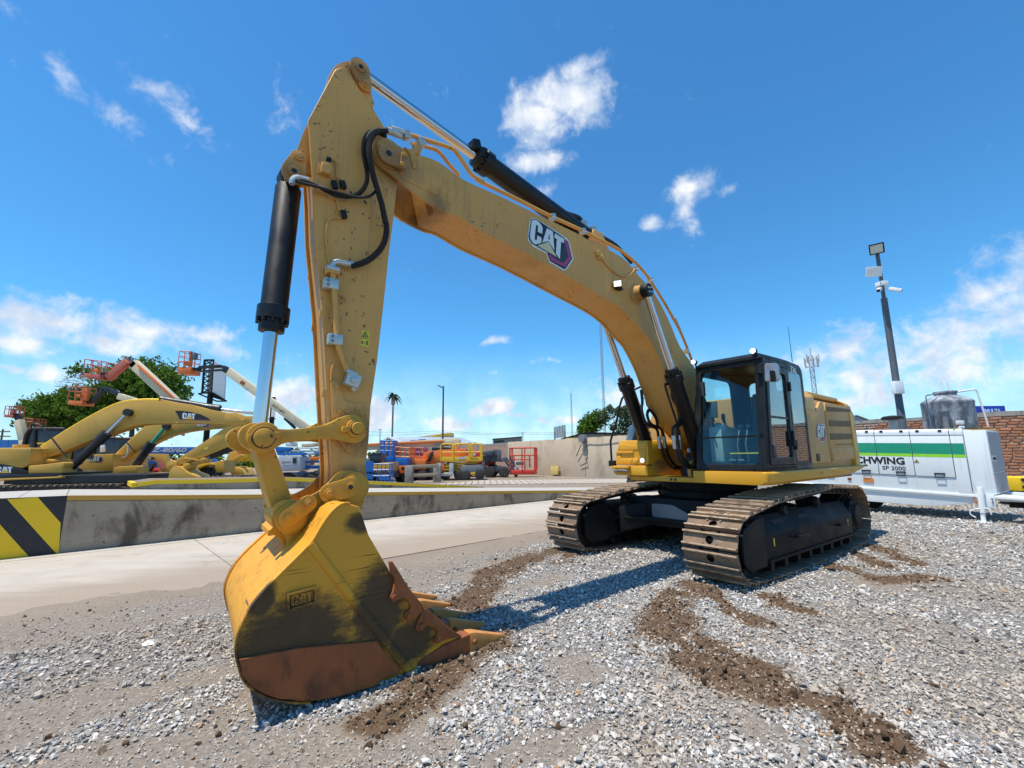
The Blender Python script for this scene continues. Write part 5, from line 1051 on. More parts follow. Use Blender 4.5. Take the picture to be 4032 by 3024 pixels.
# --- concrete road in slabs beside the ramp
AO = Vector((-8.11, 8.40, 0)); AU = Vector((math.cos(R(43)), math.sin(R(43)), 0)); AN = Vector((-AU.y, AU.x, 0))
def A_(s, off, z): q = AO + AU * s + AN * off; return (q.x, q.y, z)
M['concrete'] = pbr('pale_concrete', (.44, .395, .33), .9, var=.16, scale=1.1, dirt=(.36, .315, .25), damt=(.5, .75), dscale=2.4, bump=.35, bscale=60, spec=.2)
def road_dust(m):
    nt_ = m.node_tree; g = G.__new__(G); g.t = nt_; p = [n for n in nt_.nodes if n.type == 'BSDF_PRINCIPLED'][0]; tc = g.n('ShaderNodeTexCoord').outputs['Object']
    off = g.n('ShaderNodeVectorMath', {0: tc, 1: tuple(AN)}, operation='DOT_PRODUCT').outputs['Value']; off = g.math('SUBTRACT', off, AO.dot(AN))
    n = g.noise(g.scaled(tc, (.5, 2.2, 1), (0, 0, R(-43))), 1.0, 7, .65); f = g.ramp(g.math('ADD', off, g.math('MULTIPLY', n, 2.6)), -2.6, -.6, .95, 0.0)
    src = p.inputs['Base Color'].links[0].from_socket; n3 = g.noise(tc, 40, 5, .7); ck = g.n('ShaderNodeTexVoronoi', {'Vector': g.n('ShaderNodeVectorMath', {0: tc, 1: g.n('ShaderNodeVectorMath', {0: g.n('ShaderNodeTexNoise', {'Scale': 1.5, 'Vector': tc}).outputs['Color'], 'Scale': .8}, operation='SCALE').outputs[0]}, operation='ADD').outputs[0], 'Scale': .30}, feature='DISTANCE_TO_EDGE').outputs['Distance']
    src = g.mix(g.ramp(ck, .001, .004, .35, 0.0), src, (.12, .10, .08)); ty = g.noise(g.scaled(tc, (.12, 3.0, 1), (0, 0, R(-43))), 1.6, 5, .7); src = g.mix(g.ramp(ty, .54, .72, 0, .5), src, (.26, .23, .19)); sp_ = g.noise(tc, 26, 3, .6); src = g.mix(g.ramp(sp_, .68, .73, 0, .7), src, (.15, .13, .11))
    g.link(g.mix(f, src, g.mix(n3, (.20, .155, .115), (.42, .34, .255))), p.inputs['Base Color'])
road_dust(M['concrete'])
M['deck'] = pbr('ramp_deck_concrete', (.41, .385, .34), .9, var=.10, scale=1.3, dirt=(.38, .36, .33), damt=(.55, .8), dscale=3.0, bump=.25, bscale=50, spec=.2)
M['oldconcrete'] = pbr('stained_concrete', (.36, .295, .215), .92, var=.42, scale=1.1, stretch=(.6, .6, 3.2), dirt=(.115, .092, .068), damt=(.47, .68), dscale=1.7, bump=.5, bscale=30, spec=.2, chips=((.05, .04, .03), 14.0, .62))
M['rampyel'] = pbr('ramp_edge_paint', (.52, .29, .04), .7, var=.12, scale=5, dirt=(.30, .2, .09), damt=(.55, .8), dscale=6, bump=.15)
M['hazyel'] = pbr('hazard_yellow', (.82, .53, .012), .65, var=.08, scale=4, dirt=(.35, .27, .14), damt=(.62, .8), dscale=6, bump=.3, bscale=25)
M['hazblk'] = pbr('hazard_black', (.018, .018, .022), .6, var=.3, scale=4, dirt=(.07, .065, .06), damt=(.6, .85), dscale=5, bump=.3, bscale=25)
road = empty('road', (0, 0, 0)); tag(road, kind='structure')
joints = [-12, -4.2, 2.0, 8.3, 14.6, 21, 28]
for k, (s0, s1) in enumerate(zip(joints, joints[1:])):
    for o0, o1 in ((-.32, -.02), (-4.6, -.335)):
        mb = MB(); mb.prism([(q[0], q[1]) for q in (A_(s0 + .008, o0, 0), A_(s1 - .008, o0, 0), A_(s1 - .008, o1, 0), A_(s0 + .008, o1, 0))], -.12, .001 + .002 * (o0 > -1), 'z'); build(mb, 'slab', M['concrete'], road)
# --- loading ramp with hazard paint
TOPA = [(-9, 1.03), (-.6, 1.005), (0, 1.0), (1.95, .885), (3.06, .825), (5.8, .715), (12.1, .395), (14.5, .27), (20, .0)]
def topA(s):
    for (a, za), (b, zb) in zip(TOPA, TOPA[1:]):
        if a <= s <= b: return za + (zb - za) * (s - a) / (b - a)
    return 0
RA = empty('loading_ramp', A_(0, 0, 0), R(43)); tag(RA, 'low concrete loading ramp with hazard striped end and ochre painted edge', 'ramp')
prof = [(s, z - .002) for s, z in TOPA]
mb = MB(); mb.prism(prof + [(20, -.3), (-9, -.3)], 0, .25); build(mb, 'retaining_wall', M['oldconcrete'], RA)
for k in range(len(TOPA) - 1):
    (s0, z0), (s1, z1) = TOPA[k], TOPA[k + 1]
    if s1 - s0 > 3: segs = int((s1 - s0) / 2.1)
    else: segs = 1
    for j in range(segs):
        t0, t1 = j / segs, (j + 1) / segs; a, b = s0 + (s1 - s0) * t0, s0 + (s1 - s0) * t1; za, zb = z0 + (z1 - z0) * t0, z0 + (z1 - z0) * t1
        mb = MB(); mb.loft([[(q, .0, zz_ - .10), (q, 2.6, zz_ - .10), (q, 2.6, zz_), (q, 0.0, zz_)] for q, zz_ in ((a + .006, za), (b - .006, zb))]); build(mb, 'deck_slab', M['deck'], RA)
mb = MB()
ss_ = [0.02, 1.95, 3.06, 5.8, 9, 12.1, 14.5, 19.4]
mb.loft([[(s, -.006, topA(s) + .003), (s, .05, topA(s) + .003), (s, .05, topA(s) - max(.03, .085 - .0 * s)), (s, -.006, topA(s) - min(.085, max(.02, topA(s) * .5)))] for s in ss_]); build(mb, 'painted_edge', M['rampyel'], RA)
mb = MB(); mb.prism([(-9, -.02), (0.0, -.02), (0.02, 1.0), (-.6, 1.004), (-9, 1.028)], -.006, 0.02); build(mb, 'black_paint', M['hazblk'], RA)
for pl in ([(-.717,0.986),(-.356,0.997),(-.018,0.525),(0.011,0.003),(-.015,-.004)], [(-1.384,0.965),(-1.03,0.977),(-.342,-.017),(-.739,-.016)]):
    mb = MB(); mb.prism([(s, min(z, topA(s) - .002)) for s, z in pl], -.010, -.002); build(mb, 'yellow_stripe', M['hazyel'], RA)
# --- second, ribbed ramp behind it
RB = empty('ribbed_ramp', A_(0, 2.66, 0), R(43)); tag(RB, 'higher ribbed concrete ramp with bright yellow edge behind the loading ramp', 'ramp')
TB_ = [(1.15, 1.08), (1.5, 1.13), (2.5, 1.10), (4.5, 1.075), (5.5, .995), (7.0, .87), (9.7, .62), (12.0, .42)]
mb = MB(); mb.prism([(s, z - .03) for s, z in TB_] + [(12.0, 0), (1.15, 0)], .01, 1.5); build(mb, 'ramp_body', M['oldconcrete'], RB)
mb = MB(); mb.loft([[(s, 0, z + .004), (s, .09, z + .004), (s, .09, z - .09), (s, 0, z - .09)] for s, z in TB_]); build(mb, 'painted_edge', M['hazyel'], RB)
for j in range(9):
    mb = MB(); y0 = .10 + j * .155; mb.loft([[(s, y0, z - .05), (s, y0 + .11, z - .05), (s, y0 + .10, z + .012), (s, y0 + .01, z + .012)] for s, z in TB_]); build(mb, 'rib', M['concrete'], RB)
mb = MB(); mb.bb((1.06, 0, .98), (1.16, 1.5, 1.09)); build(mb, 'painted_end', M['hazyel'], RB)
# --- cobbled apron towards the back wall
M['cobble'] = pbr('apron_blocks', (.42, .37, .30), .9, var=.15, scale=2, dirt=(.28, .24, .19), damt=(.5, .75), dscale=1.2, bump=.2, bscale=20)
ap = empty('apron', (0, 0, 0)); tag(ap, kind='structure')
P0, P1, P2, P3 = [Vector(q) for q in [(-4.83,27.42,0),(6.9,27.29,0),(7.92,31.29,0),(-2.66,40.29,0)]]
rows, cols = 8, 30
blk = None
cu = (P1 - P0).normalized(); cv = Vector((-cu.y, cu.x, 0)); Wd = (P1 - P0).length; Dd = min((P3 - P0).dot(cv), (P2 - P1).dot(cv)) * 1.1
for i in range(rows):
    for j in range(cols):
        if blk is None:
            mb = MB(); mb.box((0, 0, 0), (Wd / cols * .86, Dd / rows * .9, .06)); blk = build(mb, 'paving_block', M['cobble'], ap, bevel=.01); o = blk
        else: o = blk.copy(); COL.objects.link(o); o.parent = ap
        sk = i * .35
        q = P0 + cu * (Wd * (j + .5) / cols + sk) + cv * (Dd * (i + .5) / rows); o.location = (q.x, q.y, .0 + random.uniform(-.006, .006)); o.rotation_euler = (0, 0, math.atan2(cu.y, cu.x) + random.uniform(-.02, .02))

# ------------------------------------------------------------------ white trailer pump on the right
TR = empty('trailer_pump', (10.85, 10.75, 0), R(-55)); tag(TR, 'white trailer concrete pump with green stripes parked by the brick wall', 'trailer')
M['green'] = pbr('green_stripe', (.015, .29, .175), .4, var=.05); M['lime'] = pbr('lime_stripe', (.28, .66, .04), .4, var=.05)
M['letter'] = pbr('black_lettering', (.012, .014, .018), .45, var=.1); M['meshgrey'] = pbr('radiator_mesh', (.40, .41, .42), .55, .3, var=.15, scale=60, bump=.5, bscale=260)
M['pumpwhite'] = pbr('pump_white_paint', (.78, .82, .82), .32, var=.025, scale=2, dirt=(.6, .6, .57), damt=(.60, .95), dscale=3, streak=((.5, .5, .46), .35))
M['orange'] = pbr('orange_label', (.62, .22, .05), .5, var=.2, scale=20)
SX0 = -4.2; SX1 = -.155; DEP = 1.55
zt = lambda s: 2.14 - .035 * s       # the trailer stands nose down
mb = MB(); mb.loft([[(s, 0, zt(s) - 1.62), (s, DEP, zt(s) - 1.62), (s, DEP, zt(s) - .10), (s, DEP - .07, zt(s)), (s, .05, zt(s)), (s, 0, zt(s) - .06)] for s in (SX0, SX1)]); BDY = build(mb, 'body', M['pumpwhite'], TR, bevel=.012)
# hood lids and doors: every panel its own piece with a dark gap round it
seams = [-4.2, -3.45, -2.75] + [[(-1.878,1.863)][0][0], [(-1.139,1.814)][0][0], [(-.393,1.767)][0][0], SX1]
mb = MB(); mb.loft([[(s, -.004, zt(s) - 1.16), (s, .004, zt(s) - 1.16), (s, .004, zt(s) - .02), (s, -.004, zt(s) - .02)] for s in (SX0 + .02, [(-.355,1.766)][0][0])]); build(mb, 'panel_gap', M['decalblack'], TR)
for k, (a, b) in enumerate(zip(seams, seams[1:])):
    zb = 1.15 if k < len(seams) - 2 else 1.55
    mb = MB(); mb.loft([[(s, -.022, zt(s) - zb), (s, .01, zt(s) - zb), (s, .01, zt(s) - .145), (s, -.022, zt(s) - .145)] for s in (a + .007, b - .007)]); build(mb, 'door', M['pumpwhite'], TR, bevel=.004)
    mb = MB(); mb.loft([[(s, -.03, zt(s) - .138), (s, .02, zt(s) - .138), (s, .06, zt(s) + .012), (s, .02, zt(s) + .012), (s, -.024, zt(s) - .03)] for s in (a + .007, b - .007)]); LD = build(mb, 'lid', M['pumpwhite'], TR, bevel=.004)
    for sx in ((a + .16, b - .16) if k < len(seams) - 2 else ()):
        mb = MB(); mb.box((sx, -.015, zt(sx) - .03), (.07, .045, .05)); build(mb, 'latch', M['black'], TR, bevel=.005)
    if k < len(seams) - 2:
        sx = b - .28; zc = zt(sx) - 1.12
        mb = MB(); mb.tube([(sx - .085, -.024, zc + .04), (sx - .085, -.06, zc + .04), (sx - .08, -.062, zc - .05), (sx + .08, -.062, zc - .05), (sx + .085, -.06, zc + .04), (sx + .085, -.024, zc + .04)], .011, 6); mb.box((sx, -.035, zc + .045), (.20, .03, .03)); build(mb, 'handle', M['black'], TR)
    mb = MB(); mb.loft([[(s, -.0245, zt(s) - .60), (s, -.02, zt(s) - .60), (s, -.02, zt(s) - .335), (s, -.0245, zt(s) - .335)] for s in (a + .009, b - .009)]); build(mb, 'green_stripe', M['green'], TR)
    mb = MB(); mb.loft([[(s, -.0245, zt(s) - .675), (s, -.02, zt(s) - .675), (s, -.02, zt(s) - .603), (s, -.0245, zt(s) - .603)] for s in (a + .009, b - .009)]); build(mb, 'lime_stripe', M['lime'], TR)
h0, h1, h2 = [(-2.19,1.312),(-1.312,1.294),(-1.288,1.495)]
wH = h1[0] - h0[0]; xd = (1, 0, -.035)
wid = lambda t: (lambda c: max(c) - min(c))([v.co.x for v in text_mesh(t, 1, .035).vertices])
wS = wH * wid('SCHWING') / wid('HWING')
lettering('SCHWING', 'maker_lettering', M['letter'], TR, (h1[0] - wS, -.0255, h1[1] + .035 * wS), xd, (0, 0, 1), (h2[1] - h1[1]) * .95, wS, bold=.035)
q0, q1, q2 = [(-1.796,1.169),(-1.311,1.15),(-1.299,1.25)]
lettering('SP 2000', 'model_lettering', M['letter'], TR, (q0[0], -.0255, q0[1]), xd, (0, 0, 1), (q2[1] - q1[1]) * 1.0, q1[0] - q0[0], bold=.008)
t = [(-1.13,1.354),(-1.026,1.349),(-1.07,1.435)]; mb = MB(); mb.prism(t, -.0265, -.0225); build(mb, 'warning_sign', M['labelyel'], TR)
ti = [(-1.108,1.362),(-1.045,1.36),(-1.072,1.413)]; mb = MB(); ring(mb, [(s, -.0268, z) for s, z in t], [(s, -.0268, z) for s, z in ti], (0, -.001, 0)); mb.prism([(-1.08,1.397),(-1.064,1.397),(-1.069,1.368),(-1.082,1.368)], -.0278, -.0266); build(mb, 'sign_print', M['decalblack'], TR)
for pl, mt in (([(-2.245,0.946),(-2.026,0.931),(-2.039,0.817),(-2.258,0.832)], 'orange'), ([(-2.61,0.929),(-2.534,0.932),(-2.541,0.867),(-2.618,0.865)], 'wear'), ([(-.306,2.171),(-.268,2.169),(-.271,2.143),(-.309,2.146)], 'lime')):
    mb = MB(); mb.prism(pl, -.0265, -.0); build(mb, 'label', M[mt], TR)
# lower frame, skirt, end cowl with radiator
mb = MB(); mb.loft([[(s, -.03, zt(s) - 1.585), (s, .4, zt(s) - 1.60), (s, .4, zt(s) - 1.50), (s, -.03, zt(s) - 1.525)] for s in (SX0, 1.6)]); mb.loft([[(s, DEP - .2, zt(s) - 1.60), (s, DEP, zt(s) - 1.60), (s, DEP, zt(s) - 1.50), (s, DEP - .2, zt(s) - 1.50)] for s in (SX0, .8)]); FRM = build(mb, 'chassis_rail', M['pumpwhite'], TR, bevel=.008)
mb = MB(); mb.prism([(SX0, zt(SX0) - 1.61), (SX0, .36), (-1.25, .30), (-.85, .30), (-.12, .44), (-.05, zt(0) - 1.61)], .02, .06); build(mb, 'skirt', M['pumpwhite'], TR, bevel=.004)
mb = MB(); mb.loft([[(-.14, .01, zt(s) - 1.5 - 0), (.22, .03, zt(s) - 1.5), (.22, DEP - .03, zt(s) - 1.5), (-.14, DEP - .01, zt(s) - 1.5)] if False else [(-.145, .012, z), (.16, .03, z), (.235, .06, z), (.235, DEP - .06, z), (-.145, DEP - .012, z)] for s, z in ((0, zt(.05) - 1.50), (0, zt(.05) - .03))]); build(mb, 'end_cowl', M['pumpwhite'], TR, bevel=.012)
for z0, z1 in ((zt(.2) - 1.46, zt(.2) - 1.02), (zt(.2) - 1.0, zt(.2) - .06)):
    mb = MB(); mb.bb((.232, .10, z0), (.244, DEP - .10, z1)); build(mb, 'radiator_grille', M['meshgrey'], TR)
lettering('SCHWING', 'grille_badge', M['letter'], TR, (.252, .18, zt(.2) - .72), (0, 1, 0), (0, 0, 1), .07, .34, bold=.02)
mb = MB(); mb.bb((.243, .14, zt(.2) - .75), (.250, .56, zt(.2) - .62)); build(mb, 'badge_plate', M['white'], TR)
# exhaust with rain cap
ec = [(-1.578,2.583),(-1.588,2.496),(-1.61,2.264)]
mb = MB(); mb.lathe((ec[0][0], .5, ec[2][1] - .1), (ec[0][0], .5, ec[0][1] + .1), [(0, .10), (ec[1][1] - ec[2][1] + .1, .10)], 18); EXH = build(mb, 'exhaust_stack', M['steelgrey'], TR)
mb = MB(); mb.lathe((ec[0][0], .5, ec[1][1] - .01), (ec[0][0], .5, ec[0][1] + .1), [(0, .22), (.03, .25), (.06, .25), (.10, .2), (.12, .06)], 24); build(mb, 'rain_cap', M['frameblack'], TR)
# jack, tow bar, wheels
jp = [(0.002,0.811),(-.034,-.017)]
mb = MB(); mb.lathe((jp[0][0], -.10, jp[0][1]), (jp[1][0], -.10, .0), [(0, .055), (.02, .06), (jp[0][1] * .72, .06), (jp[0][1] * .721, .045), (jp[0][1] - .03, .045), (jp[0][1] - .029, .14), (jp[0][1] - .002, .15)], 18); J = build(mb, 'jack', M['pumpwhite'], TR)
mb = MB(); mb.bb((jp[0][0] - .10, -.055, jp[0][1] * .42), (jp[0][0] + .20, -.025, jp[0][1] * .80)); build(mb, 'jack_plate', M['pumpwhite'], TR, bevel=.006)
mb = MB()
for dx in (-.10, .16):
    for dzz in (.50, .60): mb.cyl((jp[0][0] + dx, -.08, jp[0][1] * dzz + .06), (jp[0][0] + dx, -.05, jp[0][1] * dzz + .06), .018, n=6)
build(mb, 'jack_bolts', M['steelgrey'], TR)
mb = MB(); zj = jp[0][1] * .22; mb.tube(spline([(jp[1][0] - .02, -.16, zj + .14), (jp[1][0] - .16, -.18, zj + .10), (jp[1][0] - .18, -.18, zj), (jp[1][0] - .10, -.17, zj - .06)], 4), .012, 7); mb.tube(spline([(jp[1][0] + .04, -.14, zj + .16), (jp[1][0] + .14, -.14, zj + .14), (jp[1][0] + .15, -.14, zj + .02)], 4), .012, 7); build(mb, 'crank', M['pumpwhite'], TR)
mb = MB(); mb.bar((.2, .25, zt(0) - 1.60), (2.2, .70, .52), .09, .12); mb.bar((.2, DEP - .3, zt(0) - 1.60), (2.2, .85, .52), .09, .12); build(mb, 'tow_bar', M['pumpwhite'], TR, bevel=.006)
mb = MB(); mb.cyl((.10, -.02, .46), (.10, .02, .46), .03, n=12); mb.bb((-.14, -.02, .40), (.02, .02, .60)); build(mb, 'reflector', M['orange'], TR)
for s, yy in ((-2.6, .22), (-2.6, DEP - .22)):
    mb = MB(); mb.lathe((s, yy - .11, .36), (s, yy + .11, .36), [(0, .22), (.01, .33), (.05, .36), (.17, .36), (.21, .33), (.22, .22)], 26); W_ = build(mb, 'wheel', M['tyre'], TR)
mb = MB(); mb.box((.75, .5, .36), (.3, .3, .28)); mb.bb((.35, .35, .34), (1.4, .6, .52)); build(mb, 'hitch_gear', M['frameblack'], TR, bevel=.01)

# ------------------------------------------------------------------ perimeter wall
WU = Vector((math.cos(R(-54.9)), math.sin(R(-54.9)), 0)); WN = Vector((-WU.y, WU.x, 0)); WO = Vector((-.48, 43.8, 0))
M['stucco'] = pbr('old_stucco', (.55, .445, .32), .92, var=.14, scale=.8, dirt=(.33, .265, .19), damt=(.48, .75), dscale=.7, streak=((.33, .27, .2), .4), bump=.5, bscale=14, spec=.2)
M['mortar'] = pbr('mortar', (.44, .40, .35), .95, var=.15, scale=6, bump=.6, bscale=40, spec=.2)
M['cap'] = pbr('weathered_cap', (.30, .275, .24), .95, var=.35, scale=5, bump=.7, bscale=18, dirt=(.14, .125, .105), damt=(.5, .7), dscale=4)
PW = empty('plaster_wall', (WO.x, WO.y, 0), R(-54.9)); tag(PW, 'long sand coloured plastered wall behind the yard', 'wall')
edges = [0.0, 3.62, 10.5, 17.5, 24.5, 27.9]
for a, b in zip(edges, edges[1:]):
    mb = MB(); n = 14; mb.prism([(a + .02, -.1)] + [(a + .02 + (b - a - .04) * i / n, 3.0 + .02 * math.sin(i * 2.3 + a)) for i in range(n + 1)] + [(b - .02, -.1)], 0, .22); build(mb, 'wall_panel', M['stucco'], PW, bevel=.01)
mb = MB(); mb.prism([(.0, -.1), (27.9, -.1), (27.9, 2.9), (0, 2.9)], .05, .2); build(mb, 'wall_core', M['frameblack'], PW)
mb = MB(); mb.tube(spline([(14.0, -.03, 2.55), (12, -.03, 2.45), (11.0, -.03, 2.5), (10.4, -.03, 2.2)], 6), .02, 6); build(mb, 'conduit', M['steelgrey'], PW)
# winch fixed to the wall
wq = [(10.49,2.94),(10.72,2.65),(10.64,1.7),(10.32,2.46),(9.69,1.61),(10.7,1.45),(10.82,1.1),(10.02,0.85)]
WI = empty('wall_hoist', (0, 0, 0)); WI.location = (WO.x, WO.y, 0); WI.rotation_euler = (0, 0, R(-54.9)); tag(WI, 'rusty grey bracket with a round drum fixed high on the plastered wall', 'hoist')
mb = MB(); mb.lathe((wq[0][0], -.35, wq[0][1]), (wq[0][0], -.05, wq[0][1]), [(0, .32), (.05, .32), (.06, .2), (.24, .2), (.25, .32), (.3, .32)], 20); build(mb, 'drum', M['steelgrey'], WI)
mb = MB(); mb.bb((wq[1][0] - .08, -.12, wq[2][1]), (wq[1][0] + .08, -.01, wq[1][1])); build(mb, 'post', M['steelgrey'], WI)
mb = MB(); mb.tube([(wq[3][0], -.2, wq[3][1]), (wq[4][0], -.15, wq[4][1])], .03, 6); mb.tube([(wq[5][0], -.1, wq[5][1]), (wq[6][0], -.12, wq[6][1]), (wq[7][0], -.1, wq[7][1])], .03, 6); build(mb, 'chain_hook', M['frameblack'], WI)
yp = [(6.62,0.79),(7.66,0.81),(7.5,0.13),(6.66,0.1)]
mb = MB(); mb.prism(yp, 0, .12); o = build(mb, 'leaning_sign', pbr('faded_yellow_board', (.66, .50, .16), .7), None, bevel=.01); o.location = (WO.x, WO.y, 0); o.rotation_euler = (0, 0, R(-54.9)); o.location = tuple(WO + WN * -.25); tag(o, 'small yellow board leaning against the plastered wall', 'board')
def brickmat(name, far=False):
    m = bpy.data.materials.new(name); m.use_nodes = True; g = G(m.node_tree); tc = g.n('ShaderNodeTexCoord').outputs['Object']
    p = g.n('ShaderNodeBsdfPrincipled', {'Roughness': .92, 'Specular IOR Level': .2}); o = g.n('ShaderNodeOutputMaterial'); g.link(p.outputs[0], o.inputs[0])
    if far:
        br = g.n('ShaderNodeTexBrick', {'Vector': g.scaled(tc, (1, 1, 1), (R(90), 0, 0)), 'Color1': (.36, .15, .075, 1), 'Color2': (.27, .10, .05, 1), 'Mortar': (.44, .40, .35, 1), 'Scale': 1.0, 'Mortar Size': .018, 'Brick Width': .31, 'Row Height': .105}); c = br.outputs['Color']
    else:
        rnd = g.n('ShaderNodeObjectInfo').outputs['Random']; c = g.mix(rnd, (.31, .115, .05), (.56, .25, .125))
    n = g.noise(tc, 14, 6, .7); c = g.mix(g.ramp(n, .45, .75, 0, .6), c, (.22, .12, .08)); c = g.mix(g.ramp(g.noise(tc, 3, 4), .5, .8, 0, .5), c, (.46, .36, .28)); g.link(c, p.inputs['Base Color'])
    b = g.n('ShaderNodeBump', {'Strength': .6, 'Distance': .01, 'Height': g.noise(tc, 50, 6, .7)}); g.link(b.outputs[0], p.inputs['Normal'])
    return m
M['brick'] = brickmat('clay_brick'); M['brickfar'] = brickmat('far_brickwork', True)
BW = empty('brick_wall', (WO.x, WO.y, 0), R(-54.9)); tag(BW, 'rough red brick wall with crumbling mortar cap at the right', 'wall')
S0, S1 = 27.9, 60.0
mb = MB(); mb.bb((S0, .03, -.1), (S1, .30, 2.93)); build(mb, 'mortar_bed', M['mortar'], BW)
mb = MB(); ns = 60; pr = [(S0, 2.92)] + [(S0 + (S1 - S0) * i / ns, 3.07 + random.uniform(-.03, .04)) for i in range(ns + 1)] + [(S1, 2.92)]; mb.prism(pr, -.03, .33); build(mb, 'cap', M['cap'], BW)
bricks = []; rest = MB(); proto = []
for k in range(5):
    mb = MB(); r = random.Random(k); mb.box((0, 0, 0), (.285, .10, .075)); 
    mb.v = [(x + r.uniform(-.012, .012), y, z + r.uniform(-.008, .008)) for x, y, z in mb.v]; o = build(mb, 'brick', M['brick'], None, bevel=.010, seg=1); proto.append(o.data); bpy.data.objects.remove(o)
nb = 0
for c in range(27):
    z = .06 + c * .107
    off = (c % 2) * .155 + random.uniform(-.05, .05); s = 28.0 + off
    while s < 36.5:
        w = random.uniform(.85, 1.12); vis = (32.55 < s < 33.75) or (28.9 < s <= 32.55 and z > 2.30)
        if vis and nb < 300:
            o = bpy.data.objects.new('brick', random.choice(proto)); COL.objects.link(o); o.parent = BW; o.location = (s, .03 + random.uniform(-.012, .012), z + random.uniform(-.01, .01)); o.scale = (w, 1, random.uniform(.9, 1.12)); o.rotation_euler = (0, R(random.uniform(-1.6, 1.6)), 0); nb += 1
        else: rest.box((s, .03, z), (.285 * w, .10, .075))
        s += .31 * w + random.uniform(0, .02)
mb = build(rest, 'brick_courses', M['brickfar'], BW); mb['kind'] = 'stuff'
mb = MB(); mb.bb((36.6, -.012, 0), (S1, .05, 2.92)); build(mb, 'far_brickwork', M['brickfar'], BW)
BF = empty('far_brick_wall', (WO.x, WO.y, 0), R(-54.9)); tag(BF, 'far brick wall with grey concrete posts beyond the lifts', 'wall')
for a, b in ((-30, -18.2), (-17.8, -12.2), (-11.8, -6.2), (-5.8, -.35)):
    mb = MB(); mb.bb((a, .05, -.1), (b, .25, 2.75)); build(mb, 'brick_panel', M['brickfar'], BF)
    mb = MB(); mb.bb((b, 0, -.1), (b + .4 if b < -1 else 0, .3, 2.95)); build(mb, 'post', M['cap'], BF)
    mb = MB(); mb.bb((a, .04, 2.75), (b, .28, 2.93)); build(mb, 'cap', M['cap'], BF)

# ------------------------------------------------------------------ light pole with cameras
PX, PY = 12.95, 15.05
LP = empty('light_pole', (PX, PY, 0)); tag(LP, 'tall grey pole with square floodlight and two white cameras behind the trailer', 'pole')
M['polegrey'] = pbr('grey_pole_paint', (.085, .095, .11), .45, .2, var=.1)
mb = MB(); mb.lathe((0, 0, 0), (0, 0, 8.7), [(0, .12), (3.0, .11), (3.01, .105), (6.9, .095), (6.91, .06), (8.55, .06)], 18); build(mb, 'shaft', M['polegrey'], LP)
mb = MB(); mb.box((-.10, -.12, 8.68), (.42, .12, .36), (R(28), 0, R(-38))); FL = build(mb, 'floodlight', M['black'], LP, bevel=.012)
mb = MB(); mb.box((-.108 - .034, -.12 - .045, 8.65), (.34, .02, .28), (R(28), 0, R(-38))); build(mb, 'flood_lens', pbr('unlit_lens', (.55, .56, .50), .25), LP)
mb = MB(); mb.box((-.10, -.13, 3.75), (.30, .18, .42)); build(mb, 'junction_box', M['white'], LP, bevel=.012)
mb = MB(); mb.bb((-.13, -.13, 7.35), (.13, .13, 7.50)); build(mb, 'collar', M['white'], LP, bevel=.01)
mb = MB(); mb.box((-.42, -.25, 7.78), (.44, .06, .34), (R(20), R(6), R(-25))); mb.tube([(-.30, -.2, 7.75), (-.05, -.05, 7.7)], .025, 8); build(mb, 'panel_antenna', M['white'], LP, bevel=.03)
for sx in (-1, 1):
    mb = MB(); a = Vector((sx * .16, -.10, 7.22)); d = Vector((sx * .75, -.6, -.45)).normalized(); mb.bar(a, a + d * .34, .11, .11); mb.tube([(0, 0, 7.3), a + d * .1], .03, 8); build(mb, 'camera', M['white'], LP, bevel=.015)
    mb = MB(); mb.bar(a + d * .34, a + d * .352, .09, .09); build(mb, 'camera_lens', M['black'], LP)

# ------------------------------------------------------------------ water tank on a yellow stand
TKX, TKY = 15.35, 15.9
TK = empty('water_tank', (TKX, TKY, 2.36)); tag(TK, 'weathered dark grey plastic water tank with flat neck behind the trailer', 'tank')
M['tank'] = pbr('weathered_tank_plastic', (.10, .115, .135), .5, var=.5, scale=1.6, dirt=(.36, .39, .42), damt=(.42, .62), dscale=2.2, streak=((.42, .45, .47), .6))
mb = MB(); mb.lathe((0, 0, 0), (0, 0, 2), [(0, .66), (.04, .70), (.9, .70), (.95, .715), (1.0, .70), (1.03, .66), (1.16, .44), (1.20, .33), (1.22, .30), (1.30, .30), (1.31, .33), (1.36, .33), (1.37, .28)], 40); build(mb, 'shell', M['tank'], TK)
for k in range(1):
    mb = MB(); mb.tube([(-.62, -.5, -.1), (-.62, -.5, .62)], .085, 12); mb.cyl((-.62, -.5, .60), (-.62, -.5, .64), .14, n=16); build(mb, 'overflow_pipe', M['steelgrey'], TK)
mb = MB(); mb.box((-.30, -.66, .22), (.22, .10, .14)); mb.box((-.30, -.68, .06), (.16, .10, .10)); build(mb, 'valve', M['white'], TK, bevel=.02)
mb = MB(); mb.tube([(.24, -.1, 1.32), (.5, -.18, 1.36), (.80, -.25, 1.40), (.86, -.27, 1.35), (.98, -.30, .35), (1.0, -.3, .1)], .03, 8); build(mb, 'white_pipe', M['white'], TK)
for dx in (-.09, .14):
    mb = MB(); mb.tube([(dx, 0, 1.3), (dx, 0, 1.72)], .027, 8); build(mb, 'vent_pipe', M['white'], TK)
mb = MB(); mb.tube([(-.28, -.1, 1.28), (-.95, -.3, 1.20), (-1.0, -.32, 1.15), (-.95, -.3, 0)], .02, 8); build(mb, 'steel_pipe', M['steelgrey'], TK)
TS = empty('tank_stand', (TKX, TKY, 0)); tag(TS, 'yellow steel stand carrying the grey water tank', 'stand')
for dx in (-.62, .62):
    for dy in (-.62, .62): mb = MB(); mb.bb((dx - .05, dy - .05, 0), (dx + .05, dy + .05, 2.25)); build(mb, 'leg', M['yellow'], TS)
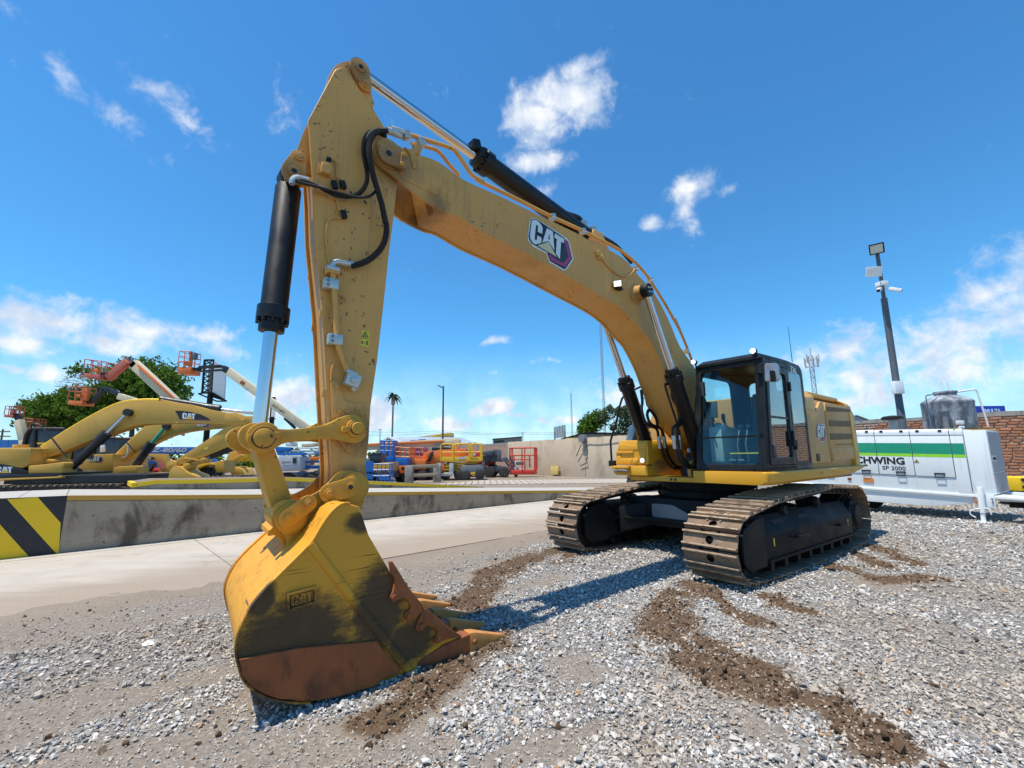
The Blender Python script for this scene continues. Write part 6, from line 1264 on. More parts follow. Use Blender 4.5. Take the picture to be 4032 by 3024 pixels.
mb = MB(); mb.box((0, 0, 2.30), (1.55, 1.45, .11)); build(mb, 'platform', pbr('ochre_platform', (.62, .40, .13), .7), TS, bevel=.01)
# ------------------------------------------------------------------ things beyond the brick wall
sg = [(24.61,24,3.71),(26.24,24,3.76),(26.3,24,3.94),(24.66,24,3.86)]
SGN = empty('shop_sign', sg[0]); tag(SGN, 'blue sign with pale letters showing above the brick wall', 'sign')
M['signblue'] = pbr('sign_blue', (.01, .04, .42), .45)
mb = MB(); mb.bb((-.02, 0, -.5), (1.62, .12, .30)); build(mb, 'board', M['signblue'], SGN)
mb = MB(); mb.bb((.25, .03, -3.0), (.33, .1, -.5)); mb.bb((1.3, .03, -3.0), (1.38, .1, -.5)); build(mb, 'post', M['steelgrey'], SGN)
lettering('EMULZA', 'lettering', pbr('sign_cyan', (.55, .75, .9), .5), SGN, (.42, -.004, -.16), (1, 0, 0), (0, 0, 1), .30, .95, bold=.03)
SH = empty('grey_shed', (14.6, 24.5, 0)); tag(SH, 'pale grey shed with sloping roof behind the excavator counterweight', 'shed')
a, b, c = [(18.62,24.5,3.56),(20.02,24.5,2.97),(18.51,24.5,2.74)]
mb = MB(); mb.prism([(a[0] - 14.6 - 3.5, a[2] - .9), (a[0] - 14.6, a[2] + .02), (b[0] - 14.6 + .2, b[2] - .05), (b[0] - 14.6 + .2, 0), (a[0] - 14.6 - 3.5, 0)], 0, 6); build(mb, 'wall', pbr('shed_sheet', (.38, .42, .46), .6, var=.05, scale=3), SH)
mb = MB(); mb.prism([(a[0] - 14.6 - 3.6, a[2] - .9), (a[0] - 14.6, a[2] + .02), (b[0] - 14.6 + .3, b[2] - .08), (b[0] - 14.6 + .3, b[2] - .02), (a[0] - 14.6, a[2] + .08), (a[0] - 14.6 - 3.6, a[2] - .84)], -.1, 6.1); build(mb, 'roof', M['steelgrey'], SH)
yb = [(14.78,13.5,0.85),(14.99,13.5,0.82),(14.91,13.5,0.42),(14.72,13.5,0.46)]
YB_ = empty('yellow_machine', (yb[0][0], 13.5, 0)); tag(YB_, 'yellow steel box with black holes at the right picture edge', 'machine')
mb = MB(); mb.bb((0, 0, yb[3][2]), (1.4, .8, yb[0][2])); build(mb, 'housing', M['hazyel'], YB_, bevel=.02)
mb = MB(); mb.bb((.05, .1, 0), (1.3, .7, yb[3][2])); build(mb, 'base', M['frameblack'], YB_)
for k in range(2): mb = MB(); mb.cyl((.10, -.01, yb[3][2] + .12 + .2 * k), (.10, .02, yb[3][2] + .12 + .2 * k), .05, n=12); build(mb, 'hole', M['decalblack'], YB_)

# ------------------------------------------------------------------ helpers for the machines behind
def part(root, mb, name, mats, bevel=0.0, parent=None, angle=36):
    """mb is given in world coordinates; the part hangs under root"""
    off = root.location; mb.v = [(x - off.x, y - off.y, z - off.z) for x, y, z in mb.v]
    return build(mb, name, mats, parent or root, bevel=bevel, angle=angle)
def wheel(root, c, r, w, axis=(0, 1, 0), rim=None, name='wheel'):
    a = Vector(axis).normalized(); c = Vector(c); mb = MB()
    mb.lathe(c - a * w / 2, c + a * w / 2, [(0, r * .62), (w * .06, r * .9), (w * .2, r), (w * .8, r), (w * .94, r * .9), (w, r * .62)], 26)
    for k in range(18):      # lugs
        t = 2 * math.pi * k / 18; e = a.orthogonal().normalized(); f = a.cross(e); d = e * math.cos(t) + f * math.sin(t); q = c + d * r; mb.bar(q - a * w * .42, q + a * w * .42, r * .12, r * .10, d)
    W = part(root, mb, name, M['tyre']); mb = MB(); mb.lathe(c - a * w * .50, c + a * w * .50, [(0, r * .1), (w * .05, r * .5), (w * .12, r * .6), (w * .88, r * .6), (w * .95, r * .5), (w, r * .1)], 20); part(root, mb, 'rim', rim or M['steelgrey']); return W
def plane_thing(name, o, ang, label, cat, group=None):
    e = empty(name, (o[0], o[1], 0), R(ang)); tag(e, label, cat, group); return e
def pri(root, poly, a, b, name, mat, bevel=.0, rnd=0, parent=None):
    mb = MB(); mb.prism(round2(poly, rnd, 3) if rnd else poly, a, b); return build(mb, name, mat, parent or root, bevel=bevel)
M['byel'] = pbr('old_machine_yellow', (.59, .34, .055), .5, var=.07, scale=1.5, dirt=(.40, .27, .10), damt=(.52, .85), dscale=1.6)
M['bblack'] = pbr('old_machine_black', (.013, .014, .017), .45, var=.3, scale=5)
M['darkglass'] = pbr('dark_cab_glass', (.018, .024, .028), .32, var=.3, scale=3, spec=.8)
M['bluelift'] = pbr('lift_blue', (.012, .13, .42), .45, var=.15, scale=3); M['orangelift'] = pbr('lift_orange', (.72, .17, .025), .45, var=.12, scale=3, dirt=(.45, .16, .06), damt=(.55, .85))
M['redlift'] = pbr('lift_red', (.62, .045, .025), .45, var=.12, scale=3); M['salmon'] = pbr('faded_red', (.52, .13, .085), .55, var=.12, scale=3); M['cream'] = pbr('cream_boom', (.62, .54, .36), .55, var=.08, scale=2, dirt=(.42, .36, .24), damt=(.55, .85))
M['liftgrey'] = pbr('lift_grey', (.10, .115, .13), .5, var=.15, scale=3); M['lightgrey'] = pbr('light_grey_cowl', (.42, .46, .50), .45, var=.06, scale=3); M['liftyel'] = pbr('lift_yellow', (.72, .43, .02), .45, var=.08, scale=3)
M['teal'] = pbr('green_plastic_wrap', (.03, .33, .19), .3, var=.5, scale=14)
# ------------------------------------------------------------------ excavator behind the ramp, boom pointing right
E1 = plane_thing('excavator', (-13.5, 13.6), 12, 'older yellow excavator behind the ramp with dark blade shaped boom decal', 'excavator')
b1 = [(-.59,1.93),(-.17,2.33),(0.25,2.68),(0.69,2.99),(1.14,3.28),(1.49,3.43),(1.95,3.48),(2.49,3.47),(3.01,3.38),(3.47,3.29),(4.27,3.14),(4.71,3.06),(4.96,3),(5.05,2.89),(4.99,2.77),(4.67,2.71),(4.31,2.73),(3.52,2.77),(2.87,2.76),(2.25,2.74),(1.88,2.69),(1.52,2.56),(1.18,2.41),(0.77,2.25),(0.22,1.98),(-.33,1.72),(-.53,1.73),(-.63,1.87)]
BO = pri(E1, [(p.x, p.y) for p in spline([(a, b, 0) for a, b in b1], 2, True)], 0, .42, 'boom', M['byel'], bevel=.01)
tp = [(-.57,2.05),(-.18,2.38),(0.24,2.72),(0.68,3.04),(1.13,3.32),(1.49,3.46),(1.95,3.51),(2.48,3.51)]
mb = MB(); mb.tube(spline([(s, .12, z) for s, z in tp], 4), .03, 7); build(mb, 'boom_pipe', M['hazyel'], BO); mb = MB(); mb.tube(spline([(s, .28, z + .03) for s, z in tp], 4), .03, 7); build(mb, 'boom_pipe', M['hazyel'], BO)
tp = [(2.46,3.47),(3.01,3.36),(3.47,3.28),(4.14,3.1),(4.65,3.06),(4.96,2.96)]
mb = MB(); mb.tube(spline([(s, .05, z + .03) for s, z in tp], 4), .02, 7); build(mb, 'boom_pipe', M['byel'], BO)
o, xx_, yy_ = [(3.16,2.89),(3.52,2.88),(3.14,3.08)]
emblem(BO, (o[0], -.002, o[1]), (xx_[0] - o[0], 0, xx_[1] - o[1]), (yy_[0] - o[0], 0, yy_[1] - o[1]), (0, -1, 0), 'wedge', tri=M['decalyel'])
pri(E1, [(4.36,3.07),(4.46,3.1),(4.89,2.96),(4.96,2.87),(4.89,2.81),(4.45,2.77),(4.36,2.78)], -.03, .45, 'nose_plate', M['byel'], .01)
sk1 = [(4.78,2.87),(4.95,3.01),(5.16,3.01),(5.21,2.72),(4.96,2.58),(4.7,2.11),(3.92,1.75),(3.12,1.45),(2.98,1.36),(2.87,1.47),(2.94,1.58),(3.03,1.6),(3.84,2.21),(4.38,2.65)]
SK1 = pri(E1, sk1, .04, .38, 'stick', M['byel'], .012)
pri(E1, [(3.82,2),(3.93,2.02),(3.94,1.96),(3.84,1.94)], .036, .042, 'label', M['labelyel'], 0, 0, SK1)
for (a, b), r, nm in (([(4.72,2.03),(3.96,1.71)], .085, 'bucket_cylinder'),):
    mb = MB(); mb.cyl((a[0], .2, a[1]), (b[0], .2, b[1]), r, n=14); build(mb, nm, M['bblack'], E1)
pri(E1, [(3.29,1.7),(3.42,1.68),(3.7,1.63),(3.89,1.67),(3.97,1.63),(3.94,1.55),(3.82,1.55),(3.7,1.59),(3.37,1.62),(3.29,1.63)], .0, .06, 'side_link', M['byel'], .008)
pri(E1, [(3.36,1.51),(3.51,1.57),(3.93,1.59),(3.96,1.53),(3.54,1.47),(3.43,1.38)], .1, .3, 'link', M['byel'], .008)
BK1 = pri(E1, [(3,1),(3.04,1.3),(3.11,1.41),(3.2,1.44),(3.29,1.43),(3.42,1.33),(3.52,1.24),(3.78,1.13),(3.83,1.06),(3.81,0.99)], -.2, .7, 'bucket', M['byel'], .02)
for c, r in (([(2.99,1.46)][0], .14), ([(3.4,1.43)][0], .10), ([(4.9,2.87)][0], .07), ([(3.85,1.61)][0], .08)):
    mb = MB(); mb.cyl((c[0], -.06, c[1]), (c[0], .5, c[1]), r, n=18); mb.cyl((c[0], -.085, c[1]), (c[0], -.055, c[1]), r * .45, n=12); build(mb, 'pin', M['byel'], E1, bevel=.006)
def ram2(root, foot, mid, head, y, rb, rr, rodmat=None):
    mb = MB(); a = Vector((foot[0], y, foot[1])); m_ = Vector((mid[0], y, mid[1])); h = Vector((head[0], y, head[1])); mb.cyl(a, m_, rb, n=16); d = (m_ - a).normalized(); mb.cyl(m_ - d * .3, m_ + d * .02, rb * 1.22, n=16); B = build(mb, 'boom_cylinder', M['bblack'], root)
    mb = MB(); mb.cyl(m_, h, rr, n=14); build(mb, 'rod', rodmat or M['chrome'], B); mb = MB(); mb.cyl(h + Vector((0, -.08, 0)), h + Vector((0, .1, 0)), rr * 2.0, n=16); build(mb, 'rod_eye', M['bblack'], B)
f, m_, h = [(0.36,1.36),(1.21,2.43),(1.7,3.08)]
ram2(E1, f, m_, h, -.12, .115, .055)
a, b, c = [(2.39,3.53),(4.11,3.24),(5.1,3.12)]
mb = MB(); mb.cyl((a[0], .2, a[1]), (b[0], .2, b[1]), .12, n=16); mb.cyl((b[0] - .5, .2, b[1] + .06), (b[0], .2, b[1]), .14, n=16); SC1 = build(mb, 'stick_cylinder', M['bblack'], E1); mb = MB(); mb.cyl((b[0], .2, b[1]), (c[0], .2, c[1]), .05, n=12); build(mb, 'rod', M['chrome'], SC1)
# body
HD = pri(E1, [(-1.47,1.97),(-1.32,2.01),(-.33,2.01),(-.31,1.93),(-.32,1.53),(-.46,1.44),(-1.42,1.6)], -.6, 1.6, 'engine_hood', M['byel'], .04)
pri(E1, [(-1.42,1.63),(-.99,1.59),(-.71,1.51),(-.45,1.42),(-.31,1.35),(-.31,1.29),(-1.37,1.28)], -.6, 1.6, 'side_panel', M['bblack'], .01)
o, xx_, yy_ = [(-1.02,1.31),(-.65,1.31),(-1.05,1.48)]
emblem(HD, (o[0], -.602, o[1]), (xx_[0] - o[0], 0, xx_[1] - o[1]), (yy_[0] - o[0], 0, yy_[1] - o[1]), (0, -1, 0), 'plain', tri=M['decalyel'])
pri(E1, [(-.32,1.51),(-.04,1.53),(0.47,1.6),(0.52,1.59),(0.55,1.52),(0.5,1.43),(0.51,1.29),(-.3,1.29)], -.6, .0, 'front_tool_box', M['byel'], .03)
pri(E1, [(-1.35,1.26),(-.28,1.29),(0.52,1.29),(0.51,1.22),(0.39,1.18),(-1.34,1.15)], -.62, 1.6, 'black_band', M['bblack'], .01)
pri(E1, [(-1.32,1.15),(0.4,1.19),(0.54,1.23),(0.55,1.15),(-1.32,1.09)], -.64, 1.6, 'skirt', M['byel'], .02)
mb = MB(); mb.bb((-.9, -.5, 1.0), (2.6, 1.7, 1.2)); build(mb, 'turntable', M['bblack'], E1)
pri(E1, [(-.72,1.97),(-.64,2),(-.39,1.88),(-.34,1.8),(-.37,1.7),(-.04,1.67),(-.02,1.61),(-.5,1.54),(-.72,1.54)], -.1, .55, 'boom_bracket', M['byel'], .03)
mb = MB(); q = [(-.47,1.83)][0]; mb.cyl((q[0], -.16, q[1]), (q[0], .6, q[1]), .19, n=20); build(mb, 'boom_pin', M['byel'], E1, bevel=.02)
q = [(-1.13,2.12),(-1.11,2.03)]; mb = MB(); mb.cyl((q[0][0], .2, q[1][1]), (q[0][0], .2, q[0][1]), .18, n=18); build(mb, 'filter_cap', M['byel'], E1, bevel=.01)
cb = [(-1.62,2.01),(-1.59,2.46),(-1.52,2.62),(-1.41,2.64),(-.62,2.64),(-.47,2.46),(-.29,1.98),(-.25,1.69),(-1.57,1.71)]
CB = pri(E1, cb, 1.0, 1.95, 'cab', M['darkglass'], .02)
mb = MB(); mb.tube([(s, .98, z) for s, z in [(-1.62,2.01),(-1.59,2.46),(-1.52,2.62),(-1.41,2.64),(-.62,2.64),(-.47,2.46),(-.29,1.98)]], .05, 8); build(mb, 'cab_frame', M['bblack'], CB)
mb = MB(); mb.tube([(s, .98, z) for s, z in [(-1.38,2.62),(-1.33,1.99)]], .045, 8); build(mb, 'cab_post', M['bblack'], CB)
pri(E1, [(-1.28,2.21),(-.84,2.21),(-.83,2.16),(-1.27,2.16)], .975, .99, 'cab_sticker', M['labelyel'], 0, 0, CB)
mb = MB(); mb.tube(spline([(s, -.3, z) for s, z in [(-.6,2.55),(-.6,2.67),(-.53,2.71),(-.41,2.69)]], 4) + [Vector((s, -.3, z)) for s, z in [(-.04,2.27),(0.24,1.91),(0.39,1.74)]], .022, 7); build(mb, 'mirror_rail', M['bblack'], E1)
def low_tracks(root, x0, x1, ys, top=.93):
    for y in ys:
        poly = round2([(x0, .06), (x1, .06), (x1 + .35, .35), (x1 + .3, top - .12), (x1 - .1, top), (x0 + .1, top), (x0 - .35, top - .15), (x0 - .4, .35)], .25, 4)
        mb = MB(); mb.prism(poly, y, y + .5); T = build(mb, 'track', M['chain'], root); mb = MB(); n = 26
        for k in range(n):
            x = x0 + (x1 - x0) * k / (n - 1); mb = MB(); mb.box((x, y + .25, top + .02), (.05, .56, .045)); build(mb, 'grouser', M['shoe'], T)
low_tracks(E1, -2.2, 2.0, (-.75, 1.35))
# ------------------------------------------------------------------ second excavator, half hidden behind the first
E2 = plane_thing('excavator', (-13.0, 17.2), 12, 'yellow excavator marked 320 half hidden behind the older one, green wrapped rod', 'excavator')
b2 = [(-1.73,1.8),(-1.39,2.24),(-1.06,2.64),(-.75,2.95),(-.35,3.15),(0.42,3.19),(1.61,3.1),(2.26,3.02),(2.36,2.84),(1.79,2.84),(0.85,2.74),(0.31,2.63),(-.02,2.52),(-.35,2.35),(-.71,2.12),(-1.12,1.83),(-1.46,1.58),(-1.67,1.65)]
BO2 = pri(E2, [(p.x, p.y) for p in spline([(a, b, 0) for a, b in b2], 2, True)], 0, .42, 'boom', M['byel'], bevel=.01)
mb = MB(); mb.tube(spline([(s, .1, z + .04) for s, z in [(-1.73,1.8),(-1.39,2.24),(-1.06,2.64),(-.75,2.95)]], 4), .03, 7); build(mb, 'boom_pipe', M['hazyel'], BO2)
o, xx_, yy_ = [(0.92,2.9),(1.25,2.92),(0.9,3.06)]
emblem(BO2, (o[0], -.002, o[1]), (xx_[0] - o[0], 0, xx_[1] - o[1]), (yy_[0] - o[0], 0, yy_[1] - o[1]), (0, -1, 0), 'hex')
f, m_, h = [(-.94,1.41),(-.5,2.25),(-.08,2.9)]
ram2(E2, f, m_, h, -.12, .13, .062, M['teal'])
HS2 = pri(E2, [(-2.43,1.84),(-1.44,1.86),(-1.35,1.09),(-2.71,1.09)], -.6, 1.6, 'engine_hood', M['byel'], .03)
o, xx_, yy_ = [(-2.13,1.6),(-1.8,1.61),(-2.15,1.75)]
emblem(HS2, (o[0], -.602, o[1]), (xx_[0] - o[0], 0, xx_[1] - o[1]), (yy_[0] - o[0], 0, yy_[1] - o[1]), (0, -1, 0), 'hex', tri=M['decaltri'])
o, xx_, yy_ = [(-2.15,1.18),(-1.92,1.18),(-2.16,1.28)]
lettering('320', 'model_number', M['decalwhite'], HS2, (o[0], -.604, o[1]), (1, 0, 0), (0, 0, 1), yy_[1] - o[1], xx_[0] - o[0], bold=.02)
pri(E2, [(-1.94,1.27),(-1.82,1.26),(-1.83,1.18),(-1.94,1.18)], -.606, -.6, 'number_ground', M['decalgrey'], 0, 0, HS2)
pri(E2, [(-1.37,1.39),(-1.22,1.42),(-.65,1.44),(-.61,1.38),(-.59,1.12),(-1.34,1.1)], -.62, .1, 'front_tool_box', M['byel'], .03)
pri(E2, [(-2.69,1.09),(-.48,1.15),(-.48,1.02),(-2.67,0.91)], -.64, 1.6, 'skirt', M['byel'], .02)
q = [(-1.61,1.56)][0]; mb = MB(); mb.cyl((q[0], -.2, q[1]), (q[0], .6, q[1]), .22, n=20); build(mb, 'boom_pin', M['byel'], E2, bevel=.02)
CB2 = pri(E2, [(-3.02,1.79),(-2.91,2.46),(-2.72,2.5),(-1.75,2.47),(-1.84,2.18),(-2.17,1.3),(-2.97,1.31)], .9, 1.9, 'cab', M['darkglass'], .02)
mb = MB(); mb.tube([(s, .88, z) for s, z in [(-2.96,1.79),(-2.85,2.45),(-2.67,2.5),(-1.7,2.47)]], .05, 8); build(mb, 'cab_frame', M['bblack'], CB2)
pri(E2, [(-2.07,2.17),(-1.94,2.2),(-1.9,1.96),(-2.06,1.93)], -.25, -.2, 'mirror', M['white'], .02)
mb = MB(); mb.tube(spline([(s, -.1, z) for s, z in [(-1.31,2.24),(-1.25,2.02),(-1.29,1.81),(-1.43,1.72),(-1.63,1.73)]], 5), .03, 8); build(mb, 'white_hose', M['white'], E2)
mb = MB(); mb.tube(spline([(s, -.2, z) for s, z in [(-1.69,2.31),(-1.68,2.5),(-1.53,2.54),(-1.33,2.35),(-1.12,2.1),(-.96,1.93)]], 5), .02, 7); build(mb, 'handrail', M['bblack'], E2)
low_tracks(E2, -1.6, 2.6, (-.75, 1.35), .95)
E2ST = pri(E2, [(1.81,3.11),(2.25,3.2),(2.75,3.02),(2.58,2.13),(2.33,2.13)], .05, .37, 'stick', M['byel'], .01)

# ------------------------------------------------------------------ boom lifts
def rails(root, o, ex, ey, h, mat, r=.022, n_mid=2, posts=3):
    """open basket: tray, posts and guard rails; o = corner of the tray, ex / ey = its sides"""
    o, ex, ey = Vector(o), Vector(ex), Vector(ey); up = Vector((0, 0, 1))
    cs = [o, o + ex, o + ex + ey, o + ey]
    for i in range(4):
        a, b = cs[i], cs[(i + 1) % 4]
        for k in range(posts):
            q = a.lerp(b, k / posts); mb = MB(); mb.tube([q, q + up * h], r, 6); part(root, mb, 'post', mat)
        for k in range(n_mid + 1):
            z = h * (1 - k * .33); mb = MB(); mb.tube([a + up * z, b + up * z], r, 6); part(root, mb, 'guard_rail', mat)
def tray(root, o, ex, ey, h, mat, name='basket_floor'):
    o, ex, ey = Vector(o), Vector(ex), Vector(ey); mb = MB(); mb.loft([[o + Vector((0, 0, z)), o + ex + Vector((0, 0, z)), o + ex + ey + Vector((0, 0, z)), o + ey + Vector((0, 0, z))] for z in (-h, 0)]); return part(root, mb, name, mat, bevel=.03)
def lift_base(root, c, mat, L=2.6, W=2.2, r=.5, cow=None, rim=None, ang=0.0):
    c = Vector(c); u = Vector((math.cos(ang), math.sin(ang), 0)); v = Vector((-u.y, u.x, 0))
    mb = MB(); mb.box(c + Vector((0, 0, r + .12)), (L, W * .6, .35), (0, 0, ang)); part(root, mb, 'chassis', M['liftgrey'], .03)
    mb = MB(); mb.box(c + Vector((0, 0, r + .75)), (L * .95, W * .85, .75), (0, 0, ang)); part(root, mb, 'turntable_cowl', cow or mat, .08)
    for i in (-1, 1):
        for j in (-1, 1): wheel(root, c + u * (i * L * .38) + v * (j * W * .45) + Vector((0, 0, r)), r, .32, v, rim)
def beam(root, pts, w, h, mat, name='boom_section'):
    for a, b in zip(pts, pts[1:]):
        mb = MB(); mb.bar(a, b, w, h); part(root, mb, name, mat, .015)
# faded red lift with its arm folded over the tree
L1 = empty('boom_lift', [(-22.85,30,0.68)][0]); tag(L1, 'boom lift with faded red basket and bent red and cream arm before the tree', 'boom lift')
L1.location.z = 0
bo_ = [(-29,30,7.52),(-27.84,30,7.37)]
tray(L1, bo_[0], (Vector(bo_[1]) - Vector(bo_[0])), (0, 1.0, 0), .28, M['salmon'], 'basket_tray'); rails(L1, bo_[0], Vector(bo_[1]) - Vector(bo_[0]), (0, 1.0, 0), .95, M['salmon'], .028, 1, 2)
cb_ = [(-28.32,30,7.81),(-28.02,30,7.53)]; mb = MB(); mb.bb((cb_[0][0], 30, cb_[1][2]), (cb_[1][0], 30.2, cb_[0][2])); part(L1, mb, 'control_box', M['orangelift'], .02)
q = [(-28.28,30.5,7.38),(-27.97,30.5,7.46),(-27.62,30.5,7.25)]; beam(L1, q, .3, .3, M['bblack'], 'jib_link')
q = [(-27.67,30.5,7.21),(-26.48,30.5,8.4)]; beam(L1, q, .40, .42, M['salmon'], 'fly_arm')
q = [(-26.86,30.8,8.43),(-26.5,30.8,8.46),(-26.1,30.8,8.09)]; beam(L1, q, .45, .42, M['liftgrey'], 'elbow')
q = [(-26.32,30.8,8.3),(-23.02,30.8,5.45),(-21.64,30.8,4.25)]; beam(L1, q, .45, .62, M['cream'], 'lower_arm')
q = [(-25.77,30.5,8.11),(-22.73,30.5,5.53)]; beam(L1, q, .10, .14, M['orangelift'], 'arm_edge')
lift_base(L1, (L1.location.x + 1.0, 31.2, 0), M['orangelift'])
# second basket lower down
L2 = empty('boom_lift', [(-26.58,33,0.43)][0]); L2.location.z = 0; tag(L2, 'boom lift with orange basket below the faded red one, dark arm', 'boom lift')
bo_ = [(-32.73,33,6.05),(-31.65,33,5.99)]; ex = Vector(bo_[1]) - Vector(bo_[0])
tray(L2, bo_[0], ex, (0, 1.0, 0), .3, M['orangelift'], 'basket_tray'); rails(L2, bo_[0], ex, (0, 1.0, 0), 1.05, M['salmon'], .028, 1, 2)
cb_ = [(-32.28,33,6.5),(-31.89,33,6.3)]; mb = MB(); mb.bb((cb_[0][0], 33, cb_[1][2]), (cb_[1][0], 33.2, cb_[0][2])); part(L2, mb, 'control_box', M['orangelift'], .02)
cb_ = [(-31.96,33,6.99),(-31.53,33,6.04)]; mb = MB(); mb.bb((cb_[0][0], 33.2, cb_[1][2]), (cb_[1][0], 33.4, cb_[0][2])); part(L2, mb, 'control_panel', M['orangelift'], .02)
q = [(-32.01,33.5,5.97),(-31.36,33.5,6.01),(-30.62,33.5,6.97)]; beam(L2, q, .25, .3, M['bblack'], 'jib'); q = [(-30.67,33.5,7.01),(-30.12,33.5,6.83),(-29.33,33.5,6.47)]; beam(L2, q, .25, .3, M['bblack'], 'jib_head')
q = [(-29.4,33.5,6.39),(-28.32,33.5,6.04),(-23.53,33.5,4.4)]; beam(L2, q, .4, .45, M['cream'], 'boom_arm'); lift_base(L2, (L2.location.x, 34, 0), M['orangelift'])
# small far lift at the left edge
L3 = empty('boom_lift', [(-40.61,38,2.01)][0]); L3.location.z = 0; tag(L3, 'small distant boom lift with pink basket at the left picture edge', 'boom lift')
bo_ = [(-42.9,38,5.59),(-42.18,38,5.56)]; ex = Vector(bo_[1]) - Vector(bo_[0]); tray(L3, bo_[0], ex, (0, .9, 0), .22, M['salmon'], 'basket_tray'); rails(L3, bo_[0], ex, (0, .9, 0), .72, M['salmon'], .028, 1, 2)
cb_ = [(-42.43,38,6.03),(-42.16,38,5.68)]; mb = MB(); mb.bb((cb_[0][0], 38, cb_[1][2]), (cb_[1][0], 38.2, cb_[0][2])); part(L3, mb, 'control_panel', M['salmon'], .02)
q = [(-42.55,38.3,5.64),(-42.24,38.3,5.56),(-41.88,38.3,5.16),(-41.78,38.3,5.01)]; beam(L3, q, .3, .32, M['bblack'], 'jib'); q = [(-41.87,38.3,5.11),(-41.21,38.3,3.44),(-40.93,38.3,2.66)]; beam(L3, q, .45, .5, M['cream'], 'boom_arm'); lift_base(L3, (L3.location.x + .6, 39, 0), M['orangelift'])
L3b = empty('scissor_lift', [(-42.26,40,2.03)][0]); L3b.location.z = 0; tag(L3b, 'raised red platform behind the small distant boom lift', 'scissor lift')
bo_ = [(-43.37,40,4.65),(-42.54,40,4.59)]; ex = Vector(bo_[1]) - Vector(bo_[0]); tray(L3b, bo_[0], ex, (0, 1.2, 0), .14, M['redlift'], 'platform'); rails(L3b, bo_[0], ex, (0, 1.2, 0), .8, M['salmon'], .03, 1, 2)
for k in range(5):
    mb = MB(); z0 = .5 + k * (bo_[0][2] - .6) / 5; z1 = z0 + (bo_[0][2] - .6) / 5; mb.bar((bo_[0][0], 40.4, z0), (bo_[1][0], 40.4, z1), .08, .12); mb.bar((bo_[1][0], 40.5, z0), (bo_[0][0], 40.5, z1), .08, .12); part(L3b, mb, 'scissor_pair', M['bblack'])
lift_base(L3b, ((bo_[0][0] + bo_[1][0]) / 2, 40.5, 0), M['redlift'], 1.8, 1.2, .25)
# lift with orange basket on a long cream boom
L4 = empty('boom_lift', [(-11.78,27,0.83)][0]); L4.location.z = 0; tag(L4, 'boom lift with orange basket on a long cream boom reaching up left', 'boom lift')
bo_ = [(-20.36,27,7.24),(-19.55,27,7.21)]; ex = Vector(bo_[1]) - Vector(bo_[0])
tray(L4, bo_[0], ex, (0, .9, 0), .40, M['orangelift'], 'basket_tray'); rails(L4, bo_[0], ex * .86, (0, .9, 0), .98, M['orangelift'], .022, 2, 2)
a, b, c = [(-20.14,26.99,7.14),(-19.76,26.99,7.12),(-20.13,26.99,7.21)]; lettering('JLG', 'lettering', M['decalblack'], L4, Vector(a) - L4.location + Vector((0, -.02, 0)), (1, 0, 0), (0, 0, 1), c[2] - a[2], b[0] - a[0], bold=.03)
mb = MB(); a, b = [(-20.12,27.2,7.64),(-19.8,27.2,7.36)]; mb.bb((a[0], 27.1, b[2]), (b[0], 27.35, a[2])); part(L4, mb, 'control_box', M['orangelift'], .02)
q = [(-19.68,27.1,7.26),(-19.69,27.1,8.06),(-19.77,27.1,8.18)]; beam(L4, q, .16, .16, M['orangelift'], 'control_post'); mb = MB(); a, b = [(-19.6,27.1,8.1),(-19.39,27.1,7.71)]; mb.bb((a[0], 27.0, b[2]), (b[0], 27.3, a[2])); part(L4, mb, 'control_panel', M['liftgrey'], .03)
q = [(-19.76,27.3,7.18),(-19.3,27.3,7.12),(-19.14,27.3,7.26),(-17.9,27.3,7.31),(-17.64,27.3,7.2)]; beam(L4, q, .25, .16, M['bblack'], 'jib'); q = [(-19.29,27.3,7.06),(-19.12,27.3,7.01),(-17.8,27.3,7.07),(-17.59,27.3,7.04)]; beam(L4, q, .2, .10, M['bblack'], 'jib_rod'); q = [(-17.72,27.3,7.16),(-17.39,27.3,7)]; beam(L4, q, .36, .38, M['bblack'], 'jib_knuckle')
q = [(-17.49,27.3,7.02),(-12.29,27.3,3.38),(-10.46,27.3,2.07)]; beam(L4, [q[0], q[2]], .34, .46, M['cream'], 'boom_arm')
a, b = [(-14.51,27.05,4.73),(-13.75,27.05,4.18)]; dx_ = (Vector(b) - Vector(a)).normalized()
lettering('JLG LIFT', 'lettering', M['decalblack'], L4, Vector(a) - L4.location + Vector((.02, -.02, .06)), dx_, Vector((-dx_.z, 0, dx_.x)), .17, (Vector(b) - Vector(a)).length, bold=.03)
for a, b in (([(-16.49,27.06,6.29),(-16.25,27.06,6.13)]),):
    mb = MB(); mb.bar(Vector(a), Vector(b), .02, .2, (0, 0, 1)); part(L4, mb, 'label', M['wear'])
q = [(-13.83,27.4,4.08),(-13.14,27.4,3.46)]; beam(L4, q, .15, .16, M['bblack'], 'lift_cylinder'); lift_base(L4, (L4.location.x + 1.6, 27.8, 0), M['cream'], cow=M['cream'])
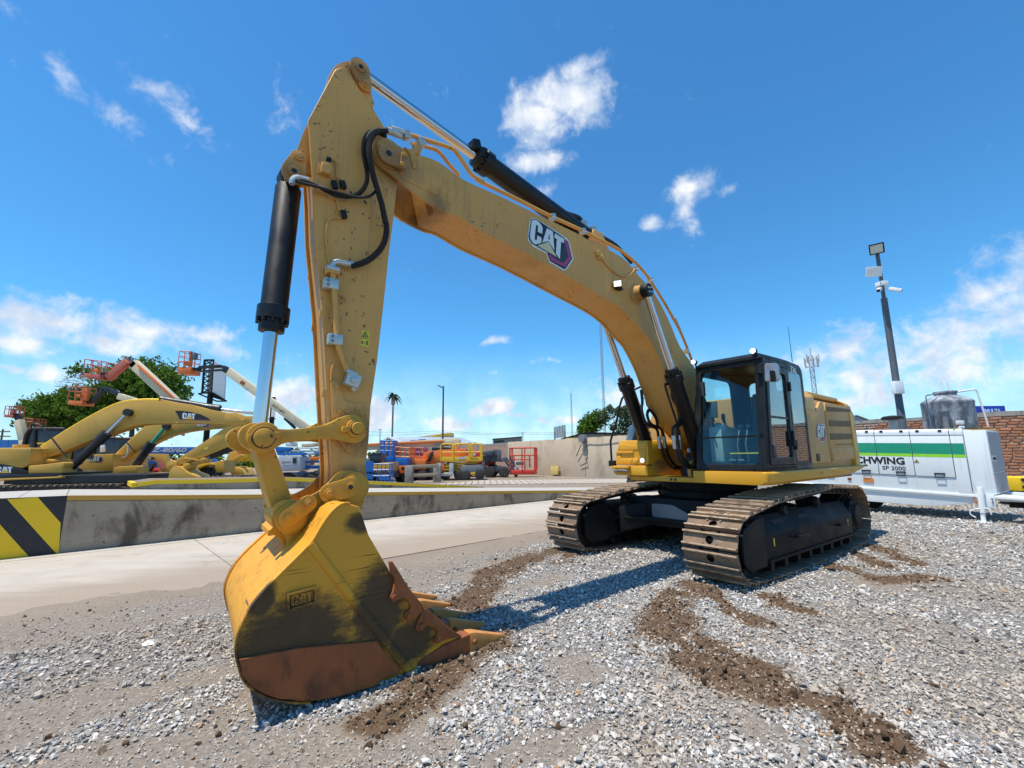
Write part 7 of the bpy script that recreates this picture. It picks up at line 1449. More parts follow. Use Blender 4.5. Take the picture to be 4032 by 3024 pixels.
# blue boom with the large number
LZ = empty('boom_lift', [(-16,21,0.96)][0]); LZ.location.z = 0; tag(LZ, 'boom lift with long blue boom lettered Z-80/60 behind the excavators', 'boom lift')
a, b, c, d = [(-16.9,21,2.12),(-13.98,21,2.03),(-16.73,21,2.28),(-16.69,21,1.96)]
mb = MB(); mb.bar((a[0] - 3.0, 21.2, a[2]), (b[0] + .8, 21.2, b[2]), .35, c[2] - d[2]); BZ = part(LZ, mb, 'boom_arm', M['bluelift'], .02)
a, b, c = [(-16.63,21,2),(-15.02,21,1.97),(-16.66,21,2.23)]; lettering('Z-80/60', 'lettering', M['lightgrey'], LZ, Vector(a) - LZ.location + Vector((0, .015, 0)), (Vector(b) - Vector(a)), (0, 0, 1), c[2] - a[2] - .02, b[0] - a[0], bold=.03, shear=.2)
lift_base(LZ, (LZ.location.x - 2.4, 22, 0), M['bluelift'])
q = [(-13.74,20.6,1.85),(-13.06,20.6,0.9)]; beam(LZ, q, .22, .30, M['bluelift'], 'support_leg')
# ------------------------------------------------------------------ backhoes, barrier and bits behind the ribbed ramp
BH = empty('backhoe_loader', [(-12.25,19,0.79)][0]); BH.location.z = 0; tag(BH, 'yellow backhoe loader with big rear wheel and curved yellow fender', 'backhoe')
q = [(-12.6,19,0.93)][0]; wheel(BH, (q[0], 19, .62), .66, .45, (0, 1, 0), M['hazyel'])
fd = [(-13.01,18.7,1.24),(-12.89,18.7,1.36),(-12.6,18.7,1.51),(-12.34,18.7,1.51),(-12.28,18.7,1.41),(-12.56,18.7,1.37),(-12.82,18.7,1.25),(-12.96,18.7,1.17)]; mb = MB(); sheet(mb, fd, (0, .6, 0)); part(BH, mb, 'fender', M['liftyel'], .015)
fd = [(-12.42,18.9,1.49),(-11.92,18.9,1.6),(-11.84,18.9,1.1),(-12.26,18.9,1.05)]; mb = MB(); sheet(mb, fd, (0, .7, 0)); part(BH, mb, 'body', M['byel'], .02)
fd = [(-15.67,19.5,1.9),(-14.91,19.5,1.89),(-14.56,19.5,1.11),(-14.75,19.5,0.99),(-14.97,19.5,1.11),(-15.17,19.5,1.57),(-15.64,19.5,1.64)]; mb = MB(); sheet(mb, fd, (0, .3, 0)); part(BH, mb, 'loader_arm', M['byel'], .01)
a, b, c = [Vector(v) for v in [(-15.55,19.48,1.7),(-15.39,19.48,1.68),(-15.55,19.48,1.79)]]; emblem(BH, a - BH.location, b - a, c - a, (0, -1, 0), 'wedge', tri=M['decalyel'])
fd = [(-15.11,19.45,1.65),(-14.99,19.45,1.66),(-14.76,19.45,1.3),(-14.88,19.45,1.25)]; mb = MB(); sheet(mb, fd, (0, .01, 0)); part(BH, mb, 'pink_label', pbr('pink_label', (.62, .16, .24), .5))
BH2 = empty('backhoe_loader', [(-12.01,20,0.74)][0]); BH2.location.z = 0; tag(BH2, 'gold backhoe arm with folded bucket just left of the big bucket linkage', 'backhoe')
fd = [(-12.73,20,1.23),(-12.57,20,1.54),(-12.4,20,1.99),(-12.02,20,2.1),(-11.95,20,1.95),(-12.13,20,1.65),(-12.31,20,1.3),(-12.4,20,1.23),(-12.57,20,1.14)]; mb = MB(); sheet(mb, fd, (0, .3, 0)); part(BH2, mb, 'dipper', M['byel'], .012)
fd = [(-12.3,19.8,1.25),(-12.22,19.8,1.33),(-11.92,19.8,1.3),(-11.68,19.8,1.21),(-11.49,19.8,0.93),(-12.1,19.8,0.95)]; mb = MB(); sheet(mb, fd, (0, .8, 0)); part(BH2, mb, 'bucket', M['byel'], .02)
fd = [(-12.48,19.9,1.54),(-11.85,19.9,1.86),(-11.78,19.9,1.77),(-12.18,19.9,1.48),(-12.38,19.9,1.39)]; mb = MB(); sheet(mb, fd, (0, .15, 0)); part(BH2, mb, 'link', M['byel'], .01)
fd = [(-12.37,20.6,2.02),(-11.98,20.6,1.97),(-11.96,20.6,1.53),(-12.35,20.6,1.53)]; mb = MB(); sheet(mb, fd, (0, 1.0, 0)); part(BH2, mb, 'cab_side', M['liftyel'], .02)
RD = empty('forklift', [(-15.76,20.5,0.76)][0]); RD.location.z = 0; tag(RD, 'red lift truck chassis low behind the excavator bucket', 'lift truck')
fd = [(-16.49,20.5,0.97),(-16.4,20.5,1.27),(-15.72,20.5,1.27),(-15.57,20.5,0.99),(-15.55,20.5,0.84),(-16.48,20.5,0.85)]; mb = MB(); sheet(mb, fd, (0, 1.2, 0)); part(RD, mb, 'chassis', M['redlift'], .03)
fd = [(-16.27,20.3,1.01),(-16.08,20.3,1.48),(-15.93,20.3,1.5),(-15.89,20.3,1.42),(-16.18,20.3,0.98)]; mb = MB(); sheet(mb, fd, (0, .15, 0)); part(RD, mb, 'dark_arm', M['bblack'], .01)
wheel(RD, Vector([(-16.08,20.4,0.79)][0]), .35, .3, (0, 1, 0))
BR = empty('barrier', [(-14.14,18.2,0.85)][0]); BR.location.z = 0; tag(BR, 'white barrier board with red slanting stripes behind the ribbed ramp', 'barrier')
fd = [(-14.73,18.2,1.04),(-13.54,18.2,1.05),(-13.52,18.2,0.94),(-14.71,18.2,0.93)]; mb = MB(); sheet(mb, fd, (0, .06, 0)); part(BR, mb, 'board', M['white'], .004)
for k in range(3):
    x0 = 600 + k * 75
for fd in ([(-14.56,18.19,0.94),(-14.48,18.19,1.04),(-14.39,18.19,1.04),(-14.47,18.19,0.94)], [(-14.37,18.19,0.93),(-14.29,18.19,1.04),(-14.21,18.19,1.04),(-14.29,18.19,0.93)], [(-14.69,18.19,0.94),(-14.66,18.19,1.03),(-14.62,18.19,1.03),(-14.65,18.19,0.94)]):
    mb = MB(); sheet(mb, fd, (0, .005, 0)); part(BR, mb, 'red_stripe', M['redlift'])
for fd in ([(-14.65,18.3,0.93),(-14.6,18.3,0.93),(-14.55,18.3,0.5),(-14.6,18.3,0.5)], [(-13.78,18.3,0.92),(-13.72,18.3,0.92),(-13.67,18.3,0.49),(-13.73,18.3,0.5)]): mb = MB(); sheet(mb, fd, (0, .06, 0)); part(BR, mb, 'leg', M['steelgrey'])
# dark blue container strip at the far left
q = [(-52.29,45,3.79),(-48.45,45,3.65)]
BC_ = empty('blue_fence', (q[0][0] - 4, 45, 0)); tag(BC_, 'long dark blue sheet fence at the far left', 'fence')
for k in range(9):
    mb = MB(); x0 = q[0][0] - 4 + k * 1.6; mb.bb((x0, 45, 0), (x0 + 1.56, 45.06, q[0][2])); part(BC_, mb, 'panel', M['bluelift'])

# ------------------------------------------------------------------ machines in the middle of the yard
# blue lift with white cowl
GN = empty('boom_lift', [(-11.13,24,0.92)][0]); GN.location.z = 0; tag(GN, 'blue boom lift with pale rounded cowl seen through the bucket linkage', 'boom lift')
cw_ = [(-12.32,24,1.79),(-11.27,24,1.81),(-11.18,24,1.74),(-11.15,24,1.54),(-11.12,24,1.05),(-11.18,24,1),(-12.02,24,0.99),(-12.26,24,1.06)]; mb = MB(); sheet(mb, cw_, (0, 1.2, 0)); part(GN, mb, 'cowl', M['lightgrey'], .05)
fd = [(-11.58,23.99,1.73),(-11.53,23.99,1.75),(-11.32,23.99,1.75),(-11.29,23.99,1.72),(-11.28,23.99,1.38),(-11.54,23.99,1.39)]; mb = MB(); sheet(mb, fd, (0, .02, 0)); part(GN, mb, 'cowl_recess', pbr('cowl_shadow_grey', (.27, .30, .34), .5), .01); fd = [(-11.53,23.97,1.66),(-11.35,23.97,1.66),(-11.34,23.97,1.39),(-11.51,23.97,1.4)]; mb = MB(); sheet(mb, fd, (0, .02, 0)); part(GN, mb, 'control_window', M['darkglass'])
a, b, c = [Vector(v) for v in [(-12.09,23.97,1.38),(-11.61,23.97,1.41),(-12.1,23.97,1.5)]]; lettering('Genie', 'lettering', M['letter'], GN, a - GN.location, b - a, (0, 0, 1), (c - a).length, (b - a).length)
for fd, mt, nm in (([(-12.71,24.3,2.28),(-11.89,24.3,2.24),(-11.84,24.3,2.11),(-11.96,24.3,2.01),(-12.28,24.3,2.01),(-12.56,24.3,1.93)], 'bluelift', 'arm_knuckle'), ([(-11.94,24.4,2.23),(-10.3,24.4,2.19),(-10.29,24.4,2.14),(-11.65,24.4,2.17)], 'lightgrey', 'arm_tube'), ([(-11.93,24.4,2.09),(-10.29,24.4,2.07),(-10.28,24.4,1.97),(-11.88,24.4,1.99)], 'lightgrey', 'arm_tube'), ([(-12.56,24.3,1.96),(-10.24,24.3,1.93),(-10.23,24.3,1.81),(-12.51,24.3,1.82)], 'bluelift', 'boom_arm'), ([(-11.45,24.6,1.5),(-10.3,24.6,1.5),(-10.3,24.6,1.4),(-11.45,24.6,1.41)], 'bluelift', 'chassis_rail'), ([(-11.42,24.6,1.27),(-10.29,24.6,1.25),(-10.28,24.6,1.08),(-11.41,24.6,1.09)], 'bluelift', 'chassis_rail'), ([(-12.31,24.5,0.91),(-10.67,24.5,0.89),(-10.71,24.5,0.77),(-12.26,24.5,0.86)], 'bluelift', 'axle_beam'), ([(-10.76,23.9,1.92),(-10.42,23.9,1.92),(-10.41,23.9,1.82),(-10.76,23.9,1.82)], 'lightgrey', 'number_plate')):
    mb = MB(); sheet(mb, fd, (0, .4, 0)); part(GN, mb, nm, M[mt], .01)
for q in [(-12.03,24.6,0.9),(-10.82,24.6,0.89)]: wheel(GN, (q[0], 24.6, .45), .45, .3)
OM = empty('boom_lift', [(-11.63,27,0.83)][0]); OM.location.z = 0; tag(OM, 'low orange boom lift chassis right of the pale rounded cowl', 'boom lift')
for fd, mt, nm in (([(-12.56,27,1.71),(-11.41,27,1.73),(-11.38,27,1.53),(-12.03,27,1.51),(-12.55,27,1.5)], 'orangelift', 'cowl'), ([(-12.52,27,1.39),(-12.02,27,1.38),(-12.01,27,1.25),(-12.51,27,1.25)], 'redlift', 'cowl'), ([(-12.64,27.2,2.52),(-11.59,27.2,2.53),(-11.58,27.2,2.38),(-12.6,27.2,2.31)], 'cream', 'platform'), ([(-13.68,27.4,2.63),(-13.31,27.4,2.63),(-13.29,27.4,2.36),(-13.66,27.4,2.37)], 'white', 'cabin')):
    mb = MB(); sheet(mb, fd, (0, .8, 0)); part(OM, mb, nm, M[mt], .03)
for q in [(-12.52,27.4,0.97),(-11.65,27.4,0.96)]: wheel(OM, (q[0], 27.4, .45), .45, .3)
# blue basket and blue cab truck beside the stick
BB = empty('lift_basket', [(-8.03,27,0.42)][0]); BB.location.z = 0; tag(BB, 'bright blue lift basket standing on the ground right of the stick', 'basket')
o_, x_, = [(-8.72,27,0.4),(-7.24,27,0.35)]; ex = Vector(x_) - Vector(o_); ex.z = 0
tray(BB, (o_[0], 27, .22), ex, (0, .9, 0), .2, M['bluelift'], 'basket_floor'); rails(BB, (o_[0], 27, .22), ex, (0, .9, 0), 1.05, M['bluelift'], .03, 2, 3)
fd = [(-8.7,26.97,1.47),(-8.22,26.97,1.44),(-8.2,26.97,0.84),(-8.67,26.97,0.82)]; mb = MB(); sheet(mb, fd, (0, .03, 0)); part(BB, mb, 'side_panel', M['bluelift']); fd = [(-7.86,26.97,0.59),(-7.25,26.97,0.51),(-7.25,26.97,0.33),(-7.84,26.97,0.36)]; mb = MB(); sheet(mb, fd, (0, .03, 0)); part(BB, mb, 'kick_plate', M['bluelift']); fd = [(-8.7,26.97,0.73),(-8.24,26.97,0.7),(-8.25,26.97,0.39),(-8.68,26.97,0.41)]; mb = MB(); sheet(mb, fd, (0, .03, 0)); part(BB, mb, 'kick_plate', M['bluelift'])
SKD = empty('skid_steer', [(-8.47,29,0.33)][0]); SKD.location.z = 0; tag(SKD, 'dark skid steer loader with black cab behind the bright blue basket', 'loader')
fd = [(-9.25,29,1.49),(-9.15,29,1.81),(-8.94,29,1.92),(-8.34,29,1.91),(-8.31,29,1.32),(-8.59,29,1.27),(-9.24,29,1.27)]; mb = MB(); sheet(mb, fd, (0, 1.2, 0)); part(SKD, mb, 'cab', M['darkglass'], .03); fd = [(-9.23,28.98,1.81),(-8.93,28.98,1.94),(-8.32,28.98,1.93),(-8.33,28.98,1.83),(-8.9,28.98,1.82),(-9.14,28.98,1.73)]; mb = MB(); sheet(mb, fd, (0, .2, 0)); part(SKD, mb, 'cab_roof', M['bblack'], .01)
fd = [(-9.24,29,1.27),(-7.55,29,1.36),(-7.48,29,0.88),(-7.63,29,0.45),(-9.21,29,0.47)]; mb = MB(); sheet(mb, fd, (0, 1.2, 0)); part(SKD, mb, 'body', M['byel'], .03); fd = [(-7.77,28.9,0.49),(-7.57,28.9,0.88),(-7.34,28.9,0.56),(-7.28,28.9,0.4)]; mb = MB(); sheet(mb, fd, (0, 1.4, 0)); part(SKD, mb, 'bucket', M['bblack'], .02)
for q in [(-8.83,29,0.52),(-8.12,29,0.51)]: wheel(SKD, (q[0], 28.95, .42), .42, .3)
BL2 = empty('boom_lift', [(-8.46,32,0.19)][0]); BL2.location.z = 0; tag(BL2, 'blue boom lift with upright arms behind the black cab loader', 'boom lift')
for fd in ([(-9.2,32,2.06),(-8.9,32,2.06),(-8.87,32,1.05),(-9.17,32,1.05)], [(-8.89,32,1.76),(-8.35,32,1.78),(-8.33,32,1.34),(-8.88,32,1.31)], [(-8.54,32,2.22),(-8.36,32,2.22),(-8.35,32,1.75),(-8.53,32,1.75)]): mb = MB(); sheet(mb, fd, (0, .6, 0)); part(BL2, mb, 'arm_section', M['bluelift'], .02)
o_, x_ = [(-9.6,33,1.77),(-8.61,33,1.73)]; ex = Vector(x_) - Vector(o_); rails(BL2, o_, ex, (0, 1, 0), 1.1, M['bluelift'], .04, 2, 3); lift_base(BL2, (o_[0] + 1, 33, 0), M['bluelift'])
# orange baskets
OB = empty('scissor_lift', [(-7.82,33,0.14)][0]); OB.location.z = 0; tag(OB, 'orange railed lift platform right of the bright blue basket', 'scissor lift')
o_, x_ = [(-8.49,33,1.39),(-7.4,33,1.31)]; ex = Vector(x_) - Vector(o_); tray(OB, o_, ex, (0, 1.2, 0), .22, M['cream'], 'platform'); rails(OB, o_, ex, (0, 1.2, 0), 1.0, M['orangelift'], .04, 2, 3)
mb = MB(); a = [(-8.46,33.2,1.26),(-7.38,33.2,0.39)]; mb.bb((a[0][0], 33.2, .5), (a[1][0], 34.3, a[0][2])); part(OB, mb, 'scissor_stack', M['liftgrey']); lift_base(OB, (a[0][0] + 1.1, 33.8, 0), M['orangelift'], 2.2, 1.4, .35)
OB2 = empty('boom_lift', [(-7.34,36,-.01)][0]); OB2.location.z = 0; tag(OB2, 'faded orange boom lift with pink rails behind the orange platform', 'boom lift')
o_, x_ = [(-8.03,36,1.39),(-6.94,36,1.34)]; ex = Vector(x_) - Vector(o_); rails(OB2, o_, ex, (0, 1.2, 0), 1.0, M['salmon'], .045, 2, 3)
fd = [(-8.57,36,1.36),(-7.63,36,1.88),(-7.16,36,1.95),(-6.95,36,1.74),(-8.02,36,1.22)]; mb = MB(); sheet(mb, fd, (0, .5, 0)); part(OB2, mb, 'arm', M['salmon'], .02); lift_base(OB2, (o_[0] + .8, 36.8, 0), M['orangelift'])
fd = [(-8.03,36,1.42),(-7.08,36,1.41),(-7.07,36,1.18),(-8.02,36,1.19)]; mb = MB(); sheet(mb, fd, (0, 1, 0)); part(OB2, mb, 'deck', M['cap'], .02)
BL3 = empty('boom_lift', [(-8.17,39,-.04)][0]); BL3.location.z = 0; tag(BL3, 'far blue lift rails behind the pink rails', 'boom lift')
for (o_, x_) in ([(-8.71,39,1.99),(-8.2,39,1.98)], [(-8.01,39,2.05),(-7.61,39,2.05)]): ex = Vector(x_) - Vector(o_); rails(BL3, o_, ex, (0, 1, 0), 1.1, M['bluelift'], .05, 2, 2); tray(BL3, o_, ex, (0, 1, 0), .4, M['bluelift'], 'basket_floor')
lift_base(BL3, (o_[0], 40, 0), M['bluelift'])
# big orange lift with long boom
OL = empty('boom_lift', [(-5.99,34,0.07)][0]); OL.location.z = 0; tag(OL, 'large orange boom lift with long cream and orange boom laid to the left', 'boom lift')
q = [(-11.93,35,2.43),(-4.2,35,2.81)]; mb = MB(); mb.bar(q[0], q[1], .6, .50); part(OL, mb, 'boom_arm', M['cream'], .03)
q = [(-11.8,34.6,2.6),(-5.26,34.6,2.81)]; mb = MB(); mb.bar(q[0], q[1], .15, .16); part(OL, mb, 'boom_edge', M['orangelift'], .01)
fd = [(-5.13,34.6,2.85),(-4.35,34.6,2.97),(-4.02,34.6,2.95),(-4.02,34.6,2.71),(-4.08,34.6,2.29),(-4.47,34.6,2.23),(-5.06,34.6,2.63)]; mb = MB(); sheet(mb, fd, (0, .8, 0)); part(OL, mb, 'boom_pivot', M['cream'], .02)
for fd, mt, nm in (([(-6.75,34,1.36),(-6.63,34,1.93),(-6.25,34,2.08),(-5.99,34,2.08),(-6.18,34,1.8),(-6.33,34,1.29)], 'orangelift', 'rear_cowl'), ([(-6.17,34,1.32),(-5.99,34,1.98),(-5.55,34,2.17),(-3.49,34,2.24),(-3.43,34,1.77),(-5.28,34,1.22)], 'orangelift', 'side_cowl'), ([(-6.31,33.9,1.36),(-6.16,33.9,1.86),(-5.98,33.9,2.05),(-5.91,33.9,1.98),(-6.09,33.9,1.35)], 'bblack', 'cowl_gap'), ([(-6.02,34.1,2.37),(-4.79,34.1,2.35),(-4.66,34.1,2.16),(-6.08,34.1,2.14)], 'bblack', 'hose_tray'), ([(-6.94,34,1.17),(-6.3,34,1.26),(-6.3,34,1.04),(-6.93,34,1.02)], 'orangelift', 'chassis_nose'), ([(-5.26,33.9,1.16),(-4.62,33.9,1.15),(-4.62,33.9,0.59),(-5.25,33.9,0.59)], 'orangelift', 'lower_cowl'), ([(-7.48,34.2,0.92),(-5.3,34.2,0.96),(-5.3,34.2,0.52),(-7.47,34.2,0.48)], 'liftgrey', 'chassis')):
    mb = MB(); sheet(mb, fd, (0, 1.3, 0)); part(OL, mb, nm, M[mt], .04)
for q in [(-7.2,33.8,0.62),(-6.19,33.8,0.61)]: wheel(OL, (q[0], 33.8, .45), .45, .4)
OBX = empty('orange_bin', [(-7.19,30,0.19)][0]); OBX.location.z = 0; tag(OBX, 'orange steel box with square opening beside the concrete posts', 'box')
fd = [(-7.45,30,1.1),(-6.96,30,1.13),(-6.95,30,0.6),(-7.41,30,0.57)]; mb = MB(); sheet(mb, fd, (0, .5, 0)); part(OBX, mb, 'housing', M['orangelift'], .02); fd = [(-7.29,29.99,1.02),(-7.09,29.99,1.02),(-7.09,29.99,0.86),(-7.29,29.99,0.85)]; mb = MB(); sheet(mb, fd, (0, .02, 0)); part(OBX, mb, 'opening', M['decalblack'])
mb = MB(); mb.bb((fd[0][0] - .3, 30.0, 0), (fd[0][0] + .5, 30.4, .62)); part(OBX, mb, 'base', M['frameblack'])
# low rail on concrete posts
CR = empty('rail_barrier', [(-6.55,29,0.27)][0]); CR.location.z = 0; tag(CR, 'grey concrete posts with a timber rail in front of the orange lift', 'barrier')
for q, w in (([(-6.65,29.5,1.1),(-6.63,29.5,0.22)], .5), ([(-5.11,31,1.08),(-5.1,31,0.23)], .5)):
    mb = MB(); mb.box((q[0][0], q[0][1], q[0][2] / 2), (w, w * .8, q[0][2])); part(CR, mb, 'post', M['cap'], .04)
for a, b in ([(-6.9,30,1.02),(-4.88,30,1.09)], [(-6.72,30,0.46),(-4.87,30,0.52)]): mb = MB(); mb.bar(a, b, .25, .22); part(CR, mb, 'rail', pbr('weathered_timber', (.30, .25, .17), .9, var=.3, scale=4, stretch=(.3, 3, 3)), .02)
# yellow scissor lift
HL_ = empty('scissor_lift', [(-3.82,33,0.04)][0]); HL_.location.z = 0; tag(HL_, 'yellow scissor lift with grey outriggers and railed platform', 'scissor lift')
o_, x_ = [(-5.19,33,1.38),(-2.28,33,1.33)]; ex = Vector(x_) - Vector(o_); ex.z = 0
tray(HL_, o_, ex, (0, 1.6, 0), .05, M['liftyel'], 'platform'); fd = [(-5.19,32.98,1.66),(-2.28,32.98,1.63),(-2.28,32.98,1.29),(-5.18,32.98,1.3)]; mb = MB(); sheet(mb, fd, (0, .05, 0)); part(HL_, mb, 'platform_side', M['liftyel'], .01)
fd = [(-3.91,32.96,1.63),(-3.43,32.96,1.63),(-3.43,32.96,1.47),(-3.91,32.96,1.47)]; mb = MB(); sheet(mb, fd, (0, .01, 0)); part(HL_, mb, 'label', M['lightgrey'])
a, b, c = [Vector(v) for v in [(-3.06,32.96,1.49),(-2.53,32.96,1.5),(-3.06,32.96,1.6)]]; lettering('Haulotte', 'lettering', M['letter'], HL_, a - HL_.location, b - a, (0, 0, 1), (c - a).length, (b - a).length, bold=.02)
for a, b in (([(-5.19,33,2.58),(-4.33,33,2.57)]), ([(-4.25,33,2.57),(-3.14,33,2.56)]), ([(-3.07,33,2.56),(-2.32,33,2.55)])):
    a, b = Vector(a), Vector(b); z0 = o_[2]
    mb = MB(); mb.tube([(a.x, 33, z0), (a.x, 33, a.z - .1), (a.x + .12, 33, a.z), (b.x - .12, 33, a.z), (b.x, 33, a.z - .1), (b.x, 33, z0)], .05, 7); part(HL_, mb, 'guard_rail', M['liftyel'])
    mb = MB(); zc = z0 + (a.z - z0) * .5; mb.tube([(a.x, 33, zc), (b.x, 33, zc)], .04, 6); part(HL_, mb, 'guard_rail', M['liftyel'])
    mb = MB(); mb.tube([(a.x, 34.6, z0), (a.x, 34.6, a.z), (b.x, 34.6, a.z), (b.x, 34.6, z0)], .05, 7); part(HL_, mb, 'guard_rail', M['liftyel'])
for k in range(4):
    fd = [(-4.92,33.3,1.32),(-2.6,33.3,1.29)]; z0 = fd[0][2] - .1 - k * .20; mb = MB(); mb.bar((fd[0][0], 33.4, z0 - .16), (fd[1][0], 33.4, z0), .12, .13); mb.bar((fd[0][0], 34.2, z0), (fd[1][0], 34.2, z0 - .16), .12, .13); part(HL_, mb, 'scissor_arms', M['liftyel'])
fd = [(-3.79,33,0.85),(-3.57,33,1.03),(-3.08,33,1.06),(-2.18,33,1.08),(-2.15,33,0.59),(-2.7,33,0.47),(-3.63,33,0.36)]; mb = MB(); sheet(mb, fd, (0, 1.6, 0)); part(HL_, mb, 'engine_cowl', pbr('scissor_grey', (.17, .18, .19), .5), .05)
fd = [(-3.47,32.95,0.48),(-2.7,32.95,0.55),(-2.69,32.95,0.35),(-3.44,32.95,0.31)]; mb = MB(); sheet(mb, fd, (0, .3, 0)); part(HL_, mb, 'chassis_side', M['liftyel'], .01)
fd = [(-4.26,33.1,0.61),(-2.15,33.1,0.71),(-2.15,33.1,0.34),(-4.26,33.1,0.27)]; mb = MB(); sheet(mb, fd, (0, 1.4, 0)); part(HL_, mb, 'chassis', M['liftgrey'], .03)
for fd in ([(-5.36,32.4,1.21),(-5.09,32.4,1.23),(-5.08,32.4,0.4),(-5.35,32.4,0.52)], [(-4.51,32.6,1.2),(-4.23,32.6,1.18),(-4.23,32.6,0.47),(-4.53,32.6,0.39)]): mb = MB(); sheet(mb, fd, (0, .4, 0)); part(HL_, mb, 'outrigger', M['lightgrey'], .02)
fd = [(-5.4,32.5,0.55),(-4.24,32.5,0.51),(-4.36,32.5,0.3),(-5.15,32.5,0.31)]; mb = MB(); sheet(mb, fd, (0, .4, 0)); part(HL_, mb, 'bumper', M['lightgrey'], .03)
for k in range(4): fd = [(-4.87,32.8,0.99),(-4.56,32.8,0.98)]; mb = MB(); z = fd[0][2] - k * .22; mb.bar((fd[0][0], 32.8, z), (fd[1][0], 32.8, z), .2, .05); part(HL_, mb, 'ladder_step', M['liftyel'])
for q in [(-4.82,32.7,0.27),(-3.87,32.7,0.38),(-2.37,32.7,0.42),(-3.35,32.7,0.22)]: wheel(HL_, (q[0], 32.9, .33), .33, .3)
RL = empty('boom_lift', [(-2.93,38,-.05)][0]); RL.location.z = 0; tag(RL, 'red boom lift cowl behind the yellow scissor lift', 'boom lift')
fd = [(-3.76,38,2),(-3.19,38,2.17),(-2.65,38,2.05),(-2.58,38,1.07),(-3.04,38,1.04),(-3.69,38,1.29)]; mb = MB(); sheet(mb, fd, (0, 1.4, 0)); part(RL, mb, 'cowl', M['redlift'], .06); fd = [(-3.29,37.98,1.92),(-3.1,37.98,1.92),(-3.1,37.98,1.74),(-3.29,37.98,1.74)]; mb = MB(); sheet(mb, fd, (0, .02, 0)); part(RL, mb, 'badge', M['white']); lift_base(RL, ((fd[0][0]) + .6, 39, 0), M['redlift'])
GL = empty('boom_lift', [(-1.02,37,-.02)][0]); GL.location.z = 0; tag(GL, 'dark grey boom lift with red wheel rim and folded arms before the wall', 'boom lift')
for fd, nm in (([(-2.55,37,2.04),(-1.29,37,2.22),(-.98,37,2.16),(-.94,37,1.75),(-1.85,37,1.69),(-2.55,37,1.77)], 'upper_arm'), ([(-2.49,37.2,1.7),(-1.02,37.2,1.75),(-.95,37.2,1.27),(-1.86,37.2,1.17),(-2.42,37.2,1.21)], 'lower_arm'), ([(-1.29,36.9,2.2),(-.94,36.9,2.16),(-.95,36.9,1.2),(-1.29,36.9,1.24)], 'arm_head'), ([(-2.33,36.8,0.81),(-.94,36.8,0.9),(-.88,36.8,0.46),(-1.84,36.8,0.4),(-2.33,36.8,0.47)], 'turntable_cowl'), ([(-2.45,36.6,1.22),(-2.24,36.6,1.25),(-2.18,36.6,0.61),(-2.45,36.6,0.48)], 'side_box')):
    mb = MB(); sheet(mb, fd, (0, .9, 0)); part(GL, mb, nm, M['liftgrey'], .04)
q = [(-2.01,36.7,1.18),(-1.45,36.7,2.06)]; beam(GL, q, .12, .16, M['bblack'], 'lift_cylinder')
for p_ in ([(-.52,36.7,1.54),(0.15,36.7,0.45)], [(-.25,36.7,1.6),(0.16,36.7,0.79)], [(-.63,36.7,1.34),(-.12,36.7,0.52)]): beam(GL, p_, .14, .16, M['liftgrey'], 'jib_tube')
q = [(-.97,36.7,1.34),(-.46,36.7,1.47)]; beam(GL, q, .3, .3, M['liftgrey'], 'jib_head')
for q, rm in (([(-.7,36.4,0.5)][0], M['redlift']), ([(-1.87,36.6,0.34)][0], M['redlift'])): wheel(GL, (q[0], q[1], .42), .42, .35, (.25, 1, 0), rm)
RBK = empty('lift_basket', [(0.63,38,0.02)][0]); RBK.location.z = 0; tag(RBK, 'bright red lift basket on the ground before the plastered wall', 'basket')
o_, x_ = [(-.26,36.5,0.32),(1.72,36.5,0.34)]; ex = Vector(x_) - Vector(o_); ex.z = 0; o_ = Vector((o_[0], 36.5, .55))
tray(RBK, o_, ex, (.25, 1.0, 0), .35, M['redlift'], 'basket_floor'); rails(RBK, o_, ex, (.25, 1.0, 0), 1.75, M['redlift'], .05, 1, 2)
fd = [(-0,36.8,1.7),(0.93,36.8,1.69),(0.96,36.8,1.39),(0.1,36.8,1.36)]; rails(RBK, (fd[3][0], 36.8, fd[3][2] - .6), (1.25, 0, 0), (0, .5, 0), .95, M['redlift'], .045, 1, 1)
fd = [(0.25,36.7,1.19),(0.89,36.7,1.18),(0.88,36.7,0.95),(0.24,36.7,0.95)]; mb = MB(); sheet(mb, fd, (0, .3, 0)); part(RBK, mb, 'control_box', M['steelgrey'], .03); fd = [(0.27,37.3,0.77),(0.86,37.3,0.76),(0.85,37.3,0.39),(0.26,37.3,0.39)]; mb = MB(); sheet(mb, fd, (0, .05, 0)); part(RBK, mb, 'back_panel', M['white'])
q = o_ + ex * .25; wheel(RBK, (q.x, 36.6, .14), .14, .12)
# dark glazed machine behind the big excavator
DM = empty('loader', [(6.09,20.5,0.63)][0]); DM.location.z = 0; tag(DM, 'yellow machine with dark sloping windscreen behind the excavator tool box', 'loader')
fd = [(5.43,20.5,2.3),(5.66,20.5,3.04),(5.8,20.5,3.08),(7.05,20.5,3.09),(7.06,20.5,2.28)]; mb = MB(); sheet(mb, fd, (0, 1.4, 0)); part(DM, mb, 'cab', M['darkglass'], .03)
for fd in ([(5.36,20.4,2.28),(5.62,20.4,3.06),(5.76,20.4,3.07),(5.5,20.4,2.28)], ): mb = MB(); sheet(mb, fd, (0, .12, 0)); part(DM, mb, 'cab_pillar', M['bblack'], .01)
fd = [(5.68,20.35,2.78),(6.41,20.35,2.77),(6.4,20.35,2.65),(5.67,20.35,2.66)]; mb = MB(); sheet(mb, fd, (0, .1, 0)); part(DM, mb, 'yellow_band', M['liftyel'], .01)
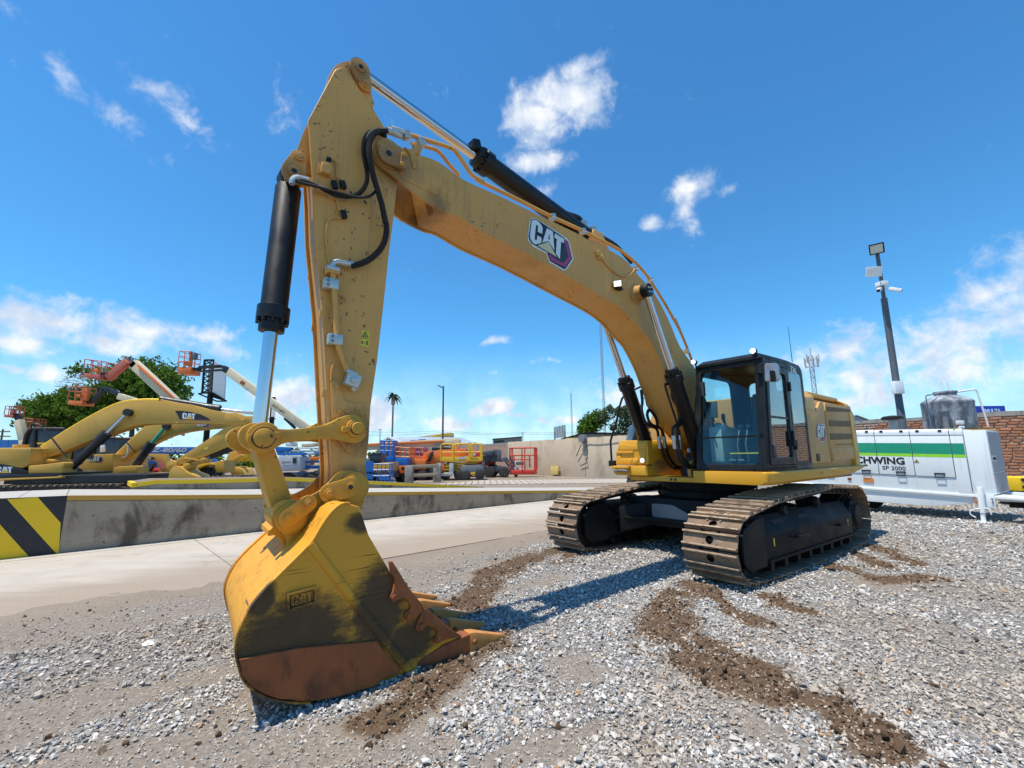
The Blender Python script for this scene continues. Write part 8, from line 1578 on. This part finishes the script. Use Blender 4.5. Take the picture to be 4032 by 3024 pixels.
fd = [(6.2,20.4,3.18),(7.02,20.4,3.16),(7.02,20.4,3.07),(6.21,20.4,3.1)]; mb = MB(); sheet(mb, fd, (0, 1.5, 0)); part(DM, mb, 'roof', M['liftyel'], .02)
fd = [(6.48,20.4,3.3),(6.81,20.4,3.28),(6.8,20.4,3.16),(6.49,20.4,3.17)]; mb = MB(); sheet(mb, fd, (0, .4, 0)); part(DM, mb, 'beacon_box', M['orangelift'], .03)
fd = [(5.43,20.5,2.3),(7.06,20.5,2.28),(7.02,20.5,1.68),(5.43,20.5,1.7)]; mb = MB(); sheet(mb, fd, (0, 1.4, 0)); part(DM, mb, 'hood', M['byel'], .03)
for q in [(5.63,20.5,1.43),(6.78,20.5,1.41)]: wheel(DM, (q[0], 20.7, .5), .5, .35)

# ------------------------------------------------------------------ trees
def leafmat(name, dark, light, trans=.35):
    m = bpy.data.materials.new(name); m.use_nodes = True; g = G(m.node_tree); tc = g.n('ShaderNodeTexCoord').outputs['Object']
    n = g.noise(tc, .9, 3, .6); n2 = g.noise(tc, 6.0, 2, .6); c = g.mix(g.math('ADD', g.math('MULTIPLY', n, .6), g.math('MULTIPLY', n2, .4)), dark, light)
    d = g.n('ShaderNodeBsdfDiffuse', {'Color': c}); t = g.n('ShaderNodeBsdfTranslucent', {'Color': c}); mx = g.n('ShaderNodeMixShader', {0: trans, 1: d.outputs[0], 2: t.outputs[0]}); o = g.n('ShaderNodeOutputMaterial'); g.link(mx.outputs[0], o.inputs[0]); return m
M['leaf'] = leafmat('broad_green_leaves', (.035, .09, .014), (.16, .26, .04)); M['leafgrey'] = leafmat('grey_green_leaves', (.045, .075, .03), (.15, .19, .10)); M['palm'] = leafmat('palm_fronds', (.02, .035, .02), (.06, .085, .05)); M['bark'] = pbr('bark', (.12, .09, .065), .9, var=.3, scale=6, bump=.4)
def crown(name, root, blobs, n, size, mat, seed=1, down=.35):
    """many single leaves gathered in sprays through the crown's volume"""
    r = np.random.default_rng(seed); vs = []; fs = []; vol = np.array([b[3] * b[4] * b[5] for b in blobs]) ** .7; vol /= vol.sum(); cnt = 0; sprays = max(1, n // 9)
    for k in range(sprays):
        b = blobs[r.choice(len(blobs), p=vol)]
        d = r.normal(size=3); d /= np.linalg.norm(d); rad = (.55 + .48 * r.random() ** .6) if r.random() < .8 else r.random()
        rad *= 1 + .18 * math.sin(d[0] * 7 + b[0]) * math.cos(d[2] * 6 + b[2])
        c = np.array(b[:3]) + d * rad * np.array(b[3:6])
        ax = np.array([d[0], d[1], -down + .5 * r.normal()]); ax /= np.linalg.norm(ax) + 1e-9
        for j in range(9):
            t = j / 8 - .5; q = c + ax * t * size * 4.0 + r.normal(size=3) * size * .45
            e = r.normal(size=3); e[2] -= .4; e /= np.linalg.norm(e); f = np.cross(e, r.normal(size=3)); f /= np.linalg.norm(f) + 1e-9; s = size * r.uniform(.6, 1.3)
            i = len(vs); vs += [tuple(q - e * s), tuple(q + f * s * .45), tuple(q + e * s), tuple(q - f * s * .45)]; fs.append((i, i + 1, i + 2, i + 3))
    off = root.location; me = bpy.data.meshes.new(name); me.from_pydata([(x - off.x, y - off.y, z - off.z) for x, y, z in vs], [], fs); me.materials.append(mat); o = bpy.data.objects.new(name, me); COL.objects.link(o); o.parent = root; return o
def branch(mb, a, b, r0, r1, k=5, wob=.3, rr=random):
    a, b = Vector(a), Vector(b); pts = [a.lerp(b, i / k) + (Vector((rr.uniform(-wob, wob), rr.uniform(-wob, wob), rr.uniform(-wob, wob) * .5)) if 0 < i < k else Vector()) for i in range(k + 1)]
    mb.tube(pts, [r0 + (r1 - r0) * i / k for i in range(k + 1)], 7)
T1 = empty('tree', [(-38.93,44,0.78)][0]); T1.location.z = 0; tag(T1, 'large dense green tree behind the excavators and lifts at left', 'tree')
def blob(px, Y, rx, ry, rz): return tuple(px) + (rx, ry, rz)
bl = [blob(q, 44, *r_) for q, r_ in zip([(-35.94,44,10.1),(-37.79,44,9.43),(-34.31,44,8.82),(-36.22,44,7.7),(-39.27,44,7.73),(-40.96,44,6.84),(-43.18,44,6.64),(-45.24,44,6.89),(-46.11,44,6),(-44.12,44,5.42),(-41.49,44,5.84),(-34.99,44,6.78),(-39.09,44,6.37),(-42.81,44,10.41),(-33.35,44,7.21),(-43.11,44,7.77),(-33.41,44,5.75)], [(2.6, 3, 1.5), (2.4, 3, 1.6), (1.8, 2.5, 2.0), (2.8, 3, 2.2), (2.2, 3, 1.5), (2.0, 3, 1.6), (2.0, 3, 1.5), (2.0, 2.5, 1.2), (1.4, 2, 1.4), (2.2, 3, 1.3), (2.6, 3, 1.6), (2.6, 3, 2.4), (2.6, 3, 2.0), (.8, 1, .7), (1.3, 2, 1.6), (1.2, 2, 1.0), (1.6, 2, 2.0)])]
crown('crown', T1, bl, 30000, .20, M['leaf'], 3)
mb = MB(); base = T1.location
for q in [(-36.76,44,7.48),(-40.08,44,7.06),(-43.34,44,6.19),(-45.36,44,6.21),(-34.56,44,8.02)]: branch(mb, (base.x + 2, 44, 0), q, .35, .10, 6, .4)
part(T1, mb, 'trunk', M['bark'])
T1b = empty('bare_tree', [(-39,43,0.81)][0]); T1b.location.z = 0; tag(T1b, 'bare grey branches sticking out left of the large green tree', 'tree')
mb = MB(); root_ = [(-39.68,43,8.27)][0]; rr = random.Random(5)
branch(mb, (root_[0] + .8, 43, 0), root_, .22, .14, 6, .3)
for q in [(-44.18,43,8.77),(-43.91,43,9.22),(-43.52,43,9.55),(-43,43,9.83),(-42.47,43,9.99),(-41.9,43,9.87),(-41.22,43,9.75),(-43.15,43,8.54),(-43.54,43,8.21),(-42.34,43,9.09)]:
    mid = Vector(root_).lerp(Vector(q), .55) + Vector((0, rr.uniform(-.5, .5), .25)); branch(mb, root_, mid, .06, .035, 4, .15, rr); branch(mb, mid, q, .035, .012, 4, .15, rr)
    for k in range(4): m2 = mid.lerp(Vector(q), rr.uniform(.1, .8)); branch(mb, m2, m2 + Vector((rr.uniform(-1.0, -.2), rr.uniform(-.4, .4), rr.uniform(-.3, .8))), .02, .008, 3, .08, rr)
part(T1b, mb, 'branches', pbr('bare_wood', (.30, .26, .22), .9))
T2 = empty('tree', [(11.23,62,2.11)][0]); T2.location.z = 0; tag(T2, 'low bushy green tree left of the tall thin tree beyond the wall', 'tree')
bl = [blob(q, 62, *r_) for q, r_ in zip([(10.69,62,5.97),(11.58,62,6.59),(10.14,62,5.21)], [(1.5, 2, 1.2), (1.2, 2, 1.1), (1.0, 2, .9)])]; crown('crown', T2, bl, 3200, .22, M['leaf'], 5)
mb = MB(); branch(mb, T2.location, Vector(bl[0][:3]), .3, .12, 5, .3); part(T2, mb, 'trunk', M['bark'])
T3 = empty('tree', [(13.7,60,2.06)][0]); T3.location.z = 0; tag(T3, 'tall thin grey green tree beyond the plastered wall', 'tree')
bl = [blob(q, 60, *r_) for q, r_ in zip([(12.07,60,6.75),(12.95,60,7.59),(14.29,60,7.24),(15.5,60,7.8),(15.95,60,6.71),(14.89,60,5.88),(13.69,60,5.39),(15.52,60,5.03),(16.31,60,7.22)], [(.9, 1.2, .9), (.7, 1, .6), (1.0, 1.2, .8), (.8, 1, .6), (.9, 1, .8), (1.0, 1, .8), (.9, 1, .7), (1.0, 1, .8), (.6, .8, .5)])]; crown('crown', T3, bl, 4200, .17, M['leafgrey'], 6)
mb = MB(); top = T3.location + Vector((.2, 0, 4.2)); branch(mb, T3.location, top, .22, .12, 5, .2)
for b in bl: branch(mb, top, b[:3], .07, .02, 4, .2)
part(T3, mb, 'trunk', M['bark'])
# low green line behind the yard
FG = empty('hedge', [(-30.99,90,3.34)][0]); FG.location.z = 0; tag(FG, 'distant strip of trees low on the horizon beyond the sheds', 'trees'); FG['kind'] = 'stuff'
bl = []; rr = random.Random(9)
for k in range(46): bl.append((-75 + k * 3.4 + rr.uniform(-1, 1), 95 + rr.uniform(-4, 8), rr.uniform(.8, 2.2), 2.4, 2, rr.uniform(1.2, 2.4)))
o = crown('crown', FG, bl, 9000, .55, M['leaf'], 8); o['kind'] = 'stuff'
# ------------------------------------------------------------------ palm shaped mast
PM = empty('palm_mast', [(-17.78,68,2.86)][0]); PM.location.z = 0; tag(PM, 'tall mast disguised as a palm tree on the horizon', 'mast')
q = [(-18.02,68,10.87),(-18.15,68,12.44)]; zt_ = q[0][2]; xx_ = q[0][0]
mb = MB(); mb.lathe((xx_, 68, 0), (xx_, 68, zt_), [(0, .17), (zt_, .11)], 10); part(PM, mb, 'trunk', pbr('mast_trunk', (.22, .20, .18), .8))
mb = MB(); mb.lathe((xx_, 68, zt_ - 1.4), (xx_, 68, zt_ - .2), [(0, .15), (.2, .3), (.9, .3), (1.2, .2)], 12); part(PM, mb, 'antenna_ring', M['cap'])
for k in range(30):
    a = k * 2.399; el = rr.uniform(-.2, 1.3); L = rr.uniform(.9, 1.45); d = Vector((math.cos(a), math.sin(a), 0)); pts = [Vector((xx_, 68, zt_ + .1)) + d * (L * t * math.cos(el * .6)) + Vector((0, 0, L * (math.sin(el) * t - .9 * t * t))) for t in (0, .25, .5, .75, 1)]
    mb = MB(); side = Vector((-d.y, d.x, 0))
    for p0, p1, w0, w1 in zip(pts, pts[1:], (.06, .16, .17, .12), (.16, .17, .12, .02)):
        i = len(mb.v); mb.add([p0 - side * w0, p0 + Vector((0, 0, .06)), p0 + side * w0, p1 - side * w1, p1 + Vector((0, 0, .06)), p1 + side * w1], [(0, 1, 4, 3), (1, 2, 5, 4)])
    part(PM, mb, 'frond', M['palm'])
# ------------------------------------------------------------------ poles, masts, billboards, sheds
def pole(name, label, q_top, Y, r, mat, cat='pole'):
    e = empty(name, (q_top[0], Y, 0)); tag(e, label, cat); mb = MB(); mb.lathe((q_top[0], Y, 0), (q_top[0], Y, q_top[2]), [(0, r), (q_top[2], r * .7)], 10); part(e, mb, 'shaft', mat); return e
q = [(-7.07,46,8.88)][0]; P2_ = pole('light_pole', 'slim dark lamp pole rising behind the yellow scissor lift', q, 46, .11, M['polegrey'])
mb = MB(); mb.box((q[0] - .28, 45.9, q[2] - .08), (.62, .3, .12), (0, R(25), 0)); part(P2_, mb, 'lamp_head', M['steelgrey'], .02)
def lattice(name, label, x, Y, h, w, mat, bays, cat='mast'):
    e = empty(name, (x, Y, 0)); tag(e, label, cat)
    cs = [(x + w * math.cos(a), Y + w * math.sin(a)) for a in (0.5, 2.6, 4.7)]
    for c in cs: mb = MB(); mb.tube([(c[0], c[1], 0), (c[0], c[1], h)], w * .16, 5); part(e, mb, 'leg', mat)
    for k in range(bays):
        z0, z1 = h * k / bays, h * (k + 1) / bays; mb = MB()
        for i in range(3): a, b = cs[i], cs[(i + 1) % 3]; mb.tube([(a[0], a[1], z0), (b[0], b[1], z1)], w * .10, 4); mb.tube([(a[0], a[1], z1), (b[0], b[1], z1)], w * .10, 4)
        part(e, mb, 'bracing', mat)
    return e
mg = pbr('galvanised_mast', (.34, .36, .38), .6, .3)
q = [(22.41,110,34.21)][0]; lattice('radio_mast', 'tall thin lattice radio mast left of the thin tree', q[0], 110, q[2], .28, mg, 46)
q = [(17.08,130,19.65)][0]; lattice('radio_mast', 'short thin mast between the yard wall and the tall mast', q[0], 130, q[2], .22, mg, 20)
q = [(54.72,80,19)][0]; CT = lattice('cell_tower', 'grey cell tower with panel antennas behind the cab', [(54.13,80,11.68)][0][0], 80, q[2], .42, mg, 14)
xx_ = CT.location.x; ztop = q[2]
for k in range(9):
    a = k * 2 * math.pi / 9; z = ztop - 1.3 + (k % 3) * .35; mb = MB(); mb.box((xx_ + 1.1 * math.cos(a), 80 + 1.1 * math.sin(a), z), (.22, .14, 1.5), (0, 0, a)); part(CT, mb, 'panel_antenna', M['lightgrey'])
for z in (ztop - 1.9, ztop - .6): mb = MB(); mb.tube([(xx_ + 1.0 * math.cos(t * math.pi / 4), 80 + 1.0 * math.sin(t * math.pi / 4), z) for t in range(9)], .05, 5); part(CT, mb, 'ring', mg)
mb = MB(); mb.tube([(xx_, 80, ztop), (xx_, 80, ztop + 1.6)], .06, 5); part(CT, mb, 'rod', mg); mb = MB(); a, b = [(53.66,80,16.2),(53.86,80,15.6)]; mb.tube([(xx_, 80, a[2]), (a[0], 80, a[2]), (a[0], 80, b[2] - .5), (xx_, 80, b[2] - .5)], .05, 5); part(CT, mb, 'bracket', mg)
q = [(-78.8,70,6.66)][0]; UP = pole('utility_pole', 'wooden power pole with two crossarms at the far left', q, 70, .16, M['bark'])
for (a, b) in ([(-79.6,70,6.27),(-77.72,70,6.29)], [(-79.64,70,5.57),(-77.52,70,5.55)]): mb = MB(); mb.bar(a, b, .14, .16); part(UP, mb, 'crossarm', M['bark'])
q = [(-21.9,75,6.42)][0]; U2 = pole('utility_pole', 'thin pale power pole left of the white roofed shed', q, 75, .10, M['lightgrey']); a, b = [(-22.19,75,6.26),(-21.6,75,6.25)]; mb = MB(); mb.bar(a, b, .1, .1); part(U2, mb, 'crossarm', M['lightgrey'])
q = [(1.79,80,5.85)][0]; U3 = pole('utility_pole', 'thin pale power pole above the plastered wall', q, 80, .09, M['lightgrey']); a, b = [(1.43,80,5.72),(2.14,80,5.71)]; mb = MB(); mb.bar(a, b, .1, .1); part(U3, mb, 'crossarm', M['lightgrey'])
for k, (pts_, lab) in enumerate((([(-27.87,78,6.28),(-11.71,78,6.15),(1.74,78,5.65),(17.56,78,6.09)], 'upper power line sagging between the thin poles'), ([(-28.2,79,5.68),(-11.85,79,5.94),(1.76,79,5.44),(17.77,79,5.8)], 'lower power line sagging between the thin poles'))):
    mb = MB(); P = []
    for a, b in zip(pts_, pts_[1:]):
        for t in range(8): P.append(Vector(a).lerp(Vector(b), t / 8) - Vector((0, 0, .25 * math.sin(math.pi * t / 8))))
    mb.tube(P + [Vector(pts_[-1])], .022, 4); o = build(mb, 'power_line', M['bblack']); tag(o, lab, 'cable')
# sheds
S1_ = empty('shed', [(-12.71,62,2.37)][0]); S1_.location.z = 0; tag(S1_, 'long low shed with pale blue white roof and dark gable', 'shed')
a, b, c, d, e = [Vector(v) for v in [(-17.99,62,3.64),(-16.96,62,4.39),(-15.29,62,3.67),(-5.2,62,3.5),(-7.09,62,4.22)]]
wroof = pbr('white_sheet_roof', (.70, .76, .80), .35, var=.04, scale=1); 
mb = MB(); ridge2 = e + Vector((0, 6, 0)); sheet(mb, [b, e, d, c], (0, .02, .08)); part(S1_, mb, 'roof', wroof); 
mb = MB(); sheet(mb, [a, b, c], (0, .2, 0)); G1 = part(S1_, mb, 'gable', M['frameblack'])
for p0, p1 in ((a, b), (b, c), (a, c)): mb = MB(); mb.bar(p0 + Vector((0, -.1, 0)), p1 + Vector((0, -.1, 0)), .2, .22); part(S1_, mb, 'gable_trim', M['white'])
for t in (.25, .4, .6, .75): p0 = a.lerp(c, t); p1 = Vector((p0.x, p0.y, p0.z + (b.z - a.z) * (1 - abs(t - .4) / .6))); mb = MB(); mb.bar(p0 + Vector((0, -.08, 0)), p1 + Vector((0, -.08, -.1)), .08, .08); part(S1_, mb, 'gable_bar', M['white'])
mb = MB(); mb.bb((a.x, 62.3, 0), (d.x, 70, a.z)); part(S1_, mb, 'wall', M['cap'])
S2_ = empty('shed', [(-12.4,80,2.54)][0]); S2_.location.z = 0; tag(S2_, 'bright yellow slanting roof behind the white roofed shed', 'shed')
fd = [(-17.03,80,5.19),(-12.34,80,5.8),(-10.82,80,5.9),(-10.81,80,5.38),(-11.11,80,5.12)]; mb = MB(); sheet(mb, fd, (0, 4, 0)); part(S2_, mb, 'gable_wall', M['cream']); fd = [(-14.56,79.8,5.15),(-12.3,79.8,5.76),(-10.79,79.8,5.86),(-10.79,79.8,5.38),(-11.7,79.8,5.45),(-13.05,79.8,5.14)]; mb = MB(); sheet(mb, fd, (0, .2, 0)); part(S2_, mb, 'roof_edge', M['liftyel']); mb = MB(); x0, x1 = fd[0][0] - 3, fd[2][0]; mb.bb((x0, 80.2, 0), (x1, 84, [(-14.23,80,5.17)][0][2])); part(S2_, mb, 'wall', M['cap'])
S3_ = empty('building', [(-.61,58,2.2)][0]); S3_.location.z = 0; tag(S3_, 'flat roofed grey block house beyond the wall corner', 'building')
fd = [(-2.51,58,3.79),(-.81,58,3.94),(1.17,58,4.13),(1.22,58,3.32),(-2.51,58,3.36)]; mb = MB(); sheet(mb, fd, (0, 6, 0)); part(S3_, mb, 'wall', M['cap']); mb = MB(); mb.bb((fd[0][0], 58.2, 0), (fd[2][0], 63, fd[3][2])); part(S3_, mb, 'lower_wall', M['cap']); fd = [(-2.56,57.9,3.9),(-.8,57.9,4.01),(1.23,57.9,4.16),(1.22,57.9,4.05),(-.81,57.9,3.9),(-2.56,57.9,3.77)]; mb = MB(); sheet(mb, fd, (0, 6.2, 0)); part(S3_, mb, 'roof_slab', M['frameblack']); fd = [(-2.34,57.95,3.59),(-1.14,57.95,3.69),(-1.14,57.95,3.47),(-2.34,57.95,3.44)]; mb = MB(); sheet(mb, fd, (0, .04, 0)); part(S3_, mb, 'dark_opening', M['bblack'])
S4_ = empty('shed', [(8.64,50,2.02)][0]); S4_.location.z = 0; tag(S4_, 'dark flat shed roof over the plastered wall beside the trees', 'shed')
fd = [(5.49,50,3.58),(7.98,50,4.18),(12.77,50,4.08),(12.76,50,3.91),(8.12,50,4),(5.93,50,3.55)]; mb = MB(); sheet(mb, fd, (0, 5, 0)); part(S4_, mb, 'roof', M['frameblack']); fd = [(6.11,50.3,3.56),(8.17,50.3,4.05),(12.84,50.3,3.97),(12.82,50.3,3.49)]; mb = MB(); sheet(mb, fd, (0, 4, 0)); part(S4_, mb, 'wall', M['cap']); mb = MB(); mb.bb((fd[0][0], 50.5, 0), (fd[2][0], 54, fd[3][2])); part(S4_, mb, 'lower_wall', M['cap'])
fd = [(5.91,49.9,3.59),(7.07,49.9,3.61),(7.07,49.9,3.52),(5.91,49.9,3.49)]; mb = MB(); sheet(mb, fd, (0, .2, 0)); part(S4_, mb, 'yellow_band', M['liftyel'])
W1_ = empty('billboard', [(7.24,70,2.23)][0]); W1_.location.z = 0; tag(W1_, 'weathered ribbed back of a small billboard above the plastered wall', 'billboard')
for k in range(9):
    a0, a1 = [(6.41,70,6.07),(8.22,70,6.46)]; b0, b1 = [(6.43,70,4.35),(8.26,70,4.49)]; A0 = Vector(a0).lerp(Vector(a1), k / 9); A1 = Vector(a0).lerp(Vector(a1), (k + .8) / 9); B0 = Vector(b0).lerp(Vector(b1), k / 9); B1 = Vector(b0).lerp(Vector(b1), (k + .8) / 9); mb = MB(); sheet(mb, [A0 + Vector((0, 0, random.uniform(-.15, .05))), A1, B1, B0], (0, .15, 0)); part(W1_, mb, 'slat', M['lightgrey'] if k % 2 else M['cap'])
mb = MB(); mb.bb((b0[0], 70.3, 0), (b0[0] + .2, 70.5, b0[2] + 1)); mb.bb((b1[0] - .3, 70.3, 0), (b1[0] - .1, 70.5, b1[2] + 1)); part(W1_, mb, 'post', M['frameblack'])
BBD = empty('billboard', [(-38.3,58,1.97)][0]); BBD.location.z = 0; tag(BBD, 'tall grey billboard with open lattice side on a single post', 'billboard')
fr_ = [Vector(v) for v in [(-39.04,58,14.55),(-38.3,58,13.96),(-37.43,58,13.03),(-37.28,58,9.37),(-38.89,58,10.23)]]; mb = MB(); sheet(mb, [fr_[0], fr_[1], fr_[2] + Vector((0, 0, .4)), fr_[3], fr_[4]], (0, .2, 0)); part(BBD, mb, 'panel', pbr('blank_panel', (.50, .55, .58), .5, var=.05))
lt = [Vector(v) for v in [(-40.5,58.3,14.63),(-39.28,58.3,14.62),(-39.09,58.3,10.27),(-40.41,58.3,10.29)]]
mb = MB(); 
for i in range(4): mb = MB(); mb.bar(lt[i], lt[(i + 1) % 4], .2, .2); part(BBD, mb, 'frame_bar', M['frameblack'])
for k in range(7):
    a, b = lt[0].lerp(lt[3], k / 7), lt[1].lerp(lt[2], (k + 1) / 7); mb = MB(); mb.bar(a, b, .1, .12); part(BBD, mb, 'lattice_bar', M['frameblack']); a, b = lt[1].lerp(lt[2], k / 7), lt[0].lerp(lt[3], (k + 1) / 7); mb = MB(); mb.bar(a, b, .1, .12); part(BBD, mb, 'lattice_bar', M['frameblack'])
mb = MB(); sheet(mb, [Vector(v) + Vector((0, .8, 0)) for v in [(-40.79,58.8,14.59),(-39.61,58.8,14.08),(-39.43,58.8,10.35),(-40.76,58.8,10.39)]], (0, .1, 0)); part(BBD, mb, 'back_sheet', pbr('panel_back', (.17, .18, .18), .8))
pf = [Vector(v) for v in [(-40.51,57.8,10.07),(-40.01,57.8,10.15),(-38.65,57.8,10.17),(-36.83,57.8,9.08),(-38.07,57.8,9.08)]]; mb = MB(); 
for i in range(5): mb = MB(); mb.bar(pf[i], pf[(i + 1) % 5], .18, .16); part(BBD, mb, 'catwalk_bar', M['frameblack'])
mb = MB(); sheet(mb, [Vector(v) for v in [(-39.26,57.9,10.22),(-38.72,57.9,10.18),(-37.33,57.9,9.36),(-37.56,57.9,9.21),(-38.72,57.9,9.58),(-39.22,57.9,9.83)]], (0, .3, 0)); part(BBD, mb, 'catwalk', M['frameblack'])
q = [(-39.11,58,9.77)][0]; mb = MB(); mb.cyl((q[0], 58, 0), (q[0], 58, q[2] + .3), .34, n=14); part(BBD, mb, 'post', M['frameblack'])
B3_ = empty('billboard', [(-33.6,64,2.61)][0]); B3_.location.z = 0; tag(B3_, 'small dark signpost with crossbars behind the bucket cylinder', 'billboard')
a, b, c = [(-34.2,64,10.4),(-33.86,64,6.27),(-34.12,64,7.26)]; mb = MB(); mb.bb((a[0] - .25, 64, 0), (a[0] + .25, 64.4, a[2])); part(B3_, mb, 'post', M['frameblack']); mb = MB(); mb.box((a[0], 63.9, c[2]), (1.2, .3, .15)); part(B3_, mb, 'crossbar', M['frameblack']); mb = MB(); mb.box((a[0] + .3, 63.9, (a[2] + c[2]) / 2), (.5, .15, a[2] - c[2] - .6)); part(B3_, mb, 'sign_sheet', M['white'])

# ------------------------------------------------------------------ a scrap of white plastic on the ground
q = [(-3.21,4.28,0.02)][0]; mb = MB(); rr = random.Random(4); nr, nc = 7, 9
for i in range(nr):
    for j in range(nc):
        a = j / (nc - 1) * 6.283; r_ = i / (nr - 1); mb.v.append((q[0] + .07 * r_ * math.cos(a) * (1 + .3 * math.sin(3 * a)), q[1] + .05 * r_ * math.sin(a) * (1 + .3 * math.cos(2 * a)), q[2] + .035 * (1 - r_) + rr.uniform(-.008, .012) * (i > 0)))
for i in range(nr - 1):
    for j in range(nc - 1): mb.face((i * nc + j, i * nc + j + 1, (i + 1) * nc + j + 1, (i + 1) * nc + j))
o = build(mb, 'plastic_scrap', M['white'], None, angle=15); tag(o, 'crumpled white plastic scrap on the gravel left of the bucket', 'litter')
for o in list(COL.objects):
    if o.parent is None and 'label' in o:
        k = o.name.split('.')[0]; gname = {'boom_lift': 'boom lifts parked in the yard', 'scissor_lift': 'scissor lifts parked in the yard', 'lift_basket': 'lift baskets on the ground', 'backhoe_loader': 'backhoes behind the ribbed ramp', 'utility_pole': 'power poles on the horizon', 'radio_mast': 'thin radio masts on the horizon', 'power_line': 'power lines on the horizon', 'billboard': 'billboards beyond the yard', 'shed': 'sheds beyond the yard', 'tree': 'trees beyond the yard', 'light_pole': 'lamp poles in the yard'}.get(k)
        if gname: o['group'] = gname
for o in (E1, E2): o['group'] = 'excavators parked behind the ramp'
